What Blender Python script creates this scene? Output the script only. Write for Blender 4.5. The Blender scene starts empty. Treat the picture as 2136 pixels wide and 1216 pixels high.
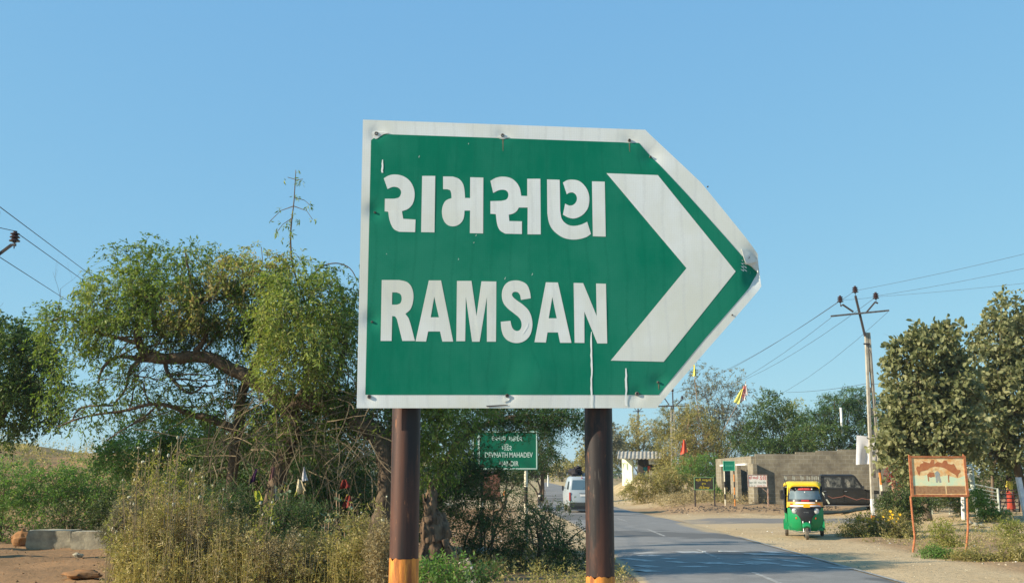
import bpy, bmesh, math, random
import numpy as np
from mathutils import Vector, Matrix, noise, Euler
from mathutils.geometry import tessellate_polygon
R = math.radians
S = bpy.context.scene
COL = S.collection
rnd = random.Random(7)
# ------------------------------------------------------------------ camera frame (photo 2136 x 1216)
F, CX, CY, HZ, H = 2200.0, 1068.0, 608.0, 988.0, 2.0
PITCH = math.atan((HZ - CY) / F)
FW = Vector((0, math.cos(PITCH), math.sin(PITCH))); UP = Vector((0, -math.sin(PITCH), math.cos(PITCH)))
CAM = Vector((0, 0, H))
def ray(px, py): return FW + Vector(((px - CX) / F, 0, 0)) + UP * ((CY - py) / F)
def P(px, py, Y):
    d = ray(px, py); return CAM + d * (Y / d.y)
def mpp(Y): return Y / (F * math.cos(PITCH)) * 1.0      # metres per photo pixel near depth Y
def sst(a, b, x):
    t = np.clip((x - a) / (b - a), 0, 1); return t * t * (3 - 2 * t)
def road_c(Y):      # centre line of the road
    return 4.9 - 0.95 * sst(40, 68, Y) + np.maximum(Y - 68, 0) * .028 + 0.00004 * np.maximum(Y - 100, 0) ** 2
def hgt(x, y):      # terrain height
    x = np.asarray(x, float); y = np.asarray(y, float)
    left = sst(-2.5, -14, x)
    z = left * sst(35, 56, y) * (3.9 + 0.5 * np.sin(x * .11 + 1) + .5 * np.sin(x * .31 + y * .1)) * (1 - .3 * sst(200, 900, y))
    z = z + .34 * sst(53, 59, y) * sst(7.3, 10.5, x)
    z = z + .35 * sst(38, 46, y) * sst(15, 19, x) * (1 - sst(53, 59, y))
    z = z + 1.15 * sst(76, 92, y) * sst(9.3, 11.8, x) * (1 - sst(106, 122, y))
    off = np.clip(np.abs(x - road_c(y)) - 4.2, 0, 3) / 3
    rough = .05 * np.sin(x * 1.7 + .6 * y) * np.sin(y * 1.3 - .4 * x) + .035 * np.sin(x * 4.1 + 1.3) * np.sin(y * 3.3 + x)
    side = sst(40, 42, y) * (1 - sst(49.5, 51.5, y)) * sst(6, 7, x)
    sc = (1 - side) * np.where(y > 140, 0.0, 1.0)
    return z + rough * off * sc * 1.0
def hz(x, y): return float(hgt(x, y))
def G(px, py):      # pixel to a point of the terrain
    d = ray(px, py); t = 3.0
    for _ in range(4000):
        p = CAM + d * t
        if p.z <= hz(p.x, p.y): return p
        t += .05 + t * .001
    return p
# ------------------------------------------------------------------ materials
def newmat(name):
    m = bpy.data.materials.new(name); m.use_nodes = True
    nt = m.node_tree; return m, nt, nt.nodes['Principled BSDF'], nt.links
def N(nt, t, **k):
    n = nt.nodes.new(t)
    for a, v in k.items():
        if a in n.inputs: n.inputs[a].default_value = v
        else: setattr(n, a, v)
    return n
def c4(c): return (c[0], c[1], c[2], 1)
def mat(name, base, rough=.7, c2=None, scale=4., mix=(.4, .65), metal=0., bump=0., bscale=40., stretch=None, spec=.3, alpha=None, detail=6.):
    m, nt, b, L = newmat(name)
    b.inputs['Base Color'].default_value = c4(base); b.inputs['Roughness'].default_value = rough
    b.inputs['Metallic'].default_value = metal; b.inputs['Specular IOR Level'].default_value = spec
    tc = N(nt, 'ShaderNodeTexCoord'); src = tc.outputs['Object']
    if stretch:
        mp = N(nt, 'ShaderNodeMapping'); mp.inputs['Scale'].default_value = stretch; L.new(src, mp.inputs['Vector']); src = mp.outputs[0]
    if c2 is not None:
        no = N(nt, 'ShaderNodeTexNoise', Scale=scale, Detail=detail, Roughness=.62); L.new(src, no.inputs['Vector'])
        cr = N(nt, 'ShaderNodeValToRGB'); cr.color_ramp.elements[0].position, cr.color_ramp.elements[1].position = mix
        cr.color_ramp.elements[0].color = c4(base); cr.color_ramp.elements[1].color = c4(c2)
        L.new(no.outputs['Fac'], cr.inputs['Fac']); L.new(cr.outputs['Color'], b.inputs['Base Color'])
    if bump:
        n2 = N(nt, 'ShaderNodeTexNoise', Scale=bscale, Detail=5.); L.new(src, n2.inputs['Vector'])
        bp = N(nt, 'ShaderNodeBump', Strength=bump, Distance=.02); L.new(n2.outputs['Fac'], bp.inputs['Height']); L.new(bp.outputs['Normal'], b.inputs['Normal'])
    return m
def leafmat(name, cols, trans=.35, rough=.55):
    m, nt, b, L = newmat(name)
    at = N(nt, 'ShaderNodeAttribute', attribute_name='var')
    cr = N(nt, 'ShaderNodeValToRGB'); el = cr.color_ramp.elements
    while len(el) < len(cols): el.new(.5)
    for i, c in enumerate(cols): el[i].position = i / (len(cols) - 1); el[i].color = c4(c)
    L.new(at.outputs['Fac'], cr.inputs['Fac'])
    L.new(cr.outputs['Color'], b.inputs['Base Color']); b.inputs['Roughness'].default_value = rough; b.inputs['Specular IOR Level'].default_value = .25
    tr = N(nt, 'ShaderNodeBsdfTranslucent'); hs = N(nt, 'ShaderNodeHueSaturation', Saturation=1.15, Value=1.25)
    hs.inputs['Hue'].default_value = .49
    L.new(cr.outputs['Color'], hs.inputs['Color']); L.new(hs.outputs['Color'], tr.inputs['Color'])
    mx = N(nt, 'ShaderNodeMixShader'); mx.inputs[0].default_value = trans
    L.new(b.outputs[0], mx.inputs[1]); L.new(tr.outputs[0], mx.inputs[2])
    L.new(mx.outputs[0], nt.nodes['Material Output'].inputs['Surface'])
    return m
# ------------------------------------------------------------------ object helpers
def tag(o, label=None, cat=None, group=None, kind=None):
    if label: o['label'] = label
    if cat: o['category'] = cat
    if group: o['group'] = group
    if kind: o['kind'] = kind
    return o
def thing(name, label, cat, loc=(0, 0, 0), rz=0., group=None):
    o = bpy.data.objects.new(name, None); COL.objects.link(o); o.location = loc; o.rotation_euler = (0, 0, rz); o.empty_display_size = .2
    return tag(o, label, cat, group)
def mw(o):
    m = o.matrix_basis.copy()
    return mw(o.parent) @ m if o.parent else m
def link_mesh(name, me, parent=None, world=False):
    o = bpy.data.objects.new(name, me); COL.objects.link(o)
    if parent:
        if world: me.transform(mw(parent).inverted())
        o.parent = parent
    return o
class MB:
    def __init__(s): s.v = []; s.f = []; s.m = []
    def add(s, vs, fs, mi=0):
        k = len(s.v); s.v += [tuple(v) for v in vs]; s.f += [tuple(i + k for i in f) for f in fs]; s.m += [mi] * len(fs); return s
    def box(s, c, d, mi=0, rot=None, taper=1., bev=0.):
        hx, hy, hz_ = d[0] / 2, d[1] / 2, d[2] / 2
        if bev > 0:
            bm = bmesh.new(); bmesh.ops.create_cube(bm, size=1)
            for v in bm.verts:
                t = taper if v.co.z > 0 else 1
                v.co = Vector((v.co.x * d[0] * t, v.co.y * d[1] * t, v.co.z * d[2]))
            bmesh.ops.bevel(bm, geom=list(bm.edges), offset=bev, segments=2, affect='EDGES', profile=.5)
            vs = [v.co.copy() for v in bm.verts]; bm.verts.index_update(); fs = [[v.index for v in f.verts] for f in bm.faces]; bm.free()
        else:
            vs = [Vector((x * hx * (taper if z > 0 else 1), y * hy * (taper if z > 0 else 1), z * hz_)) for z in (-1, 1) for y in (-1, 1) for x in (-1, 1)]
            fs = [(0, 2, 3, 1), (4, 5, 7, 6), (0, 1, 5, 4), (2, 6, 7, 3), (0, 4, 6, 2), (1, 3, 7, 5)]
        if rot is not None:
            M = rot if isinstance(rot, Matrix) else Euler(rot).to_matrix(); vs = [M @ v for v in vs]
        c = Vector(c); return s.add([v + c for v in vs], fs, mi)
    def tube(s, pts, rad, n=8, mi=0, cap=True):
        pts = [Vector(p) for p in pts]; k = len(pts)
        if not hasattr(rad, '__len__'): rad = [rad] * k
        rings = []; up = None
        for i, p in enumerate(pts):
            t = (pts[min(i + 1, k - 1)] - pts[max(i - 1, 0)]).normalized()
            if up is None: up = t.orthogonal().normalized()
            up = (up - t * up.dot(t))
            up = up.normalized() if up.length > 1e-6 else t.orthogonal().normalized()
            b = t.cross(up)
            rings.append([p + (up * math.cos(2 * math.pi * j / n) + b * math.sin(2 * math.pi * j / n)) * rad[i] for j in range(n)])
        vs = [v for r in rings for v in r]; fs = []
        for i in range(k - 1):
            for j in range(n): fs.append((i * n + j, i * n + (j + 1) % n, (i + 1) * n + (j + 1) % n, (i + 1) * n + j))
        if cap: fs.append(tuple(range(n))[::-1]); fs.append(tuple((k - 1) * n + j for j in range(n)))
        return s.add(vs, fs, mi)
    def poly(s, pts3, holes=None, thick=None, mi=0):
        """flat polygon (with holes) from 3-D loops; thick = Vector extrusion towards the back"""
        loops = [[Vector(p) for p in pts3]] + [[Vector(p) for p in h] for h in (holes or [])]
        tris = tessellate_polygon(loops); vs = [p for l in loops for p in l]
        nn = sum(((vs[t[1]] - vs[t[0]]).cross(vs[t[2]] - vs[t[0]]) for t in tris), Vector())
        if thick is None: return s.add(vs, tris, mi)
        n = len(vs); t = Vector(thick); back = [v + t for v in vs]; fs = []
        flip = nn.dot(t) > 0
        for tr in tris: fs.append(tr[::-1] if flip else tr); fs.append(tuple(i + n for i in (tr if flip else tr[::-1])))
        k = 0
        for l in loops:
            m = len(l)
            for i in range(m): a, b = k + i, k + (i + 1) % m; fs.append((a, b, b + n, a + n))
            k += m
        return s.add(vs + back, fs, mi)
    def ell(s, c, r, mi=0, n=12, m=8, rough=0., seed=0, rot=None):
        vs = []; fs = []; rs = random.Random(seed); off = Vector((rs.random() * 50, rs.random() * 50, 0)); Mx = Euler(rot).to_matrix() if rot else None
        for i in range(m + 1):
            th = math.pi * i / m
            for j in range(n):
                ph = 2 * math.pi * j / n; d = Vector((math.sin(th) * math.cos(ph), math.sin(th) * math.sin(ph), math.cos(th)))
                q = 1 + (rough * noise.noise(d * 1.6 + off) * 2 if rough else 0)
                v = Vector((d.x * r[0] * q, d.y * r[1] * q, d.z * r[2] * q))
                if Mx: v = Mx @ v
                vs.append(v + Vector(c))
        for i in range(m):
            for j in range(n): fs.append((i * n + j, (i + 1) * n + j, (i + 1) * n + (j + 1) % n, i * n + (j + 1) % n))
        return s.add(vs, fs, mi)
    def lathe(s, prof, c, axis='z', n=20, mi=0):
        vs = []; fs = []; k = len(prof)
        for r, h in prof:
            for j in range(n):
                a = 2 * math.pi * j / n; q = (r * math.cos(a), r * math.sin(a), h)
                if axis == 'y': q = (q[0], q[2], q[1])
                if axis == 'x': q = (q[2], q[0], q[1])
                vs.append(Vector(q) + Vector(c))
        for i in range(k - 1):
            for j in range(n): fs.append((i * n + j, i * n + (j + 1) % n, (i + 1) * n + (j + 1) % n, (i + 1) * n + j))
        return s.add(vs, fs, mi)
    def loft(s, loops, mi=0, cap=True):
        n = len(loops[0]); vs = [v for l in loops for v in l]; fs = []
        for i in range(len(loops) - 1):
            for j in range(n): fs.append((i * n + j, i * n + (j + 1) % n, (i + 1) * n + (j + 1) % n, (i + 1) * n + j))
        if cap: fs.append(tuple(range(n))[::-1]); fs.append(tuple((len(loops) - 1) * n + j for j in range(n)))
        return s.add(vs, fs, mi)
    def build(s, name, mats, parent=None, world=False, smooth=False, fix=True):
        me = bpy.data.meshes.new(name); me.from_pydata(s.v, [], s.f)
        mats = mats if isinstance(mats, (list, tuple)) else [mats]
        for m in mats: me.materials.append(m)
        if len(mats) > 1: me.polygons.foreach_set('material_index', s.m)
        if fix:
            bm = bmesh.new(); bm.from_mesh(me); bmesh.ops.recalc_face_normals(bm, faces=bm.faces); bm.to_mesh(me); bm.free()
        if smooth:
            me.polygons.foreach_set('use_smooth', [True] * len(me.polygons))
            if smooth != 'all': me.set_sharp_from_angle(angle=R(38))
        me.update(); return link_mesh(name, me, parent, world)
def quads_np(name, V, mats, parent=None, var=None, mi=None, world=True):
    """V: (n,4,3) array of quads"""
    n = len(V); me = bpy.data.meshes.new(name)
    me.vertices.add(n * 4); me.vertices.foreach_set('co', V.reshape(-1).astype(np.float32))
    me.loops.add(n * 4); me.loops.foreach_set('vertex_index', np.arange(n * 4, dtype=np.int32))
    me.polygons.add(n); me.polygons.foreach_set('loop_start', np.arange(0, n * 4, 4, dtype=np.int32))
    try: me.polygons.foreach_set('loop_total', np.full(n, 4, dtype=np.int32))
    except Exception: pass
    for m in (mats if isinstance(mats, (list, tuple)) else [mats]): me.materials.append(m)
    if mi is not None: me.polygons.foreach_set('material_index', mi.astype(np.int32))
    me.update(calc_edges=True)
    if var is not None:
        a = me.attributes.new('var', 'FLOAT', 'FACE'); a.data.foreach_set('value', var.astype(np.float32))
    return link_mesh(name, me, parent, world)
# ------------------------------------------------------------------ foliage
def unit(a): return a / np.maximum(np.linalg.norm(a, axis=-1, keepdims=True), 1e-9)
def leaves(g, clumps, n, ll, lw, tw=.35, per=8, droop=.6, shell=.55, varspread=.35, spread=.9, up=0., oval=False, gapt=-.45):
    """clumps: (center Vector, (rx,ry,rz), weight, var centre). Twigs hang through each clump; each carries `per` leaves."""
    w = np.array([c[2] * (c[1][0] * c[1][1] * c[1][2]) ** (2 / 3) for c in clumps]); w = w / w.sum()
    T = max(1, n // per); idx = g.choice(len(clumps), T, p=w)
    C = np.array([tuple(c[0]) for c in clumps])[idx]; Rr = np.array([c[1] for c in clumps])[idx]; vc = np.array([c[3] if len(c) > 3 else .5 for c in clumps])[idx]
    d = unit(g.normal(size=(T, 3))); r = g.random(T) ** (1 / 3) * (1 - shell) + shell * (1 - .35 * g.random(T) ** 2)
    A1 = g.normal(size=(len(clumps), 3)) * 2.3; A2 = g.normal(size=(len(clumps), 3)) * 4.5; ph = g.random((len(clumps), 2)) * 6.28
    lump = np.sin((d * A1[idx]).sum(1) + ph[idx, 0]) * .17 + np.sin((d * A2[idx]).sum(1) + ph[idx, 1]) * .13
    r = r * (1 + lump + .14 * g.normal(size=T))
    p0 = C + d * r[:, None] * Rr
    kk = 2.6 / np.median(Rr); gap = np.sin(p0[:, 0] * kk * 1.9 + 1.3 * np.sin(p0[:, 2] * kk)) + np.sin(p0[:, 2] * kk * 2.3 + 1.7 * np.sin(p0[:, 1] * kk * 1.3)) + np.sin(p0[:, 1] * kk * 2.1 + p0[:, 0] * kk * .9) 
    keep = (gap > gapt) | (g.random(T) < .16); p0 = p0[keep]; d = d[keep]; vc = vc[keep]; T = len(p0)
    dirn = unit(d * .8 + g.normal(size=(T, 3)) * .6 + np.array([0, 0, up]))
    L = tw * (.5 + g.random(T))
    k = (np.arange(per) + .5) / per
    pos = p0[:, None, :] + dirn[:, None, :] * (L[:, None] * k)[..., None]
    pos[..., 2] -= droop * (L[:, None] * k ** 2)
    tdir = dirn[:, None, :] + np.array([0, 0, -1.]) * (2 * droop * k)[None, :, None]; tdir = unit(tdir)
    rn = unit(g.normal(size=(T, per, 3)))
    side = unit(np.cross(tdir, rn))
    ld = unit(tdir * (1 - spread * .6) + side * spread + np.array([0, 0, -droop * .6]))
    pos = pos + side * .02 * tw
    wd = unit(np.cross(ld, unit(g.normal(size=(T, per, 3)))))
    s = (.6 + .8 * g.random((T, per)))[..., None]
    base = pos; tip = pos + ld * ll * s; mid = pos + ld * ll * s * .45
    if oval:
        nn = unit(np.cross(ld, wd)); m1 = pos + ld * ll * s * .22; m2 = pos + ld * ll * s * .68; h = wd * lw * s * .5; fo = nn * lw * s * .12
        V = np.stack([np.stack([base, m1 + h * .85 + fo, m2 + h * .8 + fo, tip], axis=2), np.stack([base, tip, m2 - h * .8 + fo, m1 - h * .85 + fo], axis=2)], axis=2).reshape(-1, 4, 3)
    else: V = np.stack([base, mid + wd * lw * s * .5, tip, mid - wd * lw * s * .5], axis=2).reshape(-1, 4, 3)
    var = np.clip(vc[:, None] + varspread * (g.random((T, per)) - .5) + .5 * varspread * (g.random(T)[:, None] - .5), 0, 1).reshape(-1)
    if oval: var = np.repeat(var, 2)
    return V, var, p0, pos[:, -1]
def twigs_np(a, b, w, g, sag=.0):
    """thin crossed strips a->b as quads (n,4,3) x2 for hair-thin twigs"""
    t = unit(b - a); s1 = unit(np.cross(t, unit(g.normal(size=a.shape)))); s2 = np.cross(t, s1); w = np.asarray(w).reshape(-1, 1)
    q = [np.stack([a - s * w, a + s * w, b + s * w * .4, b - s * w * .4], axis=1) for s in (s1, s2)]
    return np.concatenate(q)
def px_clumps(lst, Y, ry=1.2):
    out = []
    for c in lst:
        x, y, rx, rz = c[:4]; dy = c[4] if len(c) > 4 else 0; w = c[5] if len(c) > 5 else 1; v = c[6] if len(c) > 6 else .5
        yy = Y + dy; m = mpp(yy)
        out.append((P(x, y, yy), (rx * m, max(.3, min(ry, 1.3 * (rx + rz) / 2 * m) if ry else (rx + rz) / 2 * m), rz * m), w, v))
    return out
def grow(mb, p, d, L, r, g, depth, gnarl=.35, up=.15, tips=None, n=5, split=(2, 3)):
    pts = [p.copy()]; rad = [r]; q = p.copy(); dd = d.normalized()
    for i in range(4):
        dd = (dd + Vector((g.uniform(-1, 1), g.uniform(-1, 1), g.uniform(-1, 1))) * gnarl * .5 + Vector((0, 0, up * .3))).normalized()
        q = q + dd * L / 4; pts.append(q.copy()); rad.append(r * (1 - .5 * (i + 1) / 4))
    mb.tube(pts, rad, n=n, cap=False)
    if tips is not None: tips.append(q.copy())
    if depth > 0:
        for k in range(g.randint(*split)):
            j = g.choice((2, 3, 4)); nd = (dd + Vector((g.uniform(-1, 1), g.uniform(-1, 1), g.uniform(-.6, 1))) * .9).normalized()
            grow(mb, pts[j], nd, L * g.uniform(.55, .85), rad[j] * .75, g, depth - 1, gnarl, up, tips, max(3, n - 1), split)
# ------------------------------------------------------------------ world, sun, camera
SUN_EL, SUN_AZ = R(25), R(17)        # light travels (+cos az, +sin az) over the ground, down by el
W = bpy.data.worlds.new('World'); S.world = W; W.use_nodes = True
nt = W.node_tree; bg = nt.nodes['Background']
sky = nt.nodes.new('ShaderNodeTexSky'); sky.sky_type = 'NISHITA'; sky.sun_disc = False
sky.sun_elevation = SUN_EL; sky.altitude = 150; sky.air_density = .9; sky.dust_density = 0.; sky.ozone_density = 1.6
L3 = Vector((math.cos(SUN_AZ) * math.cos(SUN_EL), math.sin(SUN_AZ) * math.cos(SUN_EL), -math.sin(SUN_EL)))
sky.sun_rotation = math.atan2(-L3.x, -L3.y)
EXPO = .75
def vmul(src, v):
    q = nt.nodes.new('ShaderNodeMix'); q.data_type = 'RGBA'; q.blend_type = 'MULTIPLY'; q.clamp_result = False; q.inputs[0].default_value = 1; q.inputs[7].default_value = (*v, 1); nt.links.new(src, q.inputs[6]); return q.outputs[2]
sp_ = nt.nodes.new('ShaderNodeSeparateColor'); cb_ = nt.nodes.new('ShaderNodeCombineColor'); nt.links.new(vmul(sky.outputs[0], (.203, .232, .218)), sp_.inputs[0])
for q_, e_ in enumerate((.46, .33, .13)):
    pw = nt.nodes.new('ShaderNodeMath'); pw.operation = 'POWER'; pw.inputs[1].default_value = e_; nt.links.new(sp_.outputs[q_], pw.inputs[0]); nt.links.new(pw.outputs[0], cb_.inputs[q_])
k_ = 2 ** -EXPO / .13; nt.links.new(vmul(cb_.outputs[0], (.405 * k_, .62 * k_, .80 * k_)), bg.inputs[0]); bg.inputs[1].default_value = .13
sd = bpy.data.lights.new('sun', 'SUN'); sd.energy = 5.0; sd.angle = R(.55); sd.color = (1, .87, .68)
so = bpy.data.objects.new('sun', sd); COL.objects.link(so); so.rotation_euler = L3.to_track_quat('-Z', 'Y').to_euler(); so.location = (-30, -10, 30)
cd = bpy.data.cameras.new('camera'); co = bpy.data.objects.new('camera', cd); COL.objects.link(co); S.camera = co
co.location = CAM; co.rotation_euler = (R(90) + PITCH, 0, 0); cd.sensor_width = 36; cd.lens = 36 * F / 2136; cd.clip_end = 8000; cd.clip_start = .05
S.view_settings.view_transform = 'Standard'; S.view_settings.look = 'None'; S.view_settings.exposure = EXPO; S.view_settings.gamma = 1
S.cycles.max_bounces = 6; S.cycles.transparent_max_bounces = 8; S.cycles.volume_bounces = 0
try: S.cycles.use_denoising = True
except Exception: pass
# ------------------------------------------------------------------ materials
M = {}
M['grey_metal'] = mat('grey_metal', (.18, .17, .16), .55, (.08, .06, .05), 8, metal=.4)
M['dark_steel'] = mat('dark_steel', (.06, .055, .06), .6, (.10, .07, .05), 12, metal=.3)
M['rust'] = mat('rust', (.30, .10, .04), .85, (.12, .045, .025), 9, bump=.2)
M['concrete'] = mat('concrete', (.42, .39, .32), .85, (.30, .27, .21), 5, bump=.3, bscale=60)
M['whitewash'] = mat('whitewash', (.78, .77, .72), .8, (.55, .52, .45), 6, mix=(.55, .8))
M['black'] = mat('black_rubber', (.02, .02, .02), .8)
M['porcelain'] = mat('insulator_glaze', (.055, .03, .03), .25)
M['orange_paint'] = mat('orange_paint', (.62, .22, .04), .6, (.35, .12, .04), 8, mix=(.5, .75))
M['wire'] = mat('wire', (.05, .05, .055), .6)
M['yellow_paint'] = mat('yellow_paint', (.75, .45, .02), .4)
M['bark'] = mat('bark', (.16, .115, .075), .95, (.07, .05, .035), 7, bump=.8, bscale=22, stretch=(1, 1, .35))
M['pale_bark'] = mat('pale_bark', (.36, .25, .15), .95, (.16, .10, .06), 6, bump=.9, bscale=18, stretch=(1, 1, .3))
M['twig'] = mat('twig', (.20, .15, .09), .95, (.11, .08, .05), 6)
M['dry_twig'] = mat('dry_twig', (.30, .24, .14), .95, (.18, .13, .08), 3)
M['glass'] = mat('vehicle_glass', (.10, .14, .16), .08, spec=.8)
M['dark_glass'] = mat('dark_glass', (.03, .035, .035), .1, spec=.8)
M['dark_interior'] = mat('dark_interior', (.015, .016, .02), .9)
# ------------------------------------------------------------------ ground
xs = np.concatenate([-np.geomspace(3000, 46, 26), np.arange(-44, 44, .38), np.geomspace(46, 3000, 26)])
ys = np.concatenate([np.array([-60, -25, -8, -2]), np.arange(1, 82, .38), np.geomspace(83, 4000, 60)])
XX, YY = np.meshgrid(xs, ys); ZZ = hgt(XX, YY)
rr = np.abs(XX - road_c(YY)) < 3.1
ZZ = ZZ - np.where(rr, .02, 0)
ny, nx = XX.shape; vid = np.arange(nx * ny).reshape(ny, nx)
fq = np.stack([vid[:-1, :-1], vid[:-1, 1:], vid[1:, 1:], vid[1:, :-1]], -1).reshape(-1, 4)
me = bpy.data.meshes.new('ground'); me.from_pydata(np.stack([XX, YY, ZZ], -1).reshape(-1, 3).tolist(), [], fq.tolist())
me.polygons.foreach_set('use_smooth', [True] * len(me.polygons))
# tone of the soil: 0 pale road dust ... 1 red-brown earth
pale = np.maximum(sst(10.9, 9.9, XX) * sst(6, 7, XX) * sst(39, 36, YY), sst(-.8, 1.2, XX) * sst(5, 6, 6.5 - XX + 3) * sst(26, 31, YY))
pale = np.maximum(pale, sst(34, 38, YY) * sst(56, 52, YY) * sst(6, 7, XX))
pale = np.maximum(pale, sst(60, 66, YY) * sst(24, 10, np.abs(XX - 2)))
green = np.clip(sst(60, 120, YY) * .6 + sst(-7, -14, XX) * sst(36, 44, YY) * .5, 0, 1)
tone = (1 - pale) * (1 - .25 * sst(-4, 8, XX))
a1 = me.attributes.new('tone', 'FLOAT', 'POINT'); a1.data.foreach_set('value', tone.reshape(-1).astype(np.float32))
a2 = me.attributes.new('scrub', 'FLOAT', 'POINT'); a2.data.foreach_set('value', green.reshape(-1).astype(np.float32))
m, nt, b, L = newmat('earth'); b.inputs['Roughness'].default_value = .95; b.inputs['Specular IOR Level'].default_value = .1
tc = N(nt, 'ShaderNodeTexCoord')
n1 = N(nt, 'ShaderNodeTexNoise', Scale=.45, Detail=9., Roughness=.65); n2 = N(nt, 'ShaderNodeTexNoise', Scale=6., Detail=6., Roughness=.7); n3 = N(nt, 'ShaderNodeTexVoronoi', Scale=9.)
for q in (n1, n2, n3): L.new(tc.outputs['Object'], q.inputs['Vector'])
at = N(nt, 'ShaderNodeAttribute', attribute_name='tone'); at2 = N(nt, 'ShaderNodeAttribute', attribute_name='scrub')
def mixc(f, a, bb, blend='MIX'):
    mx = nt.nodes.new('ShaderNodeMix'); mx.data_type = 'RGBA'; mx.blend_type = blend
    for i, v in ((0, f), (6, a), (7, bb)):
        if isinstance(v, (tuple, float, int)): mx.inputs[i].default_value = v if not isinstance(v, tuple) else c4(v)
        else: L.new(v, mx.inputs[i])
    return mx.outputs[2]
def ramp(src, p0, p1):
    r_ = N(nt, 'ShaderNodeMapRange'); r_.inputs[1].default_value = p0; r_.inputs[2].default_value = p1; L.new(src, r_.inputs[0]); return r_.outputs[0]
paleC = mixc(ramp(n1.outputs[0], .35, .7), (.52, .40, .24), (.43, .31, .17))
redC = mixc(ramp(n1.outputs[0], .38, .66), (.34, .20, .10), (.22, .14, .075))
cc = mixc(at.outputs['Fac'], paleC, redC)
cc = mixc(ramp(n2.outputs[0], .52, .75), cc, (.20, .15, .085))
gf = N(nt, 'ShaderNodeMath', operation='MULTIPLY'); L.new(at2.outputs['Fac'], gf.inputs[0]); L.new(ramp(n1.outputs[0], .42, .58), gf.inputs[1])
cc = mixc(gf.outputs[0], cc, (.17, .17, .06))
sp = ramp(n3.outputs['Distance'], .10, .05); sf = N(nt, 'ShaderNodeMath', operation='MULTIPLY'); L.new(sp, sf.inputs[0]); L.new(ramp(n2.outputs[0], .5, .6), sf.inputs[1])
cc = mixc(sf.outputs[0], cc, (.45, .40, .32))
L.new(cc, b.inputs['Base Color'])
bp = N(nt, 'ShaderNodeBump', Strength=.7, Distance=.06); L.new(n2.outputs[0], bp.inputs['Height']); L.new(bp.outputs[0], b.inputs['Normal'])
me.materials.append(m); tag(link_mesh('ground', me), kind='structure')
# ------------------------------------------------------------------ roads
def roadmat(name, dustL=.06, dustR=.06, base=(.165, .158, .145)):
    global nt, L
    m, nt, b, L = newmat(name); b.inputs['Roughness'].default_value = .82; b.inputs['Specular IOR Level'].default_value = .25
    tc = N(nt, 'ShaderNodeTexCoord'); uv = N(nt, 'ShaderNodeUVMap', uv_map='uv'); sx = N(nt, 'ShaderNodeSeparateXYZ'); L.new(uv.outputs[0], sx.inputs[0])
    n1 = N(nt, 'ShaderNodeTexNoise', Scale=.35, Detail=8., Roughness=.6); L.new(tc.outputs['Object'], n1.inputs['Vector'])
    n2 = N(nt, 'ShaderNodeTexNoise', Scale=45., Detail=3.); L.new(tc.outputs['Object'], n2.inputs['Vector'])
    n4 = N(nt, 'ShaderNodeTexNoise', Scale=1.3, Detail=7., Roughness=.65); L.new(tc.outputs['Object'], n4.inputs['Vector'])
    c = mixc(ramp(n1.outputs[0], .35, .65), base, tuple(v * 1.35 for v in base))
    c = mixc(ramp(n2.outputs[0], .45, .8), c, tuple(v * 1.7 for v in base))
    vo = N(nt, 'ShaderNodeTexVoronoi', Scale=.9); vo.feature = 'DISTANCE_TO_EDGE'; L.new(tc.outputs['Object'], vo.inputs['Vector'])
    n5 = N(nt, 'ShaderNodeTexNoise', Scale=.16, Detail=3.); L.new(tc.outputs['Object'], n5.inputs['Vector'])
    ck = N(nt, 'ShaderNodeMath', operation='MULTIPLY'); L.new(ramp(vo.outputs['Distance'], .012, .004), ck.inputs[0]); L.new(ramp(n5.outputs[0], .5, .6), ck.inputs[1])
    c = mixc(ck.outputs[0], c, tuple(v * .5 for v in base)); c = mixc(ramp(n4.outputs[0], .50, .62), c, tuple(v * 1.45 for v in base)); c = mixc(ramp(n5.outputs[0], .55, .57), c, tuple(v * .8 for v in base))
    # dust: near both edges, and wherever the 'dust' attribute says (the junction mouth)
    ed = N(nt, 'ShaderNodeMath', operation='SUBTRACT'); L.new(sx.outputs[0], ed.inputs[0]); ed.inputs[1].default_value = .5
    ab = N(nt, 'ShaderNodeMath', operation='ABSOLUTE'); L.new(ed.outputs[0], ab.inputs[0])
    da = N(nt, 'ShaderNodeAttribute', attribute_name='dust')
    e2 = ramp(ab.outputs[0], .5 - dustL * 2.2, .5)
    s1 = N(nt, 'ShaderNodeMath', operation='MAXIMUM'); L.new(e2, s1.inputs[0]); L.new(da.outputs['Fac'], s1.inputs[1])
    s2 = N(nt, 'ShaderNodeMath', operation='MULTIPLY_ADD'); L.new(n4.outputs[0], s2.inputs[0]); s2.inputs[1].default_value = .9; s2.inputs[2].default_value = -.45
    s3 = N(nt, 'ShaderNodeMath', operation='ADD'); L.new(s1.outputs[0], s3.inputs[0]); L.new(s2.outputs[0], s3.inputs[1])
    c = mixc(ramp(s3.outputs[0], .42, .75), c, (.44, .33, .19))
    L.new(c, b.inputs['Base Color'])
    bp = N(nt, 'ShaderNodeBump', Strength=.35, Distance=.01); L.new(n2.outputs[0], bp.inputs['Height']); L.new(bp.outputs[0], b.inputs['Normal'])
    return m
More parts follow.
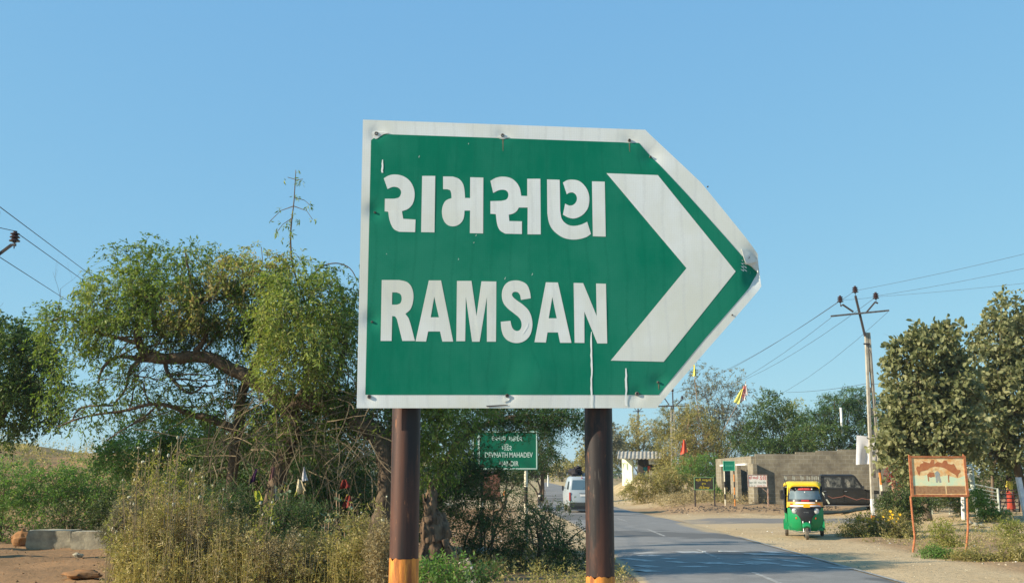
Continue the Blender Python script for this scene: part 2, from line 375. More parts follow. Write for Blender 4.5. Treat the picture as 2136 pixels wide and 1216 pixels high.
def strip(name, cf, half, y0, y1, step, z, mtl, dustf=None, nu=12, transpose=False):
    v = []; uvs = []; du = []; n = int((y1 - y0) / step) + 1
    for i in range(n):
        y = y0 + i * step; c = float(cf(y)); hl = half(y) if callable(half) else half
        for j in range(nu + 1):
            u = j / nu; jit = .07 * noise.noise(Vector((u * 3, y * .8, 1))) if j in (0, nu) else 0
            x = c + (u * 2 - 1) * hl + jit; crown = .05 * (1 - (2 * u - 1) ** 2)
            crown = crown - (.03 if j in (0, nu) else 0) - (.07 * (1 - float(sst(7.4, 9.4, y))) if transpose else 0)
            p = (y, x, z + crown) if transpose else (x, y, z + crown)
            v.append(p); uvs.append((u, y)); du.append(dustf(p[0], p[1]) if dustf else 0)
    k = nu + 1; f = [(i * k + j, i * k + j + 1, (i + 1) * k + j + 1, (i + 1) * k + j) for i in range(n - 1) for j in range(nu)]
    me = bpy.data.meshes.new(name); me.from_pydata(v, [], f)
    uvl = me.uv_layers.new(name='uv')
    for l in me.loops: uvl.data[l.index].uv = uvs[l.vertex_index]
    a = me.attributes.new('dust', 'FLOAT', 'POINT'); a.data.foreach_set('value', du)
    me.materials.append(mtl); bm = bmesh.new(); bm.from_mesh(me); bmesh.ops.recalc_face_normals(bm, faces=bm.faces)
    if bm.faces[0].normal.z < 0: bmesh.ops.reverse_faces(bm, faces=bm.faces)
    bm.to_mesh(me); bm.free()
    me.polygons.foreach_set('use_smooth', [True] * len(me.polygons)); return link_mesh(name, me)
def junc(x, y): return .95 * float(sst(5.9, 7.2, x) * sst(34, 38, y) * (1 - sst(58, 62, y)) * (.35 + .65 * (abs(y - 47) > 2.6)))
road = tag(strip('road', road_c, 2.48, -20, 420, .8, .012, roadmat('asphalt', .03), junc, 14), kind='structure')
def sidedust(x, y): return min(1, .30 + .0 * x + .7 * float(sst(2.0, 3.4, abs(y - 45.6 - .08 * (x - 8)))) + .3 * float(sst(9.5, 7.3, x)))
tag(strip('side_road', lambda x: 45.6 + .02 * (x - 8), lambda x: 3.3 + 3.2 * float(sst(12, 7, x)) + .3 * noise.noise(Vector((x * .5, 3, 3))), 7.25, 70, .8, .02, roadmat('dusty_asphalt', .16, base=(.16, .145, .125)), sidedust, 14, True), kind='structure')
def leftdust(x, y): return min(1, .2 + .9 * float(sst(-2, 1.5, x)) * .5)
tag(strip('track', lambda x: 95 - .1 * x, lambda x: 5.5, -45, 2.9, 1.2, -.012, roadmat('track_asphalt', .12, base=(.15, .14, .125)), leftdust, 10, True), kind='structure')
# painted markings (children of the road)
M['road_paint'] = mat('road_paint', (.42, .41, .37), .8, (.20, .19, .175), 10, mix=(.38, .60), detail=10)
M['worn_paint'] = mat('worn_paint', (.50, .49, .45), .8, (.20, .195, .18), 6, mix=(.44, .70), detail=10)
def rz_(x, y):
    u = (x - road_c(y)) / 2.48; return .012 + .05 * (1 - u * u) + .004
def ground_quad(mb, pts, mi=0):
    # subdivide so it follows the camber
    a, b_, c_, d = [np.array(p[:2]) for p in pts]; n = 6; base = len(mb.v); vs = []
    for i in range(n + 1):
        for j in range(n + 1):
            u, v = i / n, j / n; p = (a * (1 - u) + b_ * u) * (1 - v) + (d * (1 - u) + c_ * u) * v
            vs.append((p[0], p[1], rz_(p[0], p[1]) + .002))
    mb.add(vs, [(i * (n + 1) + j, (i + 1) * (n + 1) + j, (i + 1) * (n + 1) + j + 1, i * (n + 1) + j + 1) for i in range(n) for j in range(n)], mi)
mb = MB()
for y in np.arange(18, 60, .6):
    for sx_ in ((1,) if True else ()):
        if y > 34.5 and y < 64: continue
        c = road_c(y) + 2.36; c2 = road_c(y + .6) + 2.36; w = .055
        ground_quad(mb, [(c - w, y), (c + w, y), (c2 + w, y + .6), (c2 - w, y + .6)])
for y in np.arange(64, 160, 1.):
    for s_ in (-1, 1):
        c = road_c(y) + 2.3 * s_; c2 = road_c(y + 1) + 2.3 * s_; ground_quad(mb, [(c - .06, y), (c + .06, y), (c2 + .06, y + 1), (c2 - .06, y + 1)])
for y0, y1 in ((18.3, 21.7), (24.9, 28.2), (34.1, 38.2), (44.7, 47.6), (54, 57.2), (63, 66.4), (73, 76), (83, 86)):
    c, c2 = road_c(y0) - .08, road_c(y1) - .08; ground_quad(mb, [(c - .05, y0), (c + .05, y0), (c2 + .05, y1), (c2 - .05, y1)])
mb.build('lane_marking', M['road_paint'], road, fix=False)
mb = MB()
bars = [((1315,1157),(1365,1157)),((1330,1163),(1368,1162)),((1410,1157),(1460,1157)),((1500,1155),(1548,1155)),((1555,1160),(1628,1160)),((1590,1155),(1630,1155)),((1640,1161),(1700,1161)),((1300,1168),(1322,1168)),((1328,1172),(1352,1172)),((1378,1169),(1402,1169)),
        ((1396,1177),(1424,1177)),((1330,1184),(1360,1184)),((1418,1187),(1468,1187)),((1460,1180),(1512,1180)),((1316,1193),(1362,1193)),((1516,1183),(1544,1183)),((1572,1172),(1604,1172)),((1560,1179),(1610,1179)),((1622,1173),(1648,1173)),((1626,1185),(1676,1185)),((1655,1177),(1680,1177)),((1720,1187),(1775,1187)),((1750,1184),(1800,1184)),((1548,1181),(1568,1181))]
for i, (a, b_) in enumerate(bars):
    A, B = G(*a), G(*b_); y = (A.y + B.y) / 2; hh = .17 + .07 * (i % 3); sk = .16
    if B.x > 7.15: B.x = 7.15
    if A.x < 2.6: A.x = 2.6
    ground_quad(mb, [(A.x - sk * .5, y + hh), (B.x - sk * .5, y + hh), (B.x + sk, y - hh), (A.x + sk, y - hh)])
mb.build('crossing_marking', M['worn_paint'], road, fix=False)
mb = MB()
for i in range(2):
    p = G(rnd.uniform(1310, 1800), rnd.choice((1156, 1157, 1189, 1190))); 
    if 2.7 < p.x < 7.2: mb.box((p.x, p.y, rz_(p.x, p.y) + .012), (.09, .08, .02), bev=.006)
mb.build('road_stud', M['whitewash'], road)
# ------------------------------------------------------------------ the direction sign
YAW = R(5.4); SC = Vector((0.02, 3.8, 0)); SNv = Vector((math.sin(YAW), -math.cos(YAW), 0)); SR = Vector((math.cos(YAW), math.sin(YAW), 0))
def SP(px, py, off=0.):
    d = ray(px, py); o = SC + SNv * off; t = (o - CAM).dot(SNv) / d.dot(SNv); return CAM + d * t
def SP0(px, py, off=0.):   # same spot of the panel, lifted along its normal
    return SP(px, py) + SNv * off
dents = [(781, 441, 11, .006), (776, 668, 12, .006), (1357, 327, 12, .005), (1373, 797, 12, .005), (786, 281, 10, .004), (1048, 284, 9, .003), (1313, 294, 8, .003), (1058, 824, 10, .003), (1120, 785, 28, -.003), (1040, 795, 25, .0025), (1329, 822, 10, .004), (770, 827, 9, .003)]
def dent(px, py):
    z = -sum(a * math.exp(-((px - x) ** 2 + (py - y) ** 2) / (2 * s * s)) for x, y, s, a in dents)
    z += .0008 * math.sin(px * .008 + 1) * math.sin(py * .006) + .0004 * math.sin(py * .035 + px * .01)
    # bent tip
    dx = max(0, (px - 1535) / 50); dy = (py - 563) / 38
    z += -.022 * dx ** 1.6 * math.exp(-dy * dy) + .012 * math.sin(dx * 7) * math.exp(-dy * dy * 2) * min(dx, 1)
    return z
def panel_grid(mb, lft, rgt, y0, y1, nu, nv, front, back=None, mi=0):
    """x-monotone shape: lft(y), rgt(y); shared sheet with dents"""
    idx = []
    for sgn in ((front,) if back is None else (front, back)):
        vs = []
        for j in range(nv + 1):
            y = y0 + (y1 - y0) * j / nv
            for i in range(nu + 1):
                f = i / nu; x = lft(y) * (1 - f) + rgt(y) * f
                yy = y + top_tilt(x, y)
                vs.append(SP0(x, yy, sgn + dent(x, yy)))
        idx.append(len(mb.v)); k = nu + 1
        mb.add(vs, [(j * k + i, (j + 1) * k + i, (j + 1) * k + i + 1, j * k + i + 1) for j in range(nv) for i in range(nu)], mi)
    if back is not None:
        k = nu + 1; a, b_ = idx; fs = []
        per = [i for i in range(nu + 1)] + [j * k + nu for j in range(1, nv + 1)] + [nv * k + i for i in range(nu - 1, -1, -1)] + [j * k for j in range(nv - 1, 0, -1)]
        for q in range(len(per)): fs.append((a + per[q], a + per[(q + 1) % len(per)], b_ + per[(q + 1) % len(per)], b_ + per[q]))
        mb.f += fs; mb.m += [mi] * len(fs)
def interp(pts):
    ysl = [p[1] for p in pts]; xsl = [p[0] for p in pts]
    return lambda y: float(np.interp(y, ysl, xsl))
# the top edge falls to the right: shear rows near the top so that row y0 follows it
def top_tilt(x, y):
    f = max(0, min(1, (850 - y) / 590)); return (x - 757) / 590 * 21 * f ** 1.5 * (0 if x > 1600 else 1) * max(0, 1 - max(0, x - 1346) / 260)
sign = thing('direction_sign', 'large green arrow-shaped road sign with white border on two rusty brown posts', 'road sign', (SC.x, SC.y + .1, 0))
def signmat(name, base, dust, hexs=1.):
    global nt, L
    m, nt, b, L = newmat(name); b.inputs['Roughness'].default_value = .5; b.inputs['Specular IOR Level'].default_value = .15
    tc = N(nt, 'ShaderNodeTexCoord')
    mp = N(nt, 'ShaderNodeMapping'); mp.inputs['Scale'].default_value = (1, 1, .22); L.new(tc.outputs['Object'], mp.inputs['Vector'])
    n1 = N(nt, 'ShaderNodeTexNoise', Scale=2.2, Detail=7., Roughness=.6); L.new(tc.outputs['Object'], n1.inputs['Vector'])
    n2 = N(nt, 'ShaderNodeTexNoise', Scale=22., Detail=6., Roughness=.7); L.new(mp.outputs[0], n2.inputs['Vector'])
    vo = N(nt, 'ShaderNodeTexVoronoi', Scale=150.); vo.feature = 'DISTANCE_TO_EDGE'; vo.inputs['Randomness'].default_value = .1; L.new(tc.outputs['Object'], vo.inputs['Vector'])
    c = mixc(ramp(n1.outputs[0], .42, .62), base, dust)
    k = N(nt, 'ShaderNodeMath', operation='MULTIPLY'); L.new(ramp(n2.outputs[0], .45, .75), k.inputs[0]); k.inputs[1].default_value = .55
    c = mixc(k.outputs[0], c, dust)
    h = N(nt, 'ShaderNodeMath', operation='MULTIPLY'); L.new(ramp(vo.outputs['Distance'], .12, .0), h.inputs[0]); h.inputs[1].default_value = .38 * hexs
    c = mixc(h.outputs[0], c, tuple(v * .72 for v in base))
    L.new(c, b.inputs['Base Color'])
    bp = N(nt, 'ShaderNodeBump', Strength=.12, Distance=.002); L.new(vo.outputs['Distance'], bp.inputs['Height']); L.new(bp.outputs[0], b.inputs['Normal'])
    return m
M['sign_white'] = signmat('reflective_white', (.80, .84, .82), (.71, .73, .64))
M['sign_green'] = signmat('reflective_green', (.0005, .185, .105), (.020, .228, .142), .8)
outL = interp([(757, 250), (744, 850)])
outR = interp([(1346, 250), (1463, 372), (1582, 528), (1586, 562), (1590, 597), (1480, 722), (1370, 850)])
mb = MB(); panel_grid(mb, outL, outR, 250, 851, 120, 80, 0, -.003); pan = mb.build('panel', [M['sign_white']], sign, True, smooth=True)
inL = interp([(776, 292), (784, 279), (784, 279.5)][:0] + [(790, 279), (774, 292), (762, 822)])
inR = interp([(1333, 279), (1430, 391), (1548, 532), (1584, 566), (1563, 599), (1470, 705), (1374, 823)])
mb = MB(); panel_grid(mb, inL, inR, 279, 823, 120, 80, .0009); mb.build('green_face', M['sign_green'], sign, True, smooth=True, fix=False)
def curve(pts, n=5):
    """pts: (x,y[,1]); 1 = smooth point (Catmull-Rom), else a corner"""
    out = []; k = len(pts)
    for i in range(k):
        p1, p2 = pts[i], pts[(i + 1) % k]; s1, s2 = len(p1) > 2, len(p2) > 2
        a, b_ = np.array(p1[:2], float), np.array(p2[:2], float); out.append(tuple(a))
        if s1 or s2:
            p0 = np.array(pts[i - 1][:2], float); p3 = np.array(pts[(i + 2) % k][:2], float)
            t1 = (b_ - p0) / 2 if s1 else (b_ - a) * 1.; t2 = (p3 - a) / 2 if s2 else (b_ - a) * 1.
            ln = np.linalg.norm(b_ - a); 
            if s1: t1 = t1 / max(np.linalg.norm(t1), 1e-6) * ln
            if s2: t2 = t2 / max(np.linalg.norm(t2), 1e-6) * ln
            for q in range(1, n):
                t = q / n; out.append(tuple((2*t**3-3*t*t+1)*a + (t**3-2*t*t+t)*t1 + (-2*t**3+3*t*t)*b_ + (t**3-t*t)*t2))
    return out
def z1(p): return (730 + p[0] * .26316, 230 + p[1] * .26316)
def z2(p): return (730 + p[0] * .26316, 550 + p[1] * .26316)
def z3(p): return (1240 + p[0] * .5182, 240 + p[1] * .5182)
def s_(*a): return [(x, y, 1) for x, y in a]
GUJ = [
 [(268,542)] + s_((310,519),(360,512),(420,524),(470,558),(500,605),(512,655),(508,712),(490,755),(458,785)) + [(412,802),(422,862),(520,868),(516,968),(390,965)] + s_((350,945),(325,905),(310,855)) + [(303,805),(275,803),(277,703),(350,703)] + s_((388,692),(405,660),(399,632),(375,614),(340,610)) + [(298,627)],
 [(572,523),(676,523),(670,970),(564,968)],
 [(738,527),(815,528)] + s_((862,545),(893,580),(907,630)) + [(912,697),(952,698),(953,533),(1057,536),(1055,978),(950,976),(952,797),(908,797)] + s_((903,850),(885,888),(852,914),(812,922),(772,910),(743,875),(729,820),(734,765),(758,720)) + [(805,697)] + s_((802,660),(793,637)) + [(772,629),(738,628)],
 [(1113,562)] + s_((1155,538),(1210,528),(1275,540),(1320,575),(1346,620)) + [(1357,680),(1405,682),(1405,545),(1509,545),(1512,985),(1407,985),(1408,773),(1338,773)] + s_((1322,800),(1295,820)) + [(1258,830),(1263,880),(1363,882),(1363,983),(1230,980)] + s_((1190,955),(1168,912)) + [(1155,825),(1113,823),(1113,722),(1200,720)] + s_((1240,708),(1255,680),(1248,648),(1220,633),(1180,636)) + [(1135,658)],
 [(1562,550),(1662,553),(1666,800)] + s_((1680,865),(1720,905),(1770,918),(1830,908)) + [(1880,885),(1910,982)] + s_((1870,1008),(1790,1026),(1710,1018),(1650,988),(1600,940),(1575,885)) + [(1564,820)],
 [(1688,575)] + s_((1722,556),(1765,552),(1815,562),(1860,600),(1888,650),(1897,705),(1888,770),(1860,815),(1820,846),(1770,860),(1725,850)) + [(1688,830),(1705,742)] + s_((1740,757),(1775,748),(1797,715),(1794,680),(1770,656),(1742,655)) + [(1718,668)],
 [(1918,565),(2019,568),(2027,1003),(1925,1000)]]
LAT = [
 ([(252,130),(390,130)] + s_((450,145),(485,180),(502,235),(500,300),(480,360)) + [(440,398)] + s_((468,440),) + [(515,612),(415,612),(372,440)] + s_((358,420),) + [(335,415),(330,612),(243,612)], [(335,228),(370,228)] + s_((400,243),(410,275),(400,312)) + [(372,325),(333,325)]),
 ([(625,133),(722,133),(818,617),(732,617),(714,537),(620,537),(603,617),(520,615)], [(668,262),(705,425),(640,425)]),
 ([(848,137),(963,137),(1003,415),(1042,140),(1160,142),(1157,618),(1085,618),(1085,265),(1028,618),(968,618),(918,262),(913,614),(843,614)], None),
 ([(1355,288),(1433,275)] + s_((1425,220),(1400,165),(1350,138),(1300,134),(1250,148),(1215,190),(1203,250),(1215,310),(1250,355),(1300,395),(1345,435),(1360,480),(1350,520),(1325,533),(1295,520),(1280,490)) + [(1272,453),(1195,460)] + s_((1200,520),(1220,578),(1260,614),(1320,629),(1380,614),(1425,570),(1445,500),(1440,430),(1415,370),(1370,325),(1325,293),(1290,262),(1285,240),(1300,225),(1330,228),(1348,252)), None),
 ([(1552,148),(1648,150),(1755,627),(1665,627),(1648,545),(1565,545),(1553,625),(1462,622)], [(1603,265),(1638,433),(1575,433)]),
 ([(1772,153),(1848,155),(1955,415),(1950,158),(2028,160),(2038,632),(1960,632),(1857,380),(1858,628),(1780,627)], None)]
mb = MB()
def SD(p, off): return SP0(p[0], p[1], off + dent(*p))
def slab(pts, holes, conv, off=.0016, th=0, mi=0):
    mb.poly([SD(conv(p), off) for p in pts], [[SD(conv(p), off) for p in h] for h in (holes or [])], SNv * th if th else None, mi)
for g_ in GUJ: slab(curve(g_), None, z1)
mb.build('lettering', M['sign_white'], sign, True); mb = MB()
for g_, h_ in LAT: slab(curve(g_), [curve(h_)] if h_ else None, z2)
mb.build('lettering', M['sign_white'], sign, True)
mb = MB()
for q4 in (((48,235),(255,243),(568,630),(370,617)), ((370,617),(568,630),(278,993),(65,988))):
    A4 = [np.array(z3(p)) for p in q4]; n = 24
    mb.add([SD(tuple((A4[0]*(1-i/n)+A4[1]*i/n)*(1-j/n)+(A4[3]*(1-i/n)+A4[2]*i/n)*j/n), .0016) for j in range(n+1) for i in range(n+1)], [(j*(n+1)+i, j*(n+1)+i+1, (j+1)*(n+1)+i+1, (j+1)*(n+1)+i) for j in range(n) for i in range(n)])
mb.build('chevron', M['sign_white'], sign, True)
# curled corners, drips and scratches of white
M['drip'] = mat('white_drip', (.90, .92, .88), .5)
mb = MB(); idt = lambda p: p
def jag(x, y0, y1, w, n=9):
    l = []; r_ = []
    for i in range(n + 1):
        y = y0 + (y1 - y0) * i / n; ww = w * (.35 + .5 * min(1, i / 2) + .4 * rnd.random()); xx = x + rnd.uniform(-.8, .8); l.append((xx - ww, y)); r_.append((xx + ww, y))
    return l + r_[::-1]
for a_ in ((1233.5, 692, 850, 1.7, 16), (1305.5, 768, 846, 1.9, 10), (797.5, 334, 361, 1.6, 6)): mb = MB(); slab(jag(*a_), None, idt, .0021); mb.build('white_drip', M['drip'], sign, True)
mb = MB()
slab([(1089, 696), (1100, 676), (1102, 672), (1101, 682), (1092, 696)], None, idt, .0021)
for _ in range(14):
    x, y = rnd.uniform(790, 1500), rnd.uniform(300, 800)
    if x > 1250 and abs(y - 560) > (1500 - x): continue
    l_ = rnd.uniform(1, 5); slab([(x, y), (x + .8, y), (x + l_ * .5, y - l_), (x + l_ * .5 - .6, y - l_)], None, idt, .0021)
mb.build('paint_scratches', M['drip'], sign, True)
mb = MB(); slab([(1014, 846), (1040, 844.5), (1058, 843.5), (1060, 845), (1040, 847), (1016, 848.5)], None, idt, .0018); mb.build('crease', M['dark_steel'], sign, True)
M['rust_streak'] = mat('rust_streak', (.20, .16, .10), .8)
for x_, y_, l_ in ((1049, 290, 26), (1313, 299, 18), (1374, 801, 12)): mb = MB(); slab([(x_ - 1.2, y_), (x_ + 1.2, y_), (x_ + .5, y_ + l_), (x_ - .3, y_ + l_)], None, idt, .0019); mb.build('rust_streak', M['rust_streak'], sign, True)
mb = MB()
slab(curve([(776, 280), (783, 290, 1), (793, 285, 1), (800, 281, 1), (812, 278), (790, 274), (778, 274)]), None, idt, .0026, -.001); mb.build('curled_border', M['sign_white'], sign, True); mb = MB(); slab(curve([(1036, 286), (1043, 290, 1), (1053, 290, 1), (1062, 287), (1050, 281)]), None, idt, .0026, -.001)
mb.build('curled_border', M['sign_white'], sign, True); mb = MB()
slab(curve([(1546, 520), (1551, 538, 1), (1557, 550, 1), (1567, 553, 1), (1575, 558, 1), (1583, 568), (1583, 545), (1566, 527)]), None, idt, .005, -.003)
mb.build('curled_border', M['sign_white'], sign, True); mb = MB()
slab(curve([(1050, 826), (1058, 829, 1), (1068, 826), (1060, 836), (1050, 838)]), None, idt, .0026, -.001)
mb.build('curled_border', M['sign_white'], sign, True)
for (x, y, r_) in ((785, 279, 4.2), (1048, 283, 4.2), (1313, 293, 3.6), (770, 827, 4.2), (1058, 825, 4), (1329, 821, 4.4), (1357, 327, 2.6), (1373, 797, 2.6), (782, 443, 2.4), (776, 671, 2.4), (1561, 537, 3.5), (1476, 390, 1.6), (1527, 657, 1.6)):
    k = r_ * .00172; mb = MB(); c = SP0(x, y, .004 + dent(x, y)); rot = SNv.to_track_quat('Z', 'Y').to_matrix()
    mb.lathe([(k, -.006), (k, .001), (k * .8, .003), (k * .55, .003), (k * .5, -.001), (0, -.001)], (0, 0, 0), n=14)
    mb.v = [tuple(rot @ Vector(v) + c) for v in mb.v]; mb.build('rivet', M['grey_metal'], sign, True, smooth=True)
# posts
def postmat():
    global nt, L
    m, nt, b, L = newmat('weathered_post_paint'); b.inputs['Roughness'].default_value = .5; b.inputs['Specular IOR Level'].default_value = .35
    tc = N(nt, 'ShaderNodeTexCoord'); mp = N(nt, 'ShaderNodeMapping'); mp.inputs['Scale'].default_value = (1, 1, .07); L.new(tc.outputs['Object'], mp.inputs['Vector'])
    mp2 = N(nt, 'ShaderNodeMapping'); mp2.inputs['Scale'].default_value = (1, 1, .25); L.new(tc.outputs['Object'], mp2.inputs['Vector'])
    n1 = N(nt, 'ShaderNodeTexNoise', Scale=12., Detail=9., Roughness=.62); L.new(mp.outputs[0], n1.inputs['Vector'])
    n2 = N(nt, 'ShaderNodeTexNoise', Scale=9., Detail=8., Roughness=.7); L.new(mp2.outputs[0], n2.inputs['Vector'])
    n3 = N(nt, 'ShaderNodeTexNoise', Scale=60., Detail=6., Roughness=.7); L.new(mp.outputs[0], n3.inputs['Vector'])
    c = mixc(ramp(n1.outputs[0], .40, .54), (.085, .038, .026), (.022, .018, .018))
    c = mixc(ramp(n2.outputs[0], .52, .66), c, (.125, .052, .032)); nr = N(nt, 'ShaderNodeTexNoise', Scale=34., Detail=8., Roughness=.75); L.new(mp2.outputs[0], nr.inputs['Vector']); c = mixc(ramp(nr.outputs[0], .60, .68), c, (.24, .10, .045))
    k = N(nt, 'ShaderNodeMath', operation='MULTIPLY'); L.new(ramp(n3.outputs[0], .58, .75), k.inputs[0]); L.new(ramp(n1.outputs[0], .52, .62), k.inputs[1])
    c = mixc(k.outputs[0], c, (.36, .33, .27)); L.new(c, b.inputs['Base Color'])
    bp = N(nt, 'ShaderNodeBump', Strength=.25, Distance=.004); L.new(n2.outputs[0], bp.inputs['Height']); L.new(bp.outputs[0], b.inputs['Normal'])
    return m
M['post'] = postmat()
M['post_orange'] = mat('post_orange', (.74, .29, .055), .5, (.30, .10, .03), 22, mix=(.50, .64), stretch=(1, 1, .18), bump=.2, bscale=60)
for cx, yb in ((847, 1166), (1257, 1204)):
    q = SP0(cx, 900, -.085); r_ = .0515; mb = MB()
    zb = P(cx, yb, q.y - r_).z
    mb.lathe([(r_, zb), (r_, 3.12), (r_ * .9, 3.125), (0, 3.125)], (q.x, q.y, 0), n=40)
    mb.lathe([(r_, -.3), (r_, zb - .42)], (q.x, q.y, 0), n=40)
    po = mb.build('post', M['post'], sign, True, smooth=True)
    mb = MB(); k = 40; top = [zb + .012 * noise.noise(Vector((j * .5, cx, 2))) for j in range(k)]
    vs = [(q.x + (r_ + .0012) * math.cos(2 * math.pi * j / k), q.y + (r_ + .0012) * math.sin(2 * math.pi * j / k), top[j]) for j in range(k)] + [(q.x + (r_ + .0012) * math.cos(2 * math.pi * j / k), q.y + (r_ + .0012) * math.sin(2 * math.pi * j / k), zb - .42) for j in range(k)]
    mb.add(vs, [(j, (j + 1) % k, k + (j + 1) % k, k + j) for j in range(k)]); mb.build('painted_band', M['post_orange'], po, True, smooth=True)
    zz = [SP(cx, y).z for y in (300, 560, 800)]
    for z_ in zz:
        mb = MB(); c_ = q + SNv * .042 ; mb.box((c_.x, c_.y, z_), (.20, .022, .05), rot=(0, 0, YAW), bev=.003); mb.build('bracket', M['grey_metal'], sign, True)
# ------------------------------------------------------------------ vegetation
M['mid_twig'] = mat('mid_twig', (.22, .17, .10), .95, (.10, .075, .045), 3)
LM = dict(
 neem=leafmat('neem_leaf', [(.03, .06, .018), (.08, .145, .03), (.165, .245, .05), (.29, .34, .09), (.36, .28, .12)], .45),
 acacia=leafmat('acacia_leaf', [(.018, .045, .02), (.045, .10, .03), (.08, .15, .04), (.14, .20, .07)], .38),
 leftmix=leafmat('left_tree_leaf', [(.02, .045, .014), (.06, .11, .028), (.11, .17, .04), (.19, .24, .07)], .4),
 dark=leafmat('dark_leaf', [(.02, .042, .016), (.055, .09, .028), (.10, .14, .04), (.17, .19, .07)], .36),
 bush=leafmat('bush_leaf', [(.05, .11, .025), (.10, .21, .045), (.17, .30, .07), (.28, .34, .12)], .48),
 broad=leafmat('broad_leaf', [(.06, .08, .035), (.15, .17, .065), (.25, .26, .12), (.40, .39, .20), (.66, .48, .09)], .35, .5),
 dry=leafmat('dry_leaf', [(.13, .11, .045), (.27, .22, .10), (.42, .34, .17), (.56, .48, .28)], .35),
 olive=leafmat('olive_leaf', [(.10, .11, .032), (.24, .235, .065), (.40, .35, .12), (.64, .54, .27)], .45),
 yellow=leafmat('yellow_leaf', [(.12, .16, .03), (.20, .24, .045), (.32, .34, .08), (.42, .37, .12)], .45),
 grey=leafmat('grey_leaf', [(.08, .09, .05), (.16, .165, .09), (.24, .235, .14), (.33, .31, .2)], .4),
 pale=leafmat('milkweed_leaf', [(.13, .20, .10), (.24, .32, .19), (.36, .42, .28)], .25))
M['petal'] = leafmat('yellow_petal', [(.62, .45, .02), (.75, .58, .03)], .2)
M['fluff'] = mat('seed_fluff', (.50, .49, .38), .9, (.36, .34, .2), 20)
def plant(name, label, cat, base, clumps, n, ll, lw, lm, seed, limbs=(), group=None, tmat='bark', twig_w=.004, ntw=.5, crown='crown', trunk='trunk', branches=0, bl=.8, br=.03, extra=None, autotrunk=None, **kw):
    g = np.random.default_rng(seed); gr = random.Random(seed)
    root = thing(name, label, cat, base, group=group)
    V, var, p0, p1 = leaves(g, clumps, n, ll, lw, **kw)
    c = quads_np(crown, V, LM[lm] if isinstance(lm, str) else lm, root, var)
    mb = MB(); tips = []
    for l in limbs:
        pts = [q[0] for q in l]; rad = [q[1] for q in l]
        # smooth + gnarl
        P2 = []; R2 = []
        for i in range(len(pts) - 1):
            for k in range(4):
                t = k / 4; a, b_ = pts[i], pts[i + 1]; pm = pts[i - 1] if i else a; pn = pts[i + 2] if i + 2 < len(pts) else b_
                q = .5 * ((2 * a) + (b_ - pm) * t + (2 * pm - 5 * a + 4 * b_ - pn) * t * t + (-pm + 3 * a - 3 * b_ + pn) * t ** 3)
                r_ = rad[i] * (1 - t) + rad[i + 1] * t; nz = noise.noise_vector(q * 3) * r_ * .45; P2.append(q + nz); R2.append(r_ * (1 + .25 * noise.noise(q * 5)))
        P2.append(pts[-1]); R2.append(rad[-1]); mb.tube(P2, R2, n=9 if rad[0] > .04 else 6)
        for k in range(branches if rad[0] > .026 else 0):
            i = gr.randrange(len(P2) // 3, len(P2)); tgt = Vector(p0[gr.randrange(len(p0))].tolist()); d = (tgt - P2[i])
            if d.length > 2.6 * bl: d = d.normalized() * 2 * bl
            grow(mb, P2[i], d + Vector((gr.uniform(-.3, .3), gr.uniform(-.3, .3), .2)), max(.3, d.length * .6), min(R2[i] * .6, br), gr, 2, .45, .05, n=5)
    if autotrunk:       # straight-forward trunk from the base to every clump
        r0 = autotrunk
        for i, cl in enumerate(clumps[:10]):
            e = cl[0]; bs = Vector(base) + Vector((gr.uniform(-.4, .4) * r0 * 2, gr.uniform(-.4, .4) * r0 * 2, -.15)); mid = bs.lerp(e, .45) + Vector((gr.uniform(-.2, .2), gr.uniform(-.2, .2), .1)) * r0 * 4; mid.x = bs.x + (mid.x - bs.x) * .6
            mb.tube([bs, bs.lerp(mid, .5) + Vector((gr.uniform(-1, 1), 0, 0)) * r0 * .5, mid, mid.lerp(e, .5), e], [r0, r0 * .8, r0 * .6, r0 * .4, r0 * .12], n=7)
            for k in range(4): grow(mb, mid.lerp(e, gr.uniform(.2, .9)), Vector((gr.uniform(-1, 1), gr.uniform(-1, 1), gr.uniform(-.2, 1))), max(cl[1]) * .7, r0 * .3, gr, 2, .4, .1, n=4)
    if mb.v: mb.build(trunk, M[tmat], root, True, smooth='all')
    if ntw:
        k = int(len(p0) * ntw); Q = twigs_np(p0[:k], p1[:k], np.full(k, twig_w), g)
        quads_np('twigs', Q, M['twig' if tmat != 'dry_twig' else 'dry_twig'], root)
    if extra: extra(root, g, gr, p0)
    return root
def lim(Y, *q):     # limb: (px, py, r_px[, dy])
    return [(P(a[0], a[1], Y + (a[3] if len(a) > 3 else 0)), a[2] * mpp(Y)) for a in q]
def gp(px, Y, z=None):
    q = P(px, 988, Y); return Vector((q.x, q.y, hz(q.x, q.y) if z is None else z))
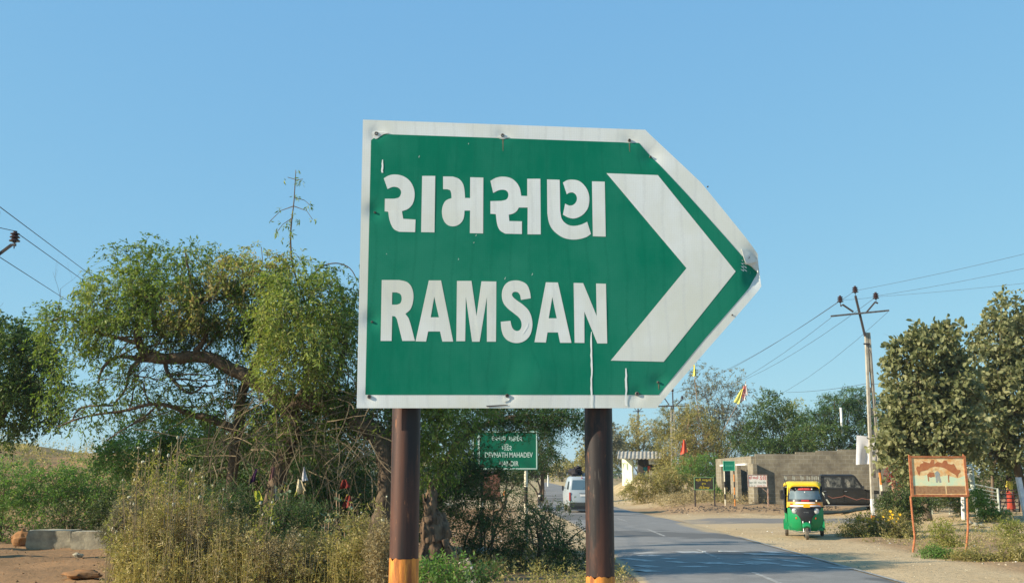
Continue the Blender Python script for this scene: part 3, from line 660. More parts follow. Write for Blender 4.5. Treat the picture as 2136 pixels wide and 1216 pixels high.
# --- the big tree behind the sign
YT = 21.
mainc = px_clumps([(160, 690, 70, 55, 0, .55, .5), (235, 625, 85, 65, 0, 1.2, .55), (300, 575, 75, 50, .5, 1.1, .5), (365, 560, 50, 42, 0, .5, .4), (385, 518, 22, 18, 0, .3, .4), (270, 690, 110, 40, 0, .8, .5), (340, 640, 85, 60, 0, 1.1, .45),
    (425, 640, 80, 45, 0, 1.2, .85), (405, 570, 50, 40, .4, .5, .7), (460, 560, 35, 50, .4, .7, .5), (500, 570, 60, 40, 0, 1.2, .8), (565, 560, 45, 35, 0, 1.2, .82), (480, 640, 90, 70, .5, .7, .3), (540, 640, 80, 60, .4, .7, .3),
    (600, 640, 75, 90, -.6, 1.1, .6), (640, 700, 85, 110, -.9, 1.2, .65), (680, 640, 65, 65, -.3, .9, .5), (710, 740, 60, 110, 0, .9, .35), (600, 760, 60, 70, -.8, 1, .6), (450, 710, 90, 50, .4, .5, .3), (390, 700, 60, 40, .3, .5, .3),
    (730, 850, 70, 50, 0, .8, .3), (650, 860, 110, 45, .6, .8, .2), (560, 830, 90, 50, 1., .5, .2), (180, 770, 90, 60, .2, .35, .45), (300, 800, 110, 50, .3, .28, .35), (420, 790, 90, 50, .4, .35, .3), (210, 840, 100, 40, .3, .22, .35),
    (860, 880, 60, 60, 0, 1., .5), (918, 900, 50, 70, -.2, 1., .55), (900, 960, 60, 50, 0, .9, .4), (790, 840, 90, 40, .4, 1, .35), (950, 830, 90, 50, .4, 1., .35), (735, 590, 25, 30, .3, .8, .3), (690, 570, 20, 20, .3, .4, .4), (640, 560, 25, 25, 0, .6, .6), (345, 525, 16, 24, 0, .25, .4), (455, 525, 14, 26, 0, .3, .4), (110, 660, 30, 24, 0, .3, .4), (90, 700, 20, 30, 0, .3, .4), (100, 640, 20, 10, 0, .2, .4), (240, 530, 26, 18, 0, .4, .4), (285, 520, 20, 16, 0, .4, .4), (320, 505, 12, 14, 0, .3, .4), (410, 520, 10, 22, 0, .3, .5), (540, 525, 30, 10, 0, .4, .8), (590, 530, 12, 14, 0, .4, .8), (120, 820, 50, 40, .2, .25, .45), (160, 880, 60, 20, .2, .25, .45), (420, 850, 60, 40, .4, .35, .4), (310, 850, 60, 34, .5, .25, .4), (745, 620, 14, 50, .3, .6, .4), (500, 880, 60, 50, .6, .35, .35), (600, 910, 80, 50, .6, .4, .3), (700, 920, 60, 50, .5, .45, .35), (560, 870, 60, 30, -.4, .3, .5)], YT, 1.5)
mlimbs = [lim(YT, (792, 1200, 24), (788, 1110, 21), (806, 1030, 19), (806, 960, 20), (790, 915, 22), (750, 880, 19), (690, 850, 16), (620, 835, 14)),
    lim(YT, (806, 950, 16), (820, 900, 12), (850, 860, 9), (900, 840, 6), (960, 850, 3)),
    lim(YT, (545, 1190, 20, .5), (560, 1080, 19, .5), (590, 960, 18, .4), (612, 870, 18, .2), (560, 812, 16), (500, 778, 14), (450, 752, 13), (400, 744, 12), (345, 749, 12), (310, 742, 11), (289, 716, 9), (290, 680, 8), (306, 640, 6), (298, 590, 3)),
    lim(YT, (345, 749, 8), (300, 750, 6), (250, 744, 4), (216, 765, 3), (205, 800, 2)),
    lim(YT, (490, 1190, 12, .8), (485, 1000, 12, .8), (500, 880, 11, .6), (505, 820, 10, .5), (540, 740, 8, .3), (556, 660, 6, .2), (545, 590, 3)),
    lim(YT, (612, 850, 12), (640, 800, 9), (655, 720, 6), (640, 640, 3)), lim(YT, (640, 640, 2.4), (612, 560, 2.2, -.2), (606, 490, 1.8, -.2), (613, 420, 1.4, -.2), (617, 355, .8, -.2)),
    lim(YT, (612, 850, 10), (690, 800, 8), (720, 720, 5), (715, 620, 2)),
    lim(YT, (500, 900, 9, .5), (430, 870, 8, .3), (400, 865, 6, .3), (330, 842, 4), (250, 858, 3), (180, 868, 2), (120, 890, 1.2)),
    lim(YT, (345, 749, 6), (352, 780, 4), (395, 820, 2.5), (430, 800, 1.5)), lim(YT, (300, 748, 5), (272, 770, 3.5), (262, 810, 2.5), (240, 840, 1.5)),
    lim(YT, (289, 716, 5), (250, 705, 4), (190, 690, 3), (140, 660, 2), (110, 670, 1.2)), lim(YT, (400, 744, 6), (430, 700, 5), (420, 650, 4), (400, 590, 2.5), (385, 520, 1.3)),
    lim(YT, (640, 600, 2), (665, 560, 1.6), (700, 549, 1.4), (730, 560, 1.1), (745, 585, .8)), lim(YT, (240, 846, 2), (170, 850, 2), (150, 880, 1.2)), lim(YT, (330, 842, 3), (300, 870, 2), (250, 900, 1.4), (220, 920, 1))]
def sprig(root, g, gr, p0):
    # the tall shoot above the crown, and bare tangled twigs under it
    cl = [(P(x, y, YT - .2), (w * mpp(YT), .08, h * mpp(YT)), 1, .6) for x, y, w, h in ((622, 350, 5, 5), (598, 372, 6, 5), (628, 377, 8, 6), (620, 408, 6, 5), (648, 428, 5, 5), (590, 433, 6, 7), (561, 465, 5, 7), (612, 452, 14, 8), (592, 470, 9, 7), (575, 488, 4, 9), (650, 455, 5, 6), (610, 488, 4, 8), (548, 516, 5, 3), (600, 500, 8, 3), (628, 540, 10, 6))]
    V, var, a, b_ = leaves(g, cl, 330, .085, .022, tw=.07, per=5, droop=.8, shell=.2); quads_np('shoot_leaves', V, LM['neem'], root, var)
    mb = MB()
    for l in (((613, 430), (585, 440), (563, 462)), ((614, 412), (635, 418), (649, 430)), ((612, 430), (640, 440), (652, 458)), ((617, 375), (600, 370)), ((617, 376), (632, 374)), ((610, 455), (590, 468), (575, 488)), ((548, 545), (545, 515)), ((606, 525), (618, 530), (628, 545))):
        mb = MB(); mb.tube([P(x, y, YT - .2) for x, y in l], [.012 if len(l) > 2 else .009] + [.007] * (len(l) - 1), n=4); mb.build('shoot', M['twig'], root, True)
        mb = MB()
    for k in range(330):
        x, y = gr.uniform(430, 800), gr.uniform(800, 1000); Y = YT - gr.uniform(-.8, 1.6); a = P(x, y, Y); d = Vector((gr.uniform(-1, 1), gr.uniform(-.4, .4), gr.uniform(-1.6, .6))).normalized(); L_ = gr.uniform(.5, 1.6)
        pts = [a]
        for i in range(6): d = (d + Vector((gr.uniform(-1, 1), gr.uniform(-1, 1), gr.uniform(-1, .6))) * .25).normalized(); pts.append(pts[-1] + d * L_ / 6)
        r_ = gr.choice((.005, .007, .009, .014)); mb.tube(pts, [r_ * (1 - .1 * i) for i in range(7)], n=4, cap=False)
    mb.build('bare_twigs', M['mid_twig'], root, True)
tree = plant('thorn_tree', 'large spreading tree with drooping light green foliage and curved dark limbs, behind the big sign', 'tree', gp(790, YT), mainc, 165000, .078, .028, 'neem', 3, mlimbs, tmat='bark', gapt=-.1, tw=.24, per=8, droop=.55, ntw=.8, twig_w=.004, branches=5, bl=.7, br=.022, shell=.5, spread=.75, extra=sprig)
# pale sunlit trunk gets its own look
# --- tree at the left edge
plant('leafy_tree', 'dense dark green tree cut off by the left edge of the picture', 'tree', gp(-60, 26), px_clumps([(-30, 750, 90, 90), (40, 760, 75, 75), (80, 810, 55, 60), (20, 840, 90, 50), (-10, 690, 60, 40), (100, 850, 30, 35), (70, 730, 40, 40), (10, 900, 60, 30, 0, .4)], 26, 1.8), 34000, .10, .04, 'leftmix', 5, [lim(26, (-60, 1160, 22), (-50, 1000, 20), (-20, 900, 14), (30, 820, 8), (60, 760, 4))], tw=.3, per=9, droop=.5, branches=6, varspread=.6)
# --- feathery acacia reaching over the temple sign
plant('acacia_tree', 'dark feathery acacia with flat branches reaching over the smaller green sign', 'tree', gp(890, 24.6), px_clumps([(1010, 872, 70, 22, 0, 1.2, .4), (1090, 868, 70, 16, 0, 1.2, .4), (1160, 868, 55, 16, -.3, 1.1, .35), (1195, 880, 30, 14, -.5, .8, .3), (1130, 888, 50, 12, .3, .7, .3), (955, 890, 22, 26, -.3, 1, .3), (1000, 925, 20, 8, -.5, .15, .3), (1015, 944, 20, 5, -.6, .3, .3), (975, 965, 16, 16, -.5, .6, .3),
    (1060, 985, 26, 7, -.6, .4, .3), (940, 940, 36, 60, 0, 1.1, .35), (1140, 925, 22, 24, 5.2, .9, .3), (1055, 893, 40, 5, -.6, .6, .3), (1010, 985, 40, 10, -.3, .8, .3), (1145, 960, 18, 20, 5.2, .9, .2), (950, 1000, 60, 30, 0, 1, .3), (1060, 850, 60, 16, .5, 1, .3), (1150, 845, 50, 14, .5, .8, .3)], 24.6, 1.3), 52000, .055, .022, 'acacia', 8,
    [lim(24.6, (890, 1180, 12), (900, 1060, 11), (930, 960, 9), (985, 900, 7), (1060, 872, 5), (1140, 868, 3), (1210, 875, 1.2)), lim(24.6, (1060, 872, 3), (1110, 885, 2), (1150, 895, 1)), lim(24.6, (900, 1060, 7), (960, 1010, 4), (1040, 985, 1.5))], tw=.34, per=12, droop=.15, spread=1.2, branches=5, bl=.6, br=.02, varspread=.4)
# --- thorny scrub between the posts
for i, (lb, Y, base, cl, n) in enumerate((
    ('dark thorn scrub right of the dead stump, under the small green sign', 24.0, 985, [(950, 1040, 60, 40), (1000, 1060, 60, 35), (960, 1100, 80, 40), (1020, 1120, 70, 40), (1000, 1020, 40, 20, 0, .6), (1050, 1050, 40, 14, 0, .5), (990, 1160, 90, 25, 0, 1, .2)], 22000),
    ('sprawling thorn scrub with sideways twigs left of the right post', 23.0, 1130, [(1090, 1110, 70, 26), (1150, 1130, 70, 28, 0, .8), (1200, 1140, 40, 30, 0, .7), (1110, 1160, 110, 24, 0, 1, .2), (1180, 1100, 60, 7, 0, .3), (1120, 1080, 70, 8, 0, .4), (1080, 1070, 40, 12, 0, .5), (1190, 1172, 50, 16, 0, .8, .2)], 17000),
    ('thin thorn twigs with sparse leaves standing over the sandy shoulder behind the post', 27.5, 1150, [(1130, 1062, 40, 7, 0, .6), (1165, 1050, 30, 6, 0, .4), (1110, 1045, 26, 8, 0, .4), (1080, 1030, 26, 10, 0, .5), (1130, 1080, 50, 6, 0, .5)], 3000))):
    b0 = gp(base, Y); g2 = random.Random(50 + i); ls = []
    for k in range(9):
        c = px_clumps([g2.choice(cl)], Y)[0]; e = c[0] + Vector((g2.uniform(-1, 1) * c[1][0], g2.uniform(-.5, .5) * c[1][1], g2.uniform(-.5, 1) * c[1][2])); b1 = b0 + Vector((g2.uniform(-.5, .5), g2.uniform(-.3, .3), -.05))
        ls.append([(b1, .028), (b1.lerp(e, .4) + Vector((0, 0, .25)), .018), (e, .006)])
    plant('thorn_bush', lb, 'bush', b0, px_clumps(cl, Y, .8), n, .05, .02, 'acacia', 20 + i, ls, group=None, tmat='twig', tw=.28, per=10, droop=.1, spread=1.2, trunk='stems', branches=2, bl=.4, br=.01, varspread=.5)
# --- bushes along the left
BL = [('bright green feathery bush under the low bare branches of the tree', 27, 380, [(340, 900, 70, 28), (410, 890, 60, 30), (300, 940, 80, 40), (380, 960, 80, 60), (440, 960, 40, 70), (250, 960, 60, 30)], 34000, 'bush'),
      ('green bush in the middle of the hedge above the brown boulder', 32.6, 150, [(110, 1005, 80, 26), (200, 1000, 80, 36), (90, 1020, 80, 36), (150, 1060, 110, 50), (245, 955, 36, 22, 0, .5)], 26000, 'bush'),
      ('low green bush at the left edge beside the brown boulder', 32.6, 10, [(0, 1010, 60, 50), (30, 1080, 60, 40), (-20, 1060, 50, 60), (10, 985, 50, 20, 0, .4)], 14000, 'bush'),
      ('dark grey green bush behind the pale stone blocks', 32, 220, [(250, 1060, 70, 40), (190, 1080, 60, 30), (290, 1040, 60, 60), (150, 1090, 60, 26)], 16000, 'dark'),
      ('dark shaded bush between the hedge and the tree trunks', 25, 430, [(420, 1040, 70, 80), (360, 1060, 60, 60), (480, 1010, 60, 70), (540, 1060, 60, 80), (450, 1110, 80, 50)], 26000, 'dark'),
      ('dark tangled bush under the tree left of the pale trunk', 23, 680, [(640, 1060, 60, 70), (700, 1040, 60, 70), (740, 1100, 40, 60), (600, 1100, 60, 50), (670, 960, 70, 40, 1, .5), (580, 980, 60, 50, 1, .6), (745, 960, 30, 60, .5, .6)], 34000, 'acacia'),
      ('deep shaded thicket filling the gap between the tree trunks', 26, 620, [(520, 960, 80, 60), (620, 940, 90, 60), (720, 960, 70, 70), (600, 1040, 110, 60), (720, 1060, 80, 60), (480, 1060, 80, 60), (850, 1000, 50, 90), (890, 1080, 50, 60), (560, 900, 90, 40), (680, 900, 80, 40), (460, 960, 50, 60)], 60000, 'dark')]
for i, (lb, Y, bx, cl, n, lm) in enumerate(BL):
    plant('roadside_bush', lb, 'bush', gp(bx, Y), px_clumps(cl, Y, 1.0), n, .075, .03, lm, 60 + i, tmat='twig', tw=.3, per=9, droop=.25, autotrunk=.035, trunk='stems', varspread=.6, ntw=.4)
# --- dry scrub on the left field behind the hedge
def rubble_scrub(name, label, pts, lm, ll, lw, n, seed, r=(.5, .5), kind='stuff'):
    g = np.random.default_rng(seed); cl = [(Vector((x, y, hz(x, y) + r[1] * .6 * s)), (r[0] * s, r[0] * s, r[1] * s), 1, g.uniform(.15, .85)) for x, y, s in pts]
    V, var, a, b_ = leaves(g, cl, n, ll, lw, tw=ll * 3, per=7, droop=-.1, shell=.3, varspread=.5)
    o = quads_np(name, V, LM[lm], None, var); tag(o, label, 'undergrowth', kind=kind); return o
g1 = np.random.default_rng(77)
rubble_scrub('dry_scrub', 'dry yellow grass and scrub covering the rising field behind the hedge', [(x, y, s) for x, y, s in zip(g1.uniform(-40, -6, 420), g1.uniform(36, 66, 420), g1.uniform(.4, 1.2, 420))], 'olive', .12, .035, 60000, 1, (.7, .45))
# --- foreground weeds
def weedfield(name, label, region, Y0, Y1, n, lm, seed, hmax, nb=170):
    g = np.random.default_rng(seed); X = []; 
    for k in range(nb):
        px = g.uniform(*region); Y = g.uniform(Y0, Y1); q = gp(px, Y); h = hmax(px) ; top = P(px, h + g.uniform(-25, 60), Y).z - q.z
        top = max(.3, top); X.append((q, top))
    cl = []
    for q, t in X:
        for k in range(4): cl.append((q + Vector((g.uniform(-.12, .12), g.uniform(-.12, .12), t * (.3 + .2 * k))), (.17, .17, t * .2), 1 - .15 * k, .25 + .5 * g.random()))
    V, var, a, b_ = leaves(g, cl, n, .042, .014, tw=.16, per=9, droop=.05, shell=.15, varspread=.6, up=.6, spread=.8)
    k = len(a); T = twigs_np(a, b_, np.full(k, .0028), g); tv = np.clip(.45 + .4 * g.random(len(T)), 0, 1)
    st = []; 
    A = []; B = []
    for q, t in X:
        for s in range(5):
            d = Vector((g.uniform(-.2, .2), g.uniform(-.2, .2), 0)); A.append(tuple(q + d * .3)); B.append(tuple(q + d + Vector((0, 0, t * g.uniform(.8, 1.05)))))
    A = np.array(A); B = np.array(B); T2 = twigs_np(A, B, np.full(len(A), .005), g); tv2 = .55 + .4 * g.random(len(T2))
    o = quads_np(name, np.concatenate([V, T, T2]), LM[lm], None, np.concatenate([var, tv, tv2])); return tag(o, label, 'undergrowth', kind='stuff')
weedfield('dry_weeds', 'dense dry yellowish weeds filling the verge below the tree', (262, 815), 15.5, 18.5, 60000, 'olive', 11, lambda x: float(np.interp(x, [230, 300, 420, 520, 640, 760, 815], [1170, 1120, 1120, 1140, 1160, 1150, 1150])))
weedfield('dry_straw', 'pale straw stems standing among the weeds of the verge', (262, 560), 15.2, 18, 5000, 'dry', 13, lambda x: float(np.interp(x, [230, 300, 420, 520, 560], [1090, 1010, 1040, 1090, 1110])), 30)
weedfield('dry_undergrowth', 'brown dry undergrowth around the foot of the tree', (255, 720), 18., 20.5, 50000, 'dry', 12, lambda x: float(np.interp(x, [230, 300, 420, 640, 720], [1140, 1110, 1100, 1130, 1160])))
DS = [(300, 16.5, [(295, 1140, 36, 46), (330, 1110, 30, 44), (285, 1190, 40, 30)], 'olive', 'feathery yellow green weed shrub at the left end of the weeds'), (345, 17.5, [(335, 1040, 20, 50, 0, .35), (360, 1080, 38, 40), (345, 1120, 54, 44)], 'olive', 'tall yellow green weed shrub under the seed heads'),
      (420, 16.8, [(410, 1110, 50, 46), (440, 1150, 60, 50), (395, 1180, 50, 40)], 'dry', 'brown dry shrub in the middle of the weeds'), (500, 16.5, [(500, 1130, 50, 40), (530, 1170, 60, 40), (480, 1190, 50, 30)], 'olive', 'low olive weed shrub below the purple cloth'),
      (585, 16.3, [(580, 1160, 50, 34), (610, 1190, 60, 34), (560, 1200, 40, 24)], 'dry', 'straw brown shrub below the cream cloth strip'), (660, 16.8, [(650, 1160, 50, 36), (690, 1180, 50, 36), (640, 1195, 50, 26)], 'olive', 'olive weed shrub below the milkweed'),
      (745, 16.2, [(740, 1130, 36, 50), (770, 1160, 40, 50), (730, 1190, 50, 34)], 'olive', 'yellow green weed shrub at the foot of the pale trunk'), (795, 15.4, [(795, 1150, 20, 50), (800, 1195, 26, 30)], 'dry', 'dry weed shrub touching the left post'),
      (470, 18.5, [(470, 1060, 46, 50), (510, 1080, 40, 44)], 'acacia', 'dark green shrub between the weeds and the dark limb'), (600, 18.4, [(600, 1090, 50, 46), (650, 1100, 46, 46)], 'acacia', 'dark green shrub behind the cream cloth strip'), (250, 19, [(245, 1115, 22, 24), (258, 1085, 18, 24)], 'grey', 'small grey green shrub beside the broken stone block')]
for i, (x, Y, cl, lm, lb) in enumerate(DS):
    plant('weed_shrub', lb, 'shrub', gp(x, Y), px_clumps(cl, Y, .5), 12500, .040, .012, lm, 700 + i, tmat='dry_twig', tw=.15, per=9, droop=-.05, autotrunk=.012, trunk='stems', varspread=.75, up=.5, shell=.25, gapt=-.6, ntw=.9, twig_w=.0028)
# tall weeds with seed heads, one thing each
def tall_weed(px, py, Y, seed, lb, spread_=22):
    gr = random.Random(seed); g = np.random.default_rng(seed); base = gp(px + gr.uniform(-10, 10), Y); root = thing('tall_weed', lb, 'weed', base, group='tall dry weeds under the tree')
    mb = MB(); heads = []; A = []; cl = []
    for k in range(gr.randint(3, 5)):
        e = P(px + gr.uniform(-spread_, spread_), py + gr.uniform(-4, 45), Y + gr.uniform(-.2, .2)); m_ = base.lerp(e, .5) + Vector((gr.uniform(-.06, .06), 0, 0)); mb.tube([base, m_, e], [.009, .007, .004], n=4)
        heads.append(e)
        for j in range(5):
            t = gr.uniform(.5, .95); p = m_.lerp(e, (t - .5) * 2); q = p + Vector((gr.uniform(-1, 1) * .16, gr.uniform(-.1, .1), gr.uniform(.08, .2))); mb.tube([p, q], [.004, .0025], n=3)
            if gr.random() < .35: heads.append(q)
            cl.append((q, (.05, .05, .07), 1, .6))
        cl.append((m_.lerp(e, .6), (.06, .06, .3), 1.5, .5))
    mb.build('stem', M['dry_twig'], root, True)
    V, var, a, b_ = leaves(g, cl, 500, .05, .012, tw=.08, per=5, droop=.1, shell=.2, up=.6); quads_np('foliage', V, LM['yellow' if seed % 2 else 'olive'], root, var)
    for h in heads[:5]:
        mb = MB(); r_ = gr.uniform(.010, .024); mb.ell(h, (r_, r_, r_ * 1.1), n=8, m=6, rough=.5, seed=seed); mb.build('seed_head', M['fluff'], root, True, smooth='all')
TW = [(285, 925, 'tall'), (318, 912, 'tallest'), (265, 985, ''), (365, 905, ''), (345, 965, ''), (240, 1075, ''), (410, 985, ''), (455, 1010, ''), (500, 1060, ''), (560, 1010, ''), (690, 1080, ''), (745, 1050, ''), (790, 1030, ''), (400, 940, ''), (640, 1090, '')]
wl = ['tall dry weed with white seed heads in front of the bright green bush', 'tallest dry weed, its fluffy white heads just under the low bare branch', 'dry weed with small pale heads left of the tallest weed', 'thin dry weed reaching up beside the dark limb over the bright green bush', 'branching straw coloured weed in the shade of the green bush', 'short weed with white fluffy heads beside the pale stone blocks', 'yellowish weed left of the purple cloth', 'upright yellow weed just left of the hanging purple cloth', 'short yellow weed below the purple cloth', 'pale weed rising below the hanging pink cloth', 'leafless forked weed right of the cream cloth strip', 'stout pale forked weed left of the pale tree trunk', 'bright budded weed touching the pale tree trunk', 'slender weed between the tall seed heads and the dark tree limb', 'low forked weed under the cream cloth strip']
for i, (x, y, _) in enumerate(TW): tall_weed(x, y, 16.2 + (i % 3) * .5, 300 + i, wl[i])
# milkweed with pale leaves
def milkweed(px, py, Y, hgt_px, seed, lb):
    g = np.random.default_rng(seed); gr = random.Random(seed); base = gp(px, Y); top = P(px + 5, py, Y); root = thing('milkweed', lb, 'plant', base, group='pale leaved milkweeds')
    mb = MB(); qs = []
    for k in range(3):
        e = top + Vector((gr.uniform(-.2, .2), gr.uniform(-.15, .15), gr.uniform(-.25, 0))); mb.tube([base, base.lerp(e, .5) + Vector((gr.uniform(-.1, .1), 0, 0)), e], [.02, .015, .008], n=5)
        for j in range(9):
            c = base.lerp(e, .35 + .65 * j / 8)
            for s in (0, 1):
                a = j * 1.57 + s * math.pi; d = Vector((math.cos(a), math.sin(a), .55)).normalized(); w = Vector((-math.sin(a), math.cos(a), 0)); l_ = .13 * gr.uniform(.7, 1.1)
                qs.append([c, c + d * l_ * .3 + w * l_ * .28, c + d * l_ * .75 + w * l_ * .26, c + d * l_]); qs.append([c, c + d * l_, c + d * l_ * .75 - w * l_ * .26, c + d * l_ * .3 - w * l_ * .28])
    mb.build('stem', M['pale_bark'], root, True, smooth='all'); V = np.array([[tuple(v) for v in q] for q in qs]); quads_np('foliage', V, LM['pale'], root, g.random(len(V)))
for i, a in enumerate([(708, 1020, 18.2, 0, 'pale leaved milkweed in front of the red cloth'), (722, 1085, 18., 0, 'small milkweed left of the pale tree trunk'), (362, 1015, 18.6, 0, 'milkweed with grey green leaves right of the tall seed heads'), (430, 1015, 19, 0, 'milkweed with a cluster of whitish leaves left of the purple cloth'), (690, 1060, 17.6, 0, 'milkweed below the cream cloth strip'), (595, 1010, 18.8, 0, 'milkweed between the pink cloth and the cream strip')]): milkweed(a[0], a[1], a[2], 0, 400 + i, a[4])
# light green leafy plants at the foot of the left post
for i, (x, Y, cl, lb) in enumerate(((915, 10.5, [(900, 1195, 40, 18), (950, 1180, 26, 14), (910, 1215, 60, 14), (880, 1190, 18, 14)], 'fresh light green shrub at the foot of the dead stump'), (985, 11.5, [(1000, 1200, 28, 8, 0, .5), (1030, 1188, 18, 5, 0, .4), (960, 1215, 50, 12)], 'light green shrub twigs beside the tilted marker stone'))):
    plant('green_shrub', lb, 'shrub', gp(x, Y), px_clumps(cl, Y, .3), 2600, .04, .016, 'acacia' if i else 'bush', 90 + i, tmat='twig', tw=.12, per=7, droop=.0, autotrunk=.014, trunk='stems', varspread=.6, up=.5)
# low scrub on the verge, right of the left post
rubble_scrub('low_weeds', 'low dry weeds on the shaded verge between the sign posts', [(x, y, s) for x, y, s in zip(g1.uniform(-1.4, 2.0, 170), g1.uniform(15, 25, 170), g1.uniform(.3, .9, 170))], 'olive', .06, .016, 22000, 4, (.25, .3))
# --- broad-leaved trees on the right
def bt(lb, bx, Y, cl, n, seed, limbs):
    plant('broadleaf_tree', lb, 'tree', gp(bx, Y), px_clumps(cl, Y, 1.6), n, .185, .14, 'broad', seed, limbs, tmat='mid_bark', gapt=.1, tw=.45, per=7, droop=.25, oval=True, shell=.2, branches=6, bl=.9, br=.03, varspread=.42, group=None, ntw=.5, twig_w=.008)
M['mid_bark'] = mat('mid_bark', (.20, .15, .10), .95, (.10, .075, .05), 6, bump=.8, bscale=18, stretch=(1, 1, .3))
bt('rounded tree with large grey green leaves behind the rusty board', 1935, 41, [(1866, 742, 20, 18, 0, 1, .35), (1912, 745, 42, 48, 0, 1.1, .35), (1955, 712, 36, 34, 0, 1.2, .35), (1975, 790, 36, 60, 0, 1, .3), (1895, 830, 45, 55, 0, 1.1, .4), (1940, 880, 66, 60, 0, 1, .4), (1875, 905, 30, 45, 0, 1, .4), (1960, 935, 50, 36, 0, .9, .35), (1885, 965, 30, 24, 0, .6, .4), (1852, 742, 10, 14, 0, .8, .4), (1925, 700, 14, 18, 0, .8, .4), (1950, 690, 16, 16, 0, .8, .4), (1968, 688, 10, 12, 0, .8, .4), (1885, 722, 10, 14, 0, .8, .4), (1990, 745, 12, 14, 0, .8, .4), (1850, 870, 14, 16, 0, .8, .4), (2000, 830, 34, 50, .5, 1.1, .4), (2000, 900, 36, 50, .5, 1.1, .4), (2005, 780, 20, 26, .5, 1, .4), (1865, 935, 26, 26, 0, .8, .5)], 27000, 31,
   [lim(41, (1935, 1085, 9), (1930, 1000, 8), (1925, 900, 6), (1915, 800, 4), (1940, 720, 2)), lim(41, (1930, 980, 6), (1960, 900, 4), (1975, 800, 2)), lim(41, (1928, 960, 5), (1890, 880, 3), (1870, 780, 1.5))])
bt('taller tree with large leaves cut by the right edge of the picture', 2140, 47.5, [(2087, 640, 12, 34, 0, .7, .4), (2088, 706, 38, 46, 0, 1.1, .4), (2130, 700, 26, 60, 0, 1.1, .4), (2032, 705, 9, 26, 0, .35, .4), (2058, 770, 36, 52, 0, 1.1, .45), (2025, 800, 26, 34, 0, 1, .4), (2110, 800, 52, 70, -.4, 1.1, .4), (2050, 870, 52, 60, -.3, 1.1, .42), (2115, 890, 50, 60, 0, 1, .35), (2165, 800, 50, 120, 0, 1, .4), (2060, 940, 46, 30, 0, .9, .35), (2122, 950, 36, 30, 0, .8, .35), (2010, 870, 26, 50, .5, .9, .4), (2110, 640, 8, 14, 0, .5, .4), (2128, 628, 8, 12, 0, .6, .4), (2070, 668, 10, 16, 0, .7, .4), (2020, 690, 6, 10, 0, .4, .4)], 30000, 32,
   [lim(47.5, (2140, 1080, 9), (2128, 1000, 8), (2105, 900, 7), (2090, 780, 5), (2088, 640, 1.5)), lim(47.5, (2118, 960, 5), (2060, 900, 4), (2045, 800, 2)), lim(47.5, (2068, 1070, 4), (2070, 980, 3), (2060, 900, 2)), lim(47.5, (2150, 1080, 5), (2150, 960, 4), (2140, 850, 3))])
vshrub_later = [('roadside_bush', 'shaded green bush behind the gates at the right edge', 2080, 50, [(2060, 1010, 30, 26), (2100, 1000, 30, 30), (2030, 1030, 24, 24), (2140, 1010, 30, 30)], 12000, 'dark'), ('roadside_bush', 'green bush growing behind the rusty board', 1950, 48, [(1930, 1010, 40, 30), (1980, 1010, 30, 26), (1900, 1000, 26, 30)], 12000, 'dark')]
for i, (nm, lb, bx, Y, cl, n, lm) in enumerate(vshrub_later):
    plant(nm, lb, 'bush', gp(bx, Y), px_clumps(cl, Y, .9), n, .10, .045, lm, 180 + i, tmat='twig', gapt=-.5, tw=.25, per=8, droop=.15, autotrunk=.03, trunk='stems', varspread=.6)
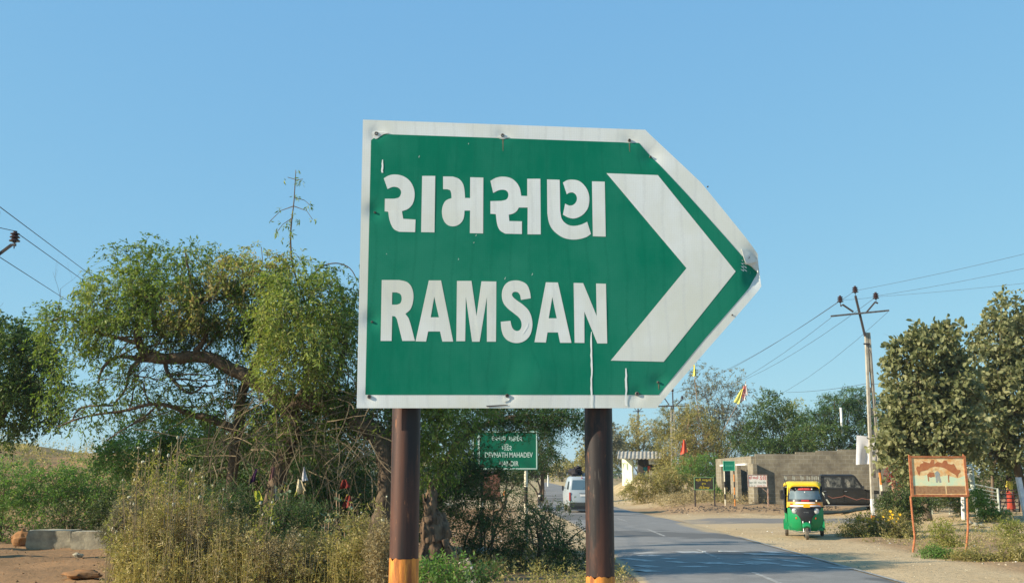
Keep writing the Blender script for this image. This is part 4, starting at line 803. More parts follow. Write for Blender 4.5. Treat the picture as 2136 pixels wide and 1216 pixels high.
# --- trees beyond the junction
BT = [
 ('thin_tree', 'tall thin grey tree with bare twigs and cloth flags behind the shop', 1500, 96, [(1465, 790, 34, 40, 0, .5, .4), (1440, 840, 36, 40, 0, .6, .4), (1500, 830, 40, 50, 0, .6, .5), (1530, 800, 22, 34, 0, .3, .5), (1560, 850, 46, 55, 0, .45, .4), (1500, 890, 70, 50, 0, 1, .5), (1440, 900, 50, 50, 0, 1, .55), (1540, 920, 50, 30, 0, .8, .3), (1470, 940, 60, 30, 0, .8, .6)], 22000, .20, .06, 'grey', 1.5),
 ('yellow_green_tree', 'drooping olive yellow tree left of the tall thin grey tree', 1420, 88, [(1450, 900, 60, 50, 0, 1, .5), (1480, 930, 60, 50, 0, 1, .4), (1420, 940, 40, 50, 0, 1, .5), (1450, 960, 60, 30, 0, 1, .4), (1440, 860, 40, 26, 0, .4)], 16000, .2, .06, 'olive', 1.2),
 ('brown_tree', 'dry brown tree hung with withered creepers around the nearer junction pole', 1390, 97, [(1385, 880, 12, 36, 0, 1, .3), (1385, 940, 14, 50, 0, 1, .3), (1435, 880, 14, 40, 0, 1, .3), (1410, 900, 26, 50, 0, .7, .4), (1395, 980, 30, 36, 0, 1, .4)], 13000, .2, .05, 'olive', 1),
 ('round_tree', 'yellow green round tree behind the small shop', 1340, 125, [(1345, 895, 30, 26, 0, 1, .7), (1310, 915, 26, 24, 0, 1, .4), (1360, 920, 26, 26, 0, 1, .4), (1325, 880, 12, 14, 0, .6, .5), (1300, 940, 30, 20, 0, 1, .3), (1350, 945, 40, 16, 0, 1, .3)], 15000, .2, .08, 'olive', 1.6),
 ('green_tree', 'dense green tree right of the white and red flag', 1615, 82, [(1612, 850, 34, 32, 0, 1.2, .5), (1585, 880, 34, 30, 0, 1, .4), (1640, 880, 28, 30, 0, 1, .6), (1610, 910, 60, 30, 0, 1, .3), (1560, 915, 40, 24, 0, 1, .3)], 17000, .16, .07, 'leftmix', 1.4),
 ('yellow_tree', 'yellow green tree behind the block wall, right of the dense green tree', 1680, 84, [(1655, 870, 18, 34, 0, 1, .6), (1680, 900, 34, 30, 0, 1, .6), (1660, 925, 40, 20, 0, 1, .4)], 9000, .16, .07, 'yellow', 1),
 ('feathery_tree', 'flat topped feathery tree with drooping sprays behind the large utility pole', 1755, 74, [(1740, 842, 28, 20, 0, 1.2, .5), (1775, 828, 34, 18, 0, 1.2, .5), (1815, 850, 40, 28, 0, 1.1, .35), (1720, 866, 26, 18, 0, .8, .5), (1760, 870, 44, 26, 0, 1.1, .35), (1835, 885, 22, 28, 0, .7, .35), (1700, 880, 26, 26, 0, 1, .45)], 20000, .2, .045, 'acacia', 1.5),
 ('wide_bush', 'broad dark green thicket looking over the block wall', 1740, 70, [(1690, 915, 40, 26, 0, 1, .5), (1740, 915, 46, 34, 0, 1, .4), (1790, 920, 46, 34, 0, 1, .3), (1640, 930, 40, 18, 0, 1, .3), (1840, 920, 36, 34, 0, 1, .4), (1590, 935, 40, 14, 0, 1, .35)], 20000, .15, .06, 'leftmix', .8),
 ('yellow_green_tree', 'small yellow leaved tree between the large utility pole and the broad leaved trees', 1862, 55, [(1860, 920, 22, 24, 0, 1, .6), (1868, 950, 28, 20, 0, 1, .5), (1850, 890, 14, 14, 0, .6, .5)], 5500, .13, .08, 'yellow', .8),
 ('green_bush', 'bright green feathery bush against the left end of the block wall', 1465, 77, [(1440, 975, 32, 22, 0, 1, .6), (1475, 965, 28, 20, 0, 1, .5), (1460, 995, 34, 18, 0, 1, .3), (1420, 990, 22, 14, 0, 1, .6), (1490, 985, 14, 24, 0, .8, .2)], 11000, .13, .04, 'bush', .7),
 ('verge_shrub', 'olive shrub on the bank in front of the small shop', 1340, 70, [(1340, 1010, 34, 22, 0, 1, .5), (1320, 1025, 20, 14, 0, 1, .4), (1370, 1015, 26, 22, 0, 1, .5)], 10000, .12, .035, 'olive', .7),
 ('verge_shrub', 'pale olive shrub on the bank left of the dark yellow lettered sign', 1395, 71, [(1395, 1000, 26, 30, 0, 1, .6), (1425, 1010, 24, 18, 0, 1, .5), (1375, 990, 22, 14, 0, .8, .6)], 10000, .12, .035, 'olive', .7),
 ('roadside_tree', 'dark tree beside the far road, just right of the small green sign', 1130, 78, [(1125, 930, 26, 36, 0, 1, .3), (1140, 960, 16, 26, 0, 1, .3), (1110, 970, 24, 20, 0, 1, .3), (1128, 900, 26, 20, 0, .8, .3), (1085, 985, 30, 12, 0, 1, .2)], 12000, .15, .06, 'dark', 1.),
 ('distant_tree', 'hazy round tree at the far bend of the road left of the van', 1172, 230, [(1175, 972, 20, 12), (1160, 980, 14, 8), (1190, 978, 12, 10)], 2600, .55, .25, 'olive', 3),
 ('distant_tree', 'larger hazy tree beyond the van, partly behind the right post', 1222, 175, [(1218, 955, 14, 16), (1235, 945, 20, 22), (1215, 975, 22, 10), (1250, 960, 30, 22)], 6000, .42, .18, 'olive', 2.4),
 ('distant_tree', 'tall pale green tree showing just left of the right post', 1240, 120, [(1222, 920, 9, 16, 0, .5), (1245, 900, 22, 30), (1270, 915, 24, 30), (1285, 940, 22, 22)], 7000, .3, .12, 'grey', 2),
 ('roadside_tree', 'low dark trees behind the left post of the small green sign', 1050, 62, [(1020, 985, 40, 14), (1060, 992, 34, 12), (1080, 1000, 30, 8), (985, 985, 30, 16)], 9000, .11, .05, 'dark', .9),
 ('distant_tree', 'long low hazy hedge at the far end of the road', 1120, 260, [(1130, 982, 20, 6), (1100, 984, 20, 6), (1150, 985, 14, 5)], 1600, .55, .25, 'dark', 3)]
for i, (nm, lb, bx, Y, cl, n, ll, lw, lm, ry) in enumerate(BT):
    plant(nm, lb, 'tree' if 'tree' in nm else 'bush', gp(bx, Y), px_clumps(cl, Y, ry), n, ll, lw, lm, 120 + i, tmat='bark' if 'yellow' not in nm else 'pale_bark', tw=ll * 2.6, per=8, droop=.55 if lm in ('grey', 'olive', 'acacia') else .2, autotrunk=.10 if 'tree' in nm else .03, trunk='trunk' if 'tree' in nm else 'stems', varspread=.6, ntw=.9 if lm == 'grey' else .4, twig_w=.012 if lm == 'grey' else .008, shell=.45)
# far treeline on both sides (reads as one mass)
g3 = np.random.default_rng(9); cl = []
for k in range(260):
    x = g3.uniform(-500, 520); y = g3.uniform(260, 420)
    if abs(x - road_c(y)) < 9: continue
    s = g3.uniform(2.2, 4.6); cl.append((Vector((x, y, s * .8)), (s * 1.5, s, s), 1, g3.random()))
V, var, a, b_ = leaves(g3, cl, 60000, 1.1, .5, tw=1.8, per=6, droop=.2, shell=.5, varspread=.5); tag(quads_np('treeline', V, LM['dark'], None, var), 'low dark line of far trees along the horizon', 'trees', kind='stuff')
# --- right verge
def vshrub(nm, lb, bx, Y, cl, n, lm, seed, ll=.05, lw=.02, extra=None, tm='twig'):
    return plant(nm, lb, 'shrub', gp(bx, Y), px_clumps(cl, Y, .6), n, ll, lw, lm, seed, tmat=tm, tw=.18, per=8, droop=.05, autotrunk=.018, trunk='stems', varspread=.6, up=.4, extra=extra, shell=.4)
def flowers(pts, Y):
    def f(root, g, gr, p0):
        for (x, y) in pts:
            mb = MB(); c = P(x, y, Y - .25); r_ = gr.uniform(.045, .07); vs = [c]; 
            n = 10; up_ = Vector((gr.uniform(-.4, .2), -.8, .6)).normalized(); u = up_.orthogonal().normalized(); w = up_.cross(u)
            for j in range(n): a = 2 * math.pi * j / n; rr_ = r_ * (1 if j % 2 else .6); vs.append(c + (u * math.cos(a) + w * math.sin(a)) * rr_ + up_ * .012)
            mb.add(vs, [(0, 1 + j, 1 + (j + 1) % n) for j in range(n)]); o = mb.build('flower', M['yellow_paint'], root, True, fix=False)
    return f
r5 = random.Random(5)
vshrub('flowering_shrub', 'green shrub with yellow flowers left of the large utility pole', 1805, 35, [(1800, 1100, 34, 22), (1780, 1120, 30, 14), (1830, 1110, 26, 22)], 15000, 'olive', 201, extra=flowers([(r5.gauss(1806, 12), r5.gauss(1084, 6)) for _ in range(22)], 35))
vshrub('flowering_shrub', 'green shrub with yellow flowers between the utility pole and the rusty board', 1865, 35, [(1860, 1095, 24, 26), (1880, 1115, 26, 20), (1845, 1120, 26, 18)], 15000, 'olive', 202, extra=flowers([(r5.gauss(1857, 9), r5.gauss(1080, 7)) for _ in range(18)], 35))
vshrub('verge_shrub', 'dark green shrub behind the left leg of the rusty board', 1880, 38, [(1875, 1050, 30, 26), (1900, 1070, 24, 24), (1850, 1060, 20, 18), (1920, 1050, 26, 18)], 15000, 'dark', 203, .07, .03)
vshrub('verge_shrub', 'small leafy plant standing between the legs of the rusty board', 1975, 30, [(1970, 1115, 18, 20), (1985, 1135, 18, 10), (1955, 1110, 12, 14, 0, .5)], 4500, 'yellow', 204)
vshrub('verge_shrub', 'fresh green shrub below the rusty board at the edge of the sand', 1960, 26.5, [(1955, 1160, 28, 14), (1985, 1170, 24, 12)], 7000, 'bush', 205)
vshrub('verge_shrub', 'dry brown shrub right of the fresh green one', 2035, 25.5, [(2025, 1170, 30, 14), (2060, 1178, 26, 14)], 8000, 'olive', 206)
vshrub('verge_shrub', 'tallest dry shrub at the right edge of the sand shoulder', 2110, 25.5, [(2105, 1160, 30, 24), (2130, 1175, 30, 22), (2080, 1180, 20, 12)], 9000, 'olive', 207)
vshrub('verge_shrub', 'bushy plant in front of the pale metal gate', 2050, 42, [(2050, 1060, 20, 16), (2040, 1040, 14, 18), (2065, 1075, 20, 10), (2090, 1078, 16, 10)], 8000, 'bush', 208, .08, .03)
vshrub('verge_shrub', 'bush at the foot of the long tilted white post', 2010, 44, [(1985, 1045, 26, 12, 0, .7), (1950, 1040, 26, 14), (2008, 1062, 18, 10)], 6000, 'dark', 209, .08, .03)
vshrub('verge_shrub', 'pale dry plant at the right edge beside the striped post', 2125, 33, [(2120, 1110, 20, 18), (2098, 1105, 14, 16)], 5000, 'yellow', 210)
vshrub('verge_shrub', 'dusty shrub at the far corner of the junction below the yellow lettered sign', 1440, 64, [(1430, 1042, 40, 10), (1480, 1046, 30, 8)], 7000, 'dry', 211, .09, .03)
vshrub('verge_shrub', 'dark plant growing at the left doorway of the block building', 1497, 63, [(1500, 1032, 12, 10), (1490, 1022, 10, 10)], 2500, 'bush', 212, .09, .03)
rubble_scrub('verge_grass', 'short dry grass along the right verge', [(x, y, s) for x, y, s in zip(g1.uniform(10.6, 22, 420), g1.uniform(21, 44, 420), g1.uniform(.25, .8, 420))], 'olive', .06, .016, 52000, 14, (.3, .22))
rubble_scrub('corner_grass', 'dry grass and weeds on the far corner of the junction', [(x, y, s) for x, y, s in zip(g1.uniform(8.2, 14, 260), g1.uniform(59, 78, 260), g1.uniform(.3, 1, 260))], 'dry', .11, .03, 26000, 15, (.45, .3))
# ------------------------------------------------------------------ text helper
def text_part(name, s, centre, right, up, width, height, m, parent, bold=.0, proud=None, depth=.0015):
    cu = bpy.data.curves.new(name, 'FONT'); cu.body = s; cu.align_x = 'LEFT'; cu.offset = bold; cu.resolution_u = 3; cu.fill_mode = 'FRONT'
    o = bpy.data.objects.new(name, cu); COL.objects.link(o); dg = bpy.context.evaluated_depsgraph_get(); me = bpy.data.meshes.new_from_object(o.evaluated_get(dg)); bpy.data.objects.remove(o)
    vs = [v.co.copy() for v in me.vertices]
    if not vs: return None
    x0, x1 = min(v.x for v in vs), max(v.x for v in vs); y0, y1 = min(v.y for v in vs), max(v.y for v in vs)
    sx_, sy_ = width / (x1 - x0), height / (y1 - y0); right = Vector(right).normalized(); up = Vector(up).normalized(); c = Vector(centre)
    mb = MB(); mb.add([c + right * ((v.x - (x0 + x1) / 2) * sx_) + up * ((v.y - (y0 + y1) / 2) * sy_) for v in vs], [tuple(p.vertices) for p in me.polygons]); bpy.data.meshes.remove(me)
    return mb.build(name, m, parent, True, fix=False)
X_, Z_ = Vector((1, 0, 0)), Vector((0, 0, 1))
# ------------------------------------------------------------------ small green temple sign
Yt = 28.6; t = thing('temple_name_sign', 'smaller green sign board with white border on two striped posts, half hidden by acacia leaves', 'road sign', gp(1052, Yt))
M['board_green'] = mat('board_green', (.005, .17, .09), .45, (.01, .13, .07), 2); M['board_white'] = mat('board_white', (.62, .78, .68), .45)
M['board_back'] = mat('board_back', (.03, .10, .07), .6)
a, b_ = P(984, 897.5, Yt), P(1122, 897.5, Yt); zb = P(1052, 980, Yt).z; zt = a.z; w = b_.x - a.x; cx = (a.x + b_.x) / 2; cz = (zt + zb) / 2; h = zt - zb
mb = MB(); mb.box((cx, Yt + .012, cz), (w, .02, h), bev=.004); mb.build('board', M['board_green'], t, True)
mb = MB(); i_, q = .022, .028
mb.box((cx, Yt - .001, zt - i_ - q / 2), (w - 2 * i_, .004, q)); mb.box((cx, Yt - .001, zb + i_ + q / 2), (w - 2 * i_, .004, q))
for sx_ in (-1, 1): mb.box((cx + sx_ * (w / 2 - i_ - q / 2), Yt - .001, cz), (q, .004, h - 2 * i_ - 2 * q))
mb.build('border', M['board_white'], t, True)
def tpix(zx, zy): return P(970 + zx * .0822, 890 + zy * .0822, Yt)
for s, x0, x1, y0, y1 in (('દેવનાથ', 675, 1035, 185, 350), ('મહાદેવ', 1110, 1450, 185, 360), ('મંદિર', 935, 1185, 425, 600), ('DEVNATH', 505, 1085, 645, 775), ('MAHADEV', 1125, 1720, 645, 775), ('MANDIR', 870, 1360, 865, 995)):
    A, B = tpix(x0, y0), tpix(x1, y1); c = (A + B) / 2; c.y = Yt - .003
    text_part('lettering', s.replace('દિ', 'િદ'), c, X_, Z_, B.x - A.x, A.z - B.z, M['board_white'], t, .012)
mb = MB(); mb.poly([tuple(Vector((tpix(x, y).x, Yt - .004, tpix(x, y).z))) for x, y in ((347, 185), (405, 270), (372, 270), (372, 985), (322, 985), (322, 290), (290, 330))], None, (0, .003, 0)); mb.build('arrow', M['board_white'], t, True)
def striped_post(px, Y, ytop, r_, bands, parent, name='post', n=12):
    """bands: list of (py, colour key) from the top; each band runs to the next"""
    g0 = gp(px, Y); mb = MB(); mats = []; zs = [P(px, b_[0], Y).z for b_ in bands] + [g0.z - .1]
    for i, b_ in enumerate(bands):
        if M[b_[1]] not in mats: mats.append(M[b_[1]])
        mb.lathe([(0 if i == 0 else r_, zs[i]), (r_, zs[i]), (r_, zs[i + 1])], (g0.x, g0.y, 0), n=n, mi=mats.index(M[b_[1]]))
    return mb.build(name, mats, parent, True, smooth=True)
M['cream_paint'] = mat('cream_paint', (.72, .66, .50), .6, (.5, .42, .3), 9, mix=(.5, .75)); M['black_paint'] = mat('black_paint', (.035, .03, .03), .5)
striped_post(1097, Yt + .06, 980, .048, [(979, 'cream_paint'), (1015, 'black_paint'), (1049, 'cream_paint'), (1085, 'black_paint'), (1110, 'cream_paint')], t)
striped_post(1004, Yt + .06, 980, .048, [(979, 'orange_paint'), (998, 'black_paint'), (1035, 'cream_paint'), (1070, 'black_paint')], t)
# ------------------------------------------------------------------ block building at the far corner
M['block'] = None
m, nt, b, L = newmat('concrete_block_wall'); b.inputs['Roughness'].default_value = .95; b.inputs['Specular IOR Level'].default_value = .1
uv = N(nt, 'ShaderNodeUVMap', uv_map='uv'); br = N(nt, 'ShaderNodeTexBrick'); L.new(uv.outputs[0], br.inputs['Vector'])
for k, v in (('Scale', 1.), ('Mortar Size', .018), ('Brick Width', .42), ('Row Height', .21), ('Bias', -.3)): br.inputs[k].default_value = v
br.inputs['Color1'].default_value = c4((.235, .205, .145)); br.inputs['Color2'].default_value = c4((.32, .285, .205)); br.inputs['Mortar'].default_value = c4((.31, .285, .225))
tc = N(nt, 'ShaderNodeTexCoord'); n1 = N(nt, 'ShaderNodeTexNoise', Scale=.9, Detail=9., Roughness=.7); L.new(tc.outputs['Object'], n1.inputs['Vector'])
c = mixc(ramp(n1.outputs[0], .42, .68), br.outputs[0], (.14, .12, .09)); L.new(c, b.inputs['Base Color'])
bp = N(nt, 'ShaderNodeBump', Strength=.6, Distance=.02); bp.invert = True; L.new(br.outputs['Fac'], bp.inputs['Height']); L.new(bp.outputs[0], b.inputs['Normal']); M['block'] = m
def uvbox(o, sc=1.):
    me = o.data; uvl = me.uv_layers.new(name='uv')
    for p in me.polygons:
        n_ = p.normal
        for li in p.loop_indices:
            v = me.vertices[me.loops[li].vertex_index].co
            u = (v.x, v.y) if abs(n_.z) > .7 else ((v.x, v.z) if abs(n_.y) > abs(n_.x) else (v.y, v.z)); uvl.data[li].uv = (u[0] * sc, u[1] * sc)
A = Vector((13.54, 60, 0)); B = Vector((13.93, 72.5, 0)); C = Vector((20.9, 59.5, 0)); th = .2; g0 = .0
bld = thing('block_building', 'unfinished grey concrete block building with dark doorways behind the parked pickup', 'building', (16.5, 62, .3))
def wall_run(mb, p, q, z0, z1, th=.2, off=0.):
    d = (q - p); L_ = d.length; a = math.atan2(d.y, d.x); c = (p + q) / 2 + Vector((-math.sin(a), math.cos(a), 0)) * off; mb.box((c.x, c.y, (z0 + z1) / 2), (L_, th, z1 - z0), rot=(0, 0, a))
zt_ = lambda p, py: P(1068, py, p.y).z
def along(p, q, px):
    d = ray(px, 900); k = d.x / d.y; dd = q - p; t_ = (k * p.y - p.x) / (dd.x - k * dd.y); return p + dd * t_
mb = MB(); zl = zt_(A, 947); ztop = [zl, zl]
runs = [(1499, 1505), (1524, 1538), (1560, 1572)]
pts = [along(A, B, 1572), along(A, B, 1560.5), along(A, B, 1538.5), along(A, B, 1524), along(A, B, 1505), B]
zd = 2.55
for i, j in ((0, 1), (2, 3), (4, 5)): wall_run(mb, pts[i], pts[j], 0, zd, .22)
wall_run(mb, A, B, zd + .003, zl - .1, .218); o = mb.build('wall', M['block'], bld, True); uvbox(o)
mb = MB(); a_ = A + (C - A).normalized() * .12; k1 = along(A, C, 1657); z1_, z2_ = zt_(A, 946.5), zt_(k1, 940.5)
wall_run(mb, a_, k1, 0, z1_, .2); wall_run(mb, k1, along(A, C, 1700), 0, z2_ - .06, .2); wall_run(mb, along(A, C, 1700), along(A, C, 1745), 0, z2_ + .02, .2); wall_run(mb, along(A, C, 1745), C, 0, zt_(C, 937), .2)
o = mb.build('wall', M['block'], bld, True); uvbox(o); mb = MB(); wall_run(mb, B, Vector((21.6, 70, 0)), 0, zl - .1, .2); wall_run(mb, C, Vector((21.6, 70, 0)), 0, zl, .2); o = mb.build('wall', M['block'], bld, True); uvbox(o)
mb = MB(); wall_run(mb, pts[1] + Vector((-.06, .1, 0)), pts[2] + Vector((-.06, -.1, 0)), zd - .06, zd + .04, .3); mb.build('lintel', M['whitewash'], bld, True)
mb = MB(); wall_run(mb, pts[3] + Vector((-.06, .1, 0)), pts[4] + Vector((-.06, -.1, 0)), zd - .06, zd + .04, .3); mb.build('lintel', M['whitewash'], bld, True)
mb = MB(); mb.box((18.0, 66, zl - .45), (6.6, 7, .1)); mb.build('roof_slab', M['concrete'], bld, True)
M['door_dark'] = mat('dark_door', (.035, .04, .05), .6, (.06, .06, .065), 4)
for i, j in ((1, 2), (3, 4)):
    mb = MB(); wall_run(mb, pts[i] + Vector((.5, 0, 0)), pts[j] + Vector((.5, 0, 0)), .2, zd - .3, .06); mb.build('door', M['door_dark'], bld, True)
# ------------------------------------------------------------------ other signs by the building
def frame_sign(name, label, x0, y0, x1, y1, Y, bm_, fm, posts, texts, pr=.025, thick=.02, fr=.03):
    t = thing(name, label, 'sign', gp((x0 + x1) / 2, Y)); a, b_ = P(x0, y0, Y), P(x1, y1, Y); w, h = b_.x - a.x, a.z - b_.z; c = Vector(((a.x + b_.x) / 2, Y, (a.z + b_.z) / 2))
    mb = MB(); mb.box(c, (w - fr, thick, h - fr)); mb.build('board', bm_, t, True)
    mb = MB()
    for sz in (-1, 1): mb.box(c + Vector((0, 0, sz * (h - fr) / 2)), (w, thick + .03, fr))
    for sx_ in (-1, 1): mb.box(c + Vector((sx_ * (w - fr) / 2, 0, 0)), (fr, thick + .03, h - 2 * fr))
    mb.build('frame', fm, t, True)
    for px, pm in posts:
        if isinstance(pm, list): striped_post(px, Y + .05, 0, pr, pm, t)
        else:
            g0 = gp(px, Y + .05); mb = MB(); mb.box((g0.x, g0.y, (g0.z - .1 + a.z) / 2), (pr * 2, pr * 2, a.z - g0.z + .1)); mb.build('post', pm, t, True)
    for s, u0, u1, v0, v1, tm in texts:
        text_part('lettering', s, (a.x + w * (u0 + u1) / 2, Y - thick / 2 - .004, a.z - h * (v0 + v1) / 2), X_, Z_, w * (u1 - u0), h * (v1 - v0), tm, t, .01)
    return t
M['red_text'] = mat('red_letters', (.62, .06, .04), .6); M['grey_text'] = mat('grey_letters', (.16, .22, .16), .6); M['yellow_text'] = mat('yellow_letters', (.62, .48, .03), .6); M['pale_green'] = mat('pale_green_frame', (.16, .28, .12), .6)
M['black_board'] = mat('black_board', (.03, .03, .025), .5, (.07, .06, .04), 5); M['white_board'] = mat('white_board', (.82, .80, .72), .6, (.66, .60, .5), 4, mix=(.5, .8))
M['pink_metal'] = mat('faded_post', (.50, .36, .28), .7, (.3, .16, .1), 8)
ws = frame_sign('painted_sign', 'white painted sign with red Gujarati lettering in front of the block wall', 1559.5, 989.5, 1600.5, 1015.5, 57.2, M['white_board'], M['pink_metal'], [(1600, M['pink_metal'])],
    [('શ્રી ગાયત્રી', .06, .55, .08, .42, M['red_text']), ('ડેરી', .6, .96, .06, .42, M['red_text']), ('મકુબ ડેરી', .05, .44, .54, .74, M['grey_text']), ('એન્ડ મિલ્ક', .52, .95, .54, .74, M['grey_text']), ('મો. ૯', .12, .36, .82, .93, M['grey_text']), ('રામસણ રોડ', .46, .9, .82, .94, M['red_text'])], .03, fr=.03)
mb = MB(); a = P(1588, 1016, 57.23); b_ = P(1600, 1026, 57.23); mb.tube([a, b_], .02, n=6); mb.build('brace', M['pink_metal'], ws, True)
frame_sign('painted_sign', 'dark sign board with yellow lettering and a pale green frame beside the junction', 1447.5, 994.5, 1489.5, 1021.5, 57.5, M['black_board'], M['pale_green'], [(1448.5, M['dark_steel']), (1489, M['dark_steel'])],
    [('શ્રી મારૂતિ', .08, .92, .10, .36, M['yellow_text']), ('કૃપા', .38, .60, .44, .62, M['yellow_text']), ('ગેરેજ', .22, .78, .70, .92, M['yellow_text'])], .035, fr=.04)
M['teal_board'] = mat('teal_board', (.01, .22, .13), .5); M['teal_rim'] = mat('teal_rim', (.12, .5, .32), .5)
frame_sign('direction_board', 'small plain green board on two striped posts in front of the dark doorway', 1508, 961, 1533, 981.5, 58.5, M['teal_board'], M['teal_rim'], [(1511, [(981, 'cream_paint'), (1004, 'black_paint'), (1016, 'cream_paint'), (1030, 'black_paint'), (1041, 'cream_paint')]), (1531, [(981, 'black_paint'), (989, 'orange_paint'), (1004, 'black_paint'), (1016, 'orange_paint'), (1031, 'black_paint'), (1040, 'orange_paint')])],
    [('રામસણ', .15, .85, .38, .62, M['teal_rim'])], .035, fr=.03)
# ------------------------------------------------------------------ rusty hoarding
Yh = 28.2; t = thing('rusty_board', 'rusty framed board with a peeling painted picture on thin red legs', 'sign', gp(1960, Yh))
HP = lambda x, y, o=0.: Vector((P(x, y, Yh).x, Yh - o, P(x, y, Yh).z))
hz6 = lambda p, o=0.: HP(1880 + p[0] * .0987, 930 + p[1] * .0987, o)
M['peel'] = mat('peeling_paint', (.84, .66, .36), .7, (.72, .33, .10), 6, mix=(.40, .66), detail=10, bump=.15); M['mint'] = mat('mint_paint', (.62, .76, .52), .7, (.84, .72, .42), 5, mix=(.42, .66)); M['brown_panel'] = mat('brown_panel', (.42, .24, .12), .8, (.30, .15, .08), 14)
M['rust_patch'] = mat('rust_patch', (.42, .14, .06), .85, (.50, .20, .08), 9); M['blue_patch'] = mat('faded_blue', (.28, .34, .36), .7, (.42, .40, .32), 12, mix=(.4, .6)); M['rust_frame'] = mat('rust_frame', (.48, .19, .08), .8, (.30, .09, .04), 10)
mb = MB(); mb.poly([hz6(p) for p in ((200, 230), (1345, 230), (1410, 1040), (245, 1040))], None, (0, .012, 0)); mb.build('board', M['peel'], t, True)
def patch(nm, pts, mk, o=.0022):
    mb = MB(); mb.poly([hz6(p, o) for p in pts], None, (0, .0012, 0)); mb.build(nm, M[mk], t, True)
patch('paint_field', [(225, 640), (330, 610), (390, 640), (530, 610), (700, 660), (980, 620), (1190, 680), (1385, 610), (1395, 838), (240, 838)], 'mint')
patch('lower_strip', [(240, 848), (920, 848), (935, 1005), (252, 1010)], 'brown_panel', .003); patch('lower_strip', [(950, 848), (1340, 848), (1352, 1000), (968, 1005)], 'brown_panel', .003)
patch('rust_arch', [(310, 470), (345, 420), (380, 440), (400, 380), (470, 350), (430, 310), (540, 345), (600, 360), (640, 280), (690, 290), (700, 380), (760, 330), (860, 360), (900, 300), (960, 310), (980, 370), (1060, 390), (1110, 370), (1140, 430), (1180, 500), (1240, 500), (1255, 540), (1200, 600), (1185, 670), (1150, 610), (1060, 560), (960, 490), (900, 460), (820, 440), (700, 430), (600, 460), (560, 500), (470, 520), (400, 540), (385, 620), (360, 600)], 'rust_patch', .0032)
patch('rust_patch', [(545, 600), (600, 555), (690, 560), (700, 640), (620, 665), (580, 650), (590, 740), (570, 745)], 'rust_patch', .0034); patch('rust_patch', [(985, 600), (1015, 610), (1010, 690), (1020, 760), (995, 770), (985, 690)], 'rust_patch', .0034)
patch('faded_patch', [(705, 570), (760, 520), (810, 580), (815, 650), (850, 760), (810, 780), (790, 720), (770, 770), (735, 770), (730, 690)], 'blue_patch', .0036)
patch('pale_arch', [(560, 560), (620, 490), (720, 455), (830, 470), (900, 530), (930, 600), (890, 600), (850, 530), (770, 490), (700, 500), (630, 540)], 'peel', .0038)
for nm, pts in (('left', [(150, 180), (205, 210), (262, 1060), (210, 1080)]), ('right', [(1300, 170), (1352, 215), (1432, 1060), (1385, 1070)]), ('top', [(200, 205), (1330, 215), (1330, 250), (200, 245)]), ('bottom', [(255, 1025), (1400, 1025), (1405, 1075), (258, 1070)])):
    mb = MB(); mb.poly([hz6(p, .02 if nm in ('top', 'bottom') else .022) for p in pts], None, (0, .05, 0)); mb.build('frame', M['rust_frame'], t, True)
for pts in (((1900, 1034), (1905, 1085), (1909, 1120), (1905, 1150)), ((2018, 1034), (2020, 1100), (2015, 1165))):
    mb = MB(); mb.tube([HP(x, y, -.02) for x, y in pts] + [HP(pts[-1][0], pts[-1][1] + 8, -.02)], .03, n=8); mb.build('leg', M['rust_frame'], t, True, smooth=True)
# ------------------------------------------------------------------ utility poles
def insulator(mb_parent, c, s=1.):
    mb = MB(); mb.lathe([(0, .34), (.05, .34), (.05, .30), (.12, .27), (.12, .25), (.06, .23), (.13, .18), (.13, .16), (.06, .14), (.14, .08), (.14, .06), (.05, .05), (.05, .02), (.015, .02), (.015, -.14), (0, -.14)], (0, 0, 0), n=14)
    mb.v = [tuple(Vector(v) * s + c) for v in mb.v]; mb.build('insulator', M['porcelain'], mb_parent, True, smooth=True)
def rail_pole(px, Y, ytop, w0, w1, label, py_slots, band=True, group=None, xt=None):
    """two rails with webs: base and top given in photo pixels"""
    g0 = gp(px, Y); tz = P(px, ytop, Y).z; t = thing('utility_pole', label, 'utility pole', g0, group=group); mb = MB(); n = 9
    hgt_ = tz - g0.z + .1
    W_ = lambda z: (w0 + (w1 - w0) * (z - g0.z) / hgt_)
    for s in (-1, 1):
        lo = []
        for i in range(11):
            z = g0.z - .1 + hgt_ * i / 10; w = W_(z); c = g0.x + s * (w / 2 - .045); lo.append([Vector((c + a * .05, Y + b_ * .09, z)) for a, b_ in ((-1, -1), (1, -1), (1, 1), (-1, 1))])
        mb.loft(lo, 0)
    for i in range(n):
        z0 = g0.z + hgt_ * (i / n); l_ = .22 if i < n - 2 else .5
        mb.box((g0.x, Y, z0 + l_ / 2), (max(.02, W_(z0) - .16), .10, l_))
    mb.build('shaft', M['concrete'], t, True)
    if band:
        zb_ = P(px, 1040, Y).z; mb = MB()
        for s in (-1, 1):
            w = W_(g0.z + .5); mb.box((g0.x + s * (w / 2 - .045), Y, (zb_ + g0.z + .25) / 2), (.106, .186, zb_ - g0.z - .25))
        mb.build('white_band', M['whitewash'], t, True)
        mb = MB()
        for s in (-1, 1): mb.box((g0.x + s * (W_(g0.z + .1) / 2 - .045), Y, g0.z + .12), (.11, .19, .24))
        mb.build('orange_band', M['orange_paint'], t, True)
    return t, g0, tz
Yp = 46.; t, g0, tz = rail_pole(1826, Yp, 694, .52, .20, 'large concrete utility pole with white painted foot and three insulators beside the rusty board', None)
PP = lambda x, y, Y=Yp, dy=0.: P(x, y, Y) + Vector((0, dy, 0))
mb = MB(); mb.tube([PP(1802.5, 702, dy=-.12), PP(1782.5, 618, dy=-.12)], .06, n=4); mb.build('top_bracket', M['dark_steel'], t, True)
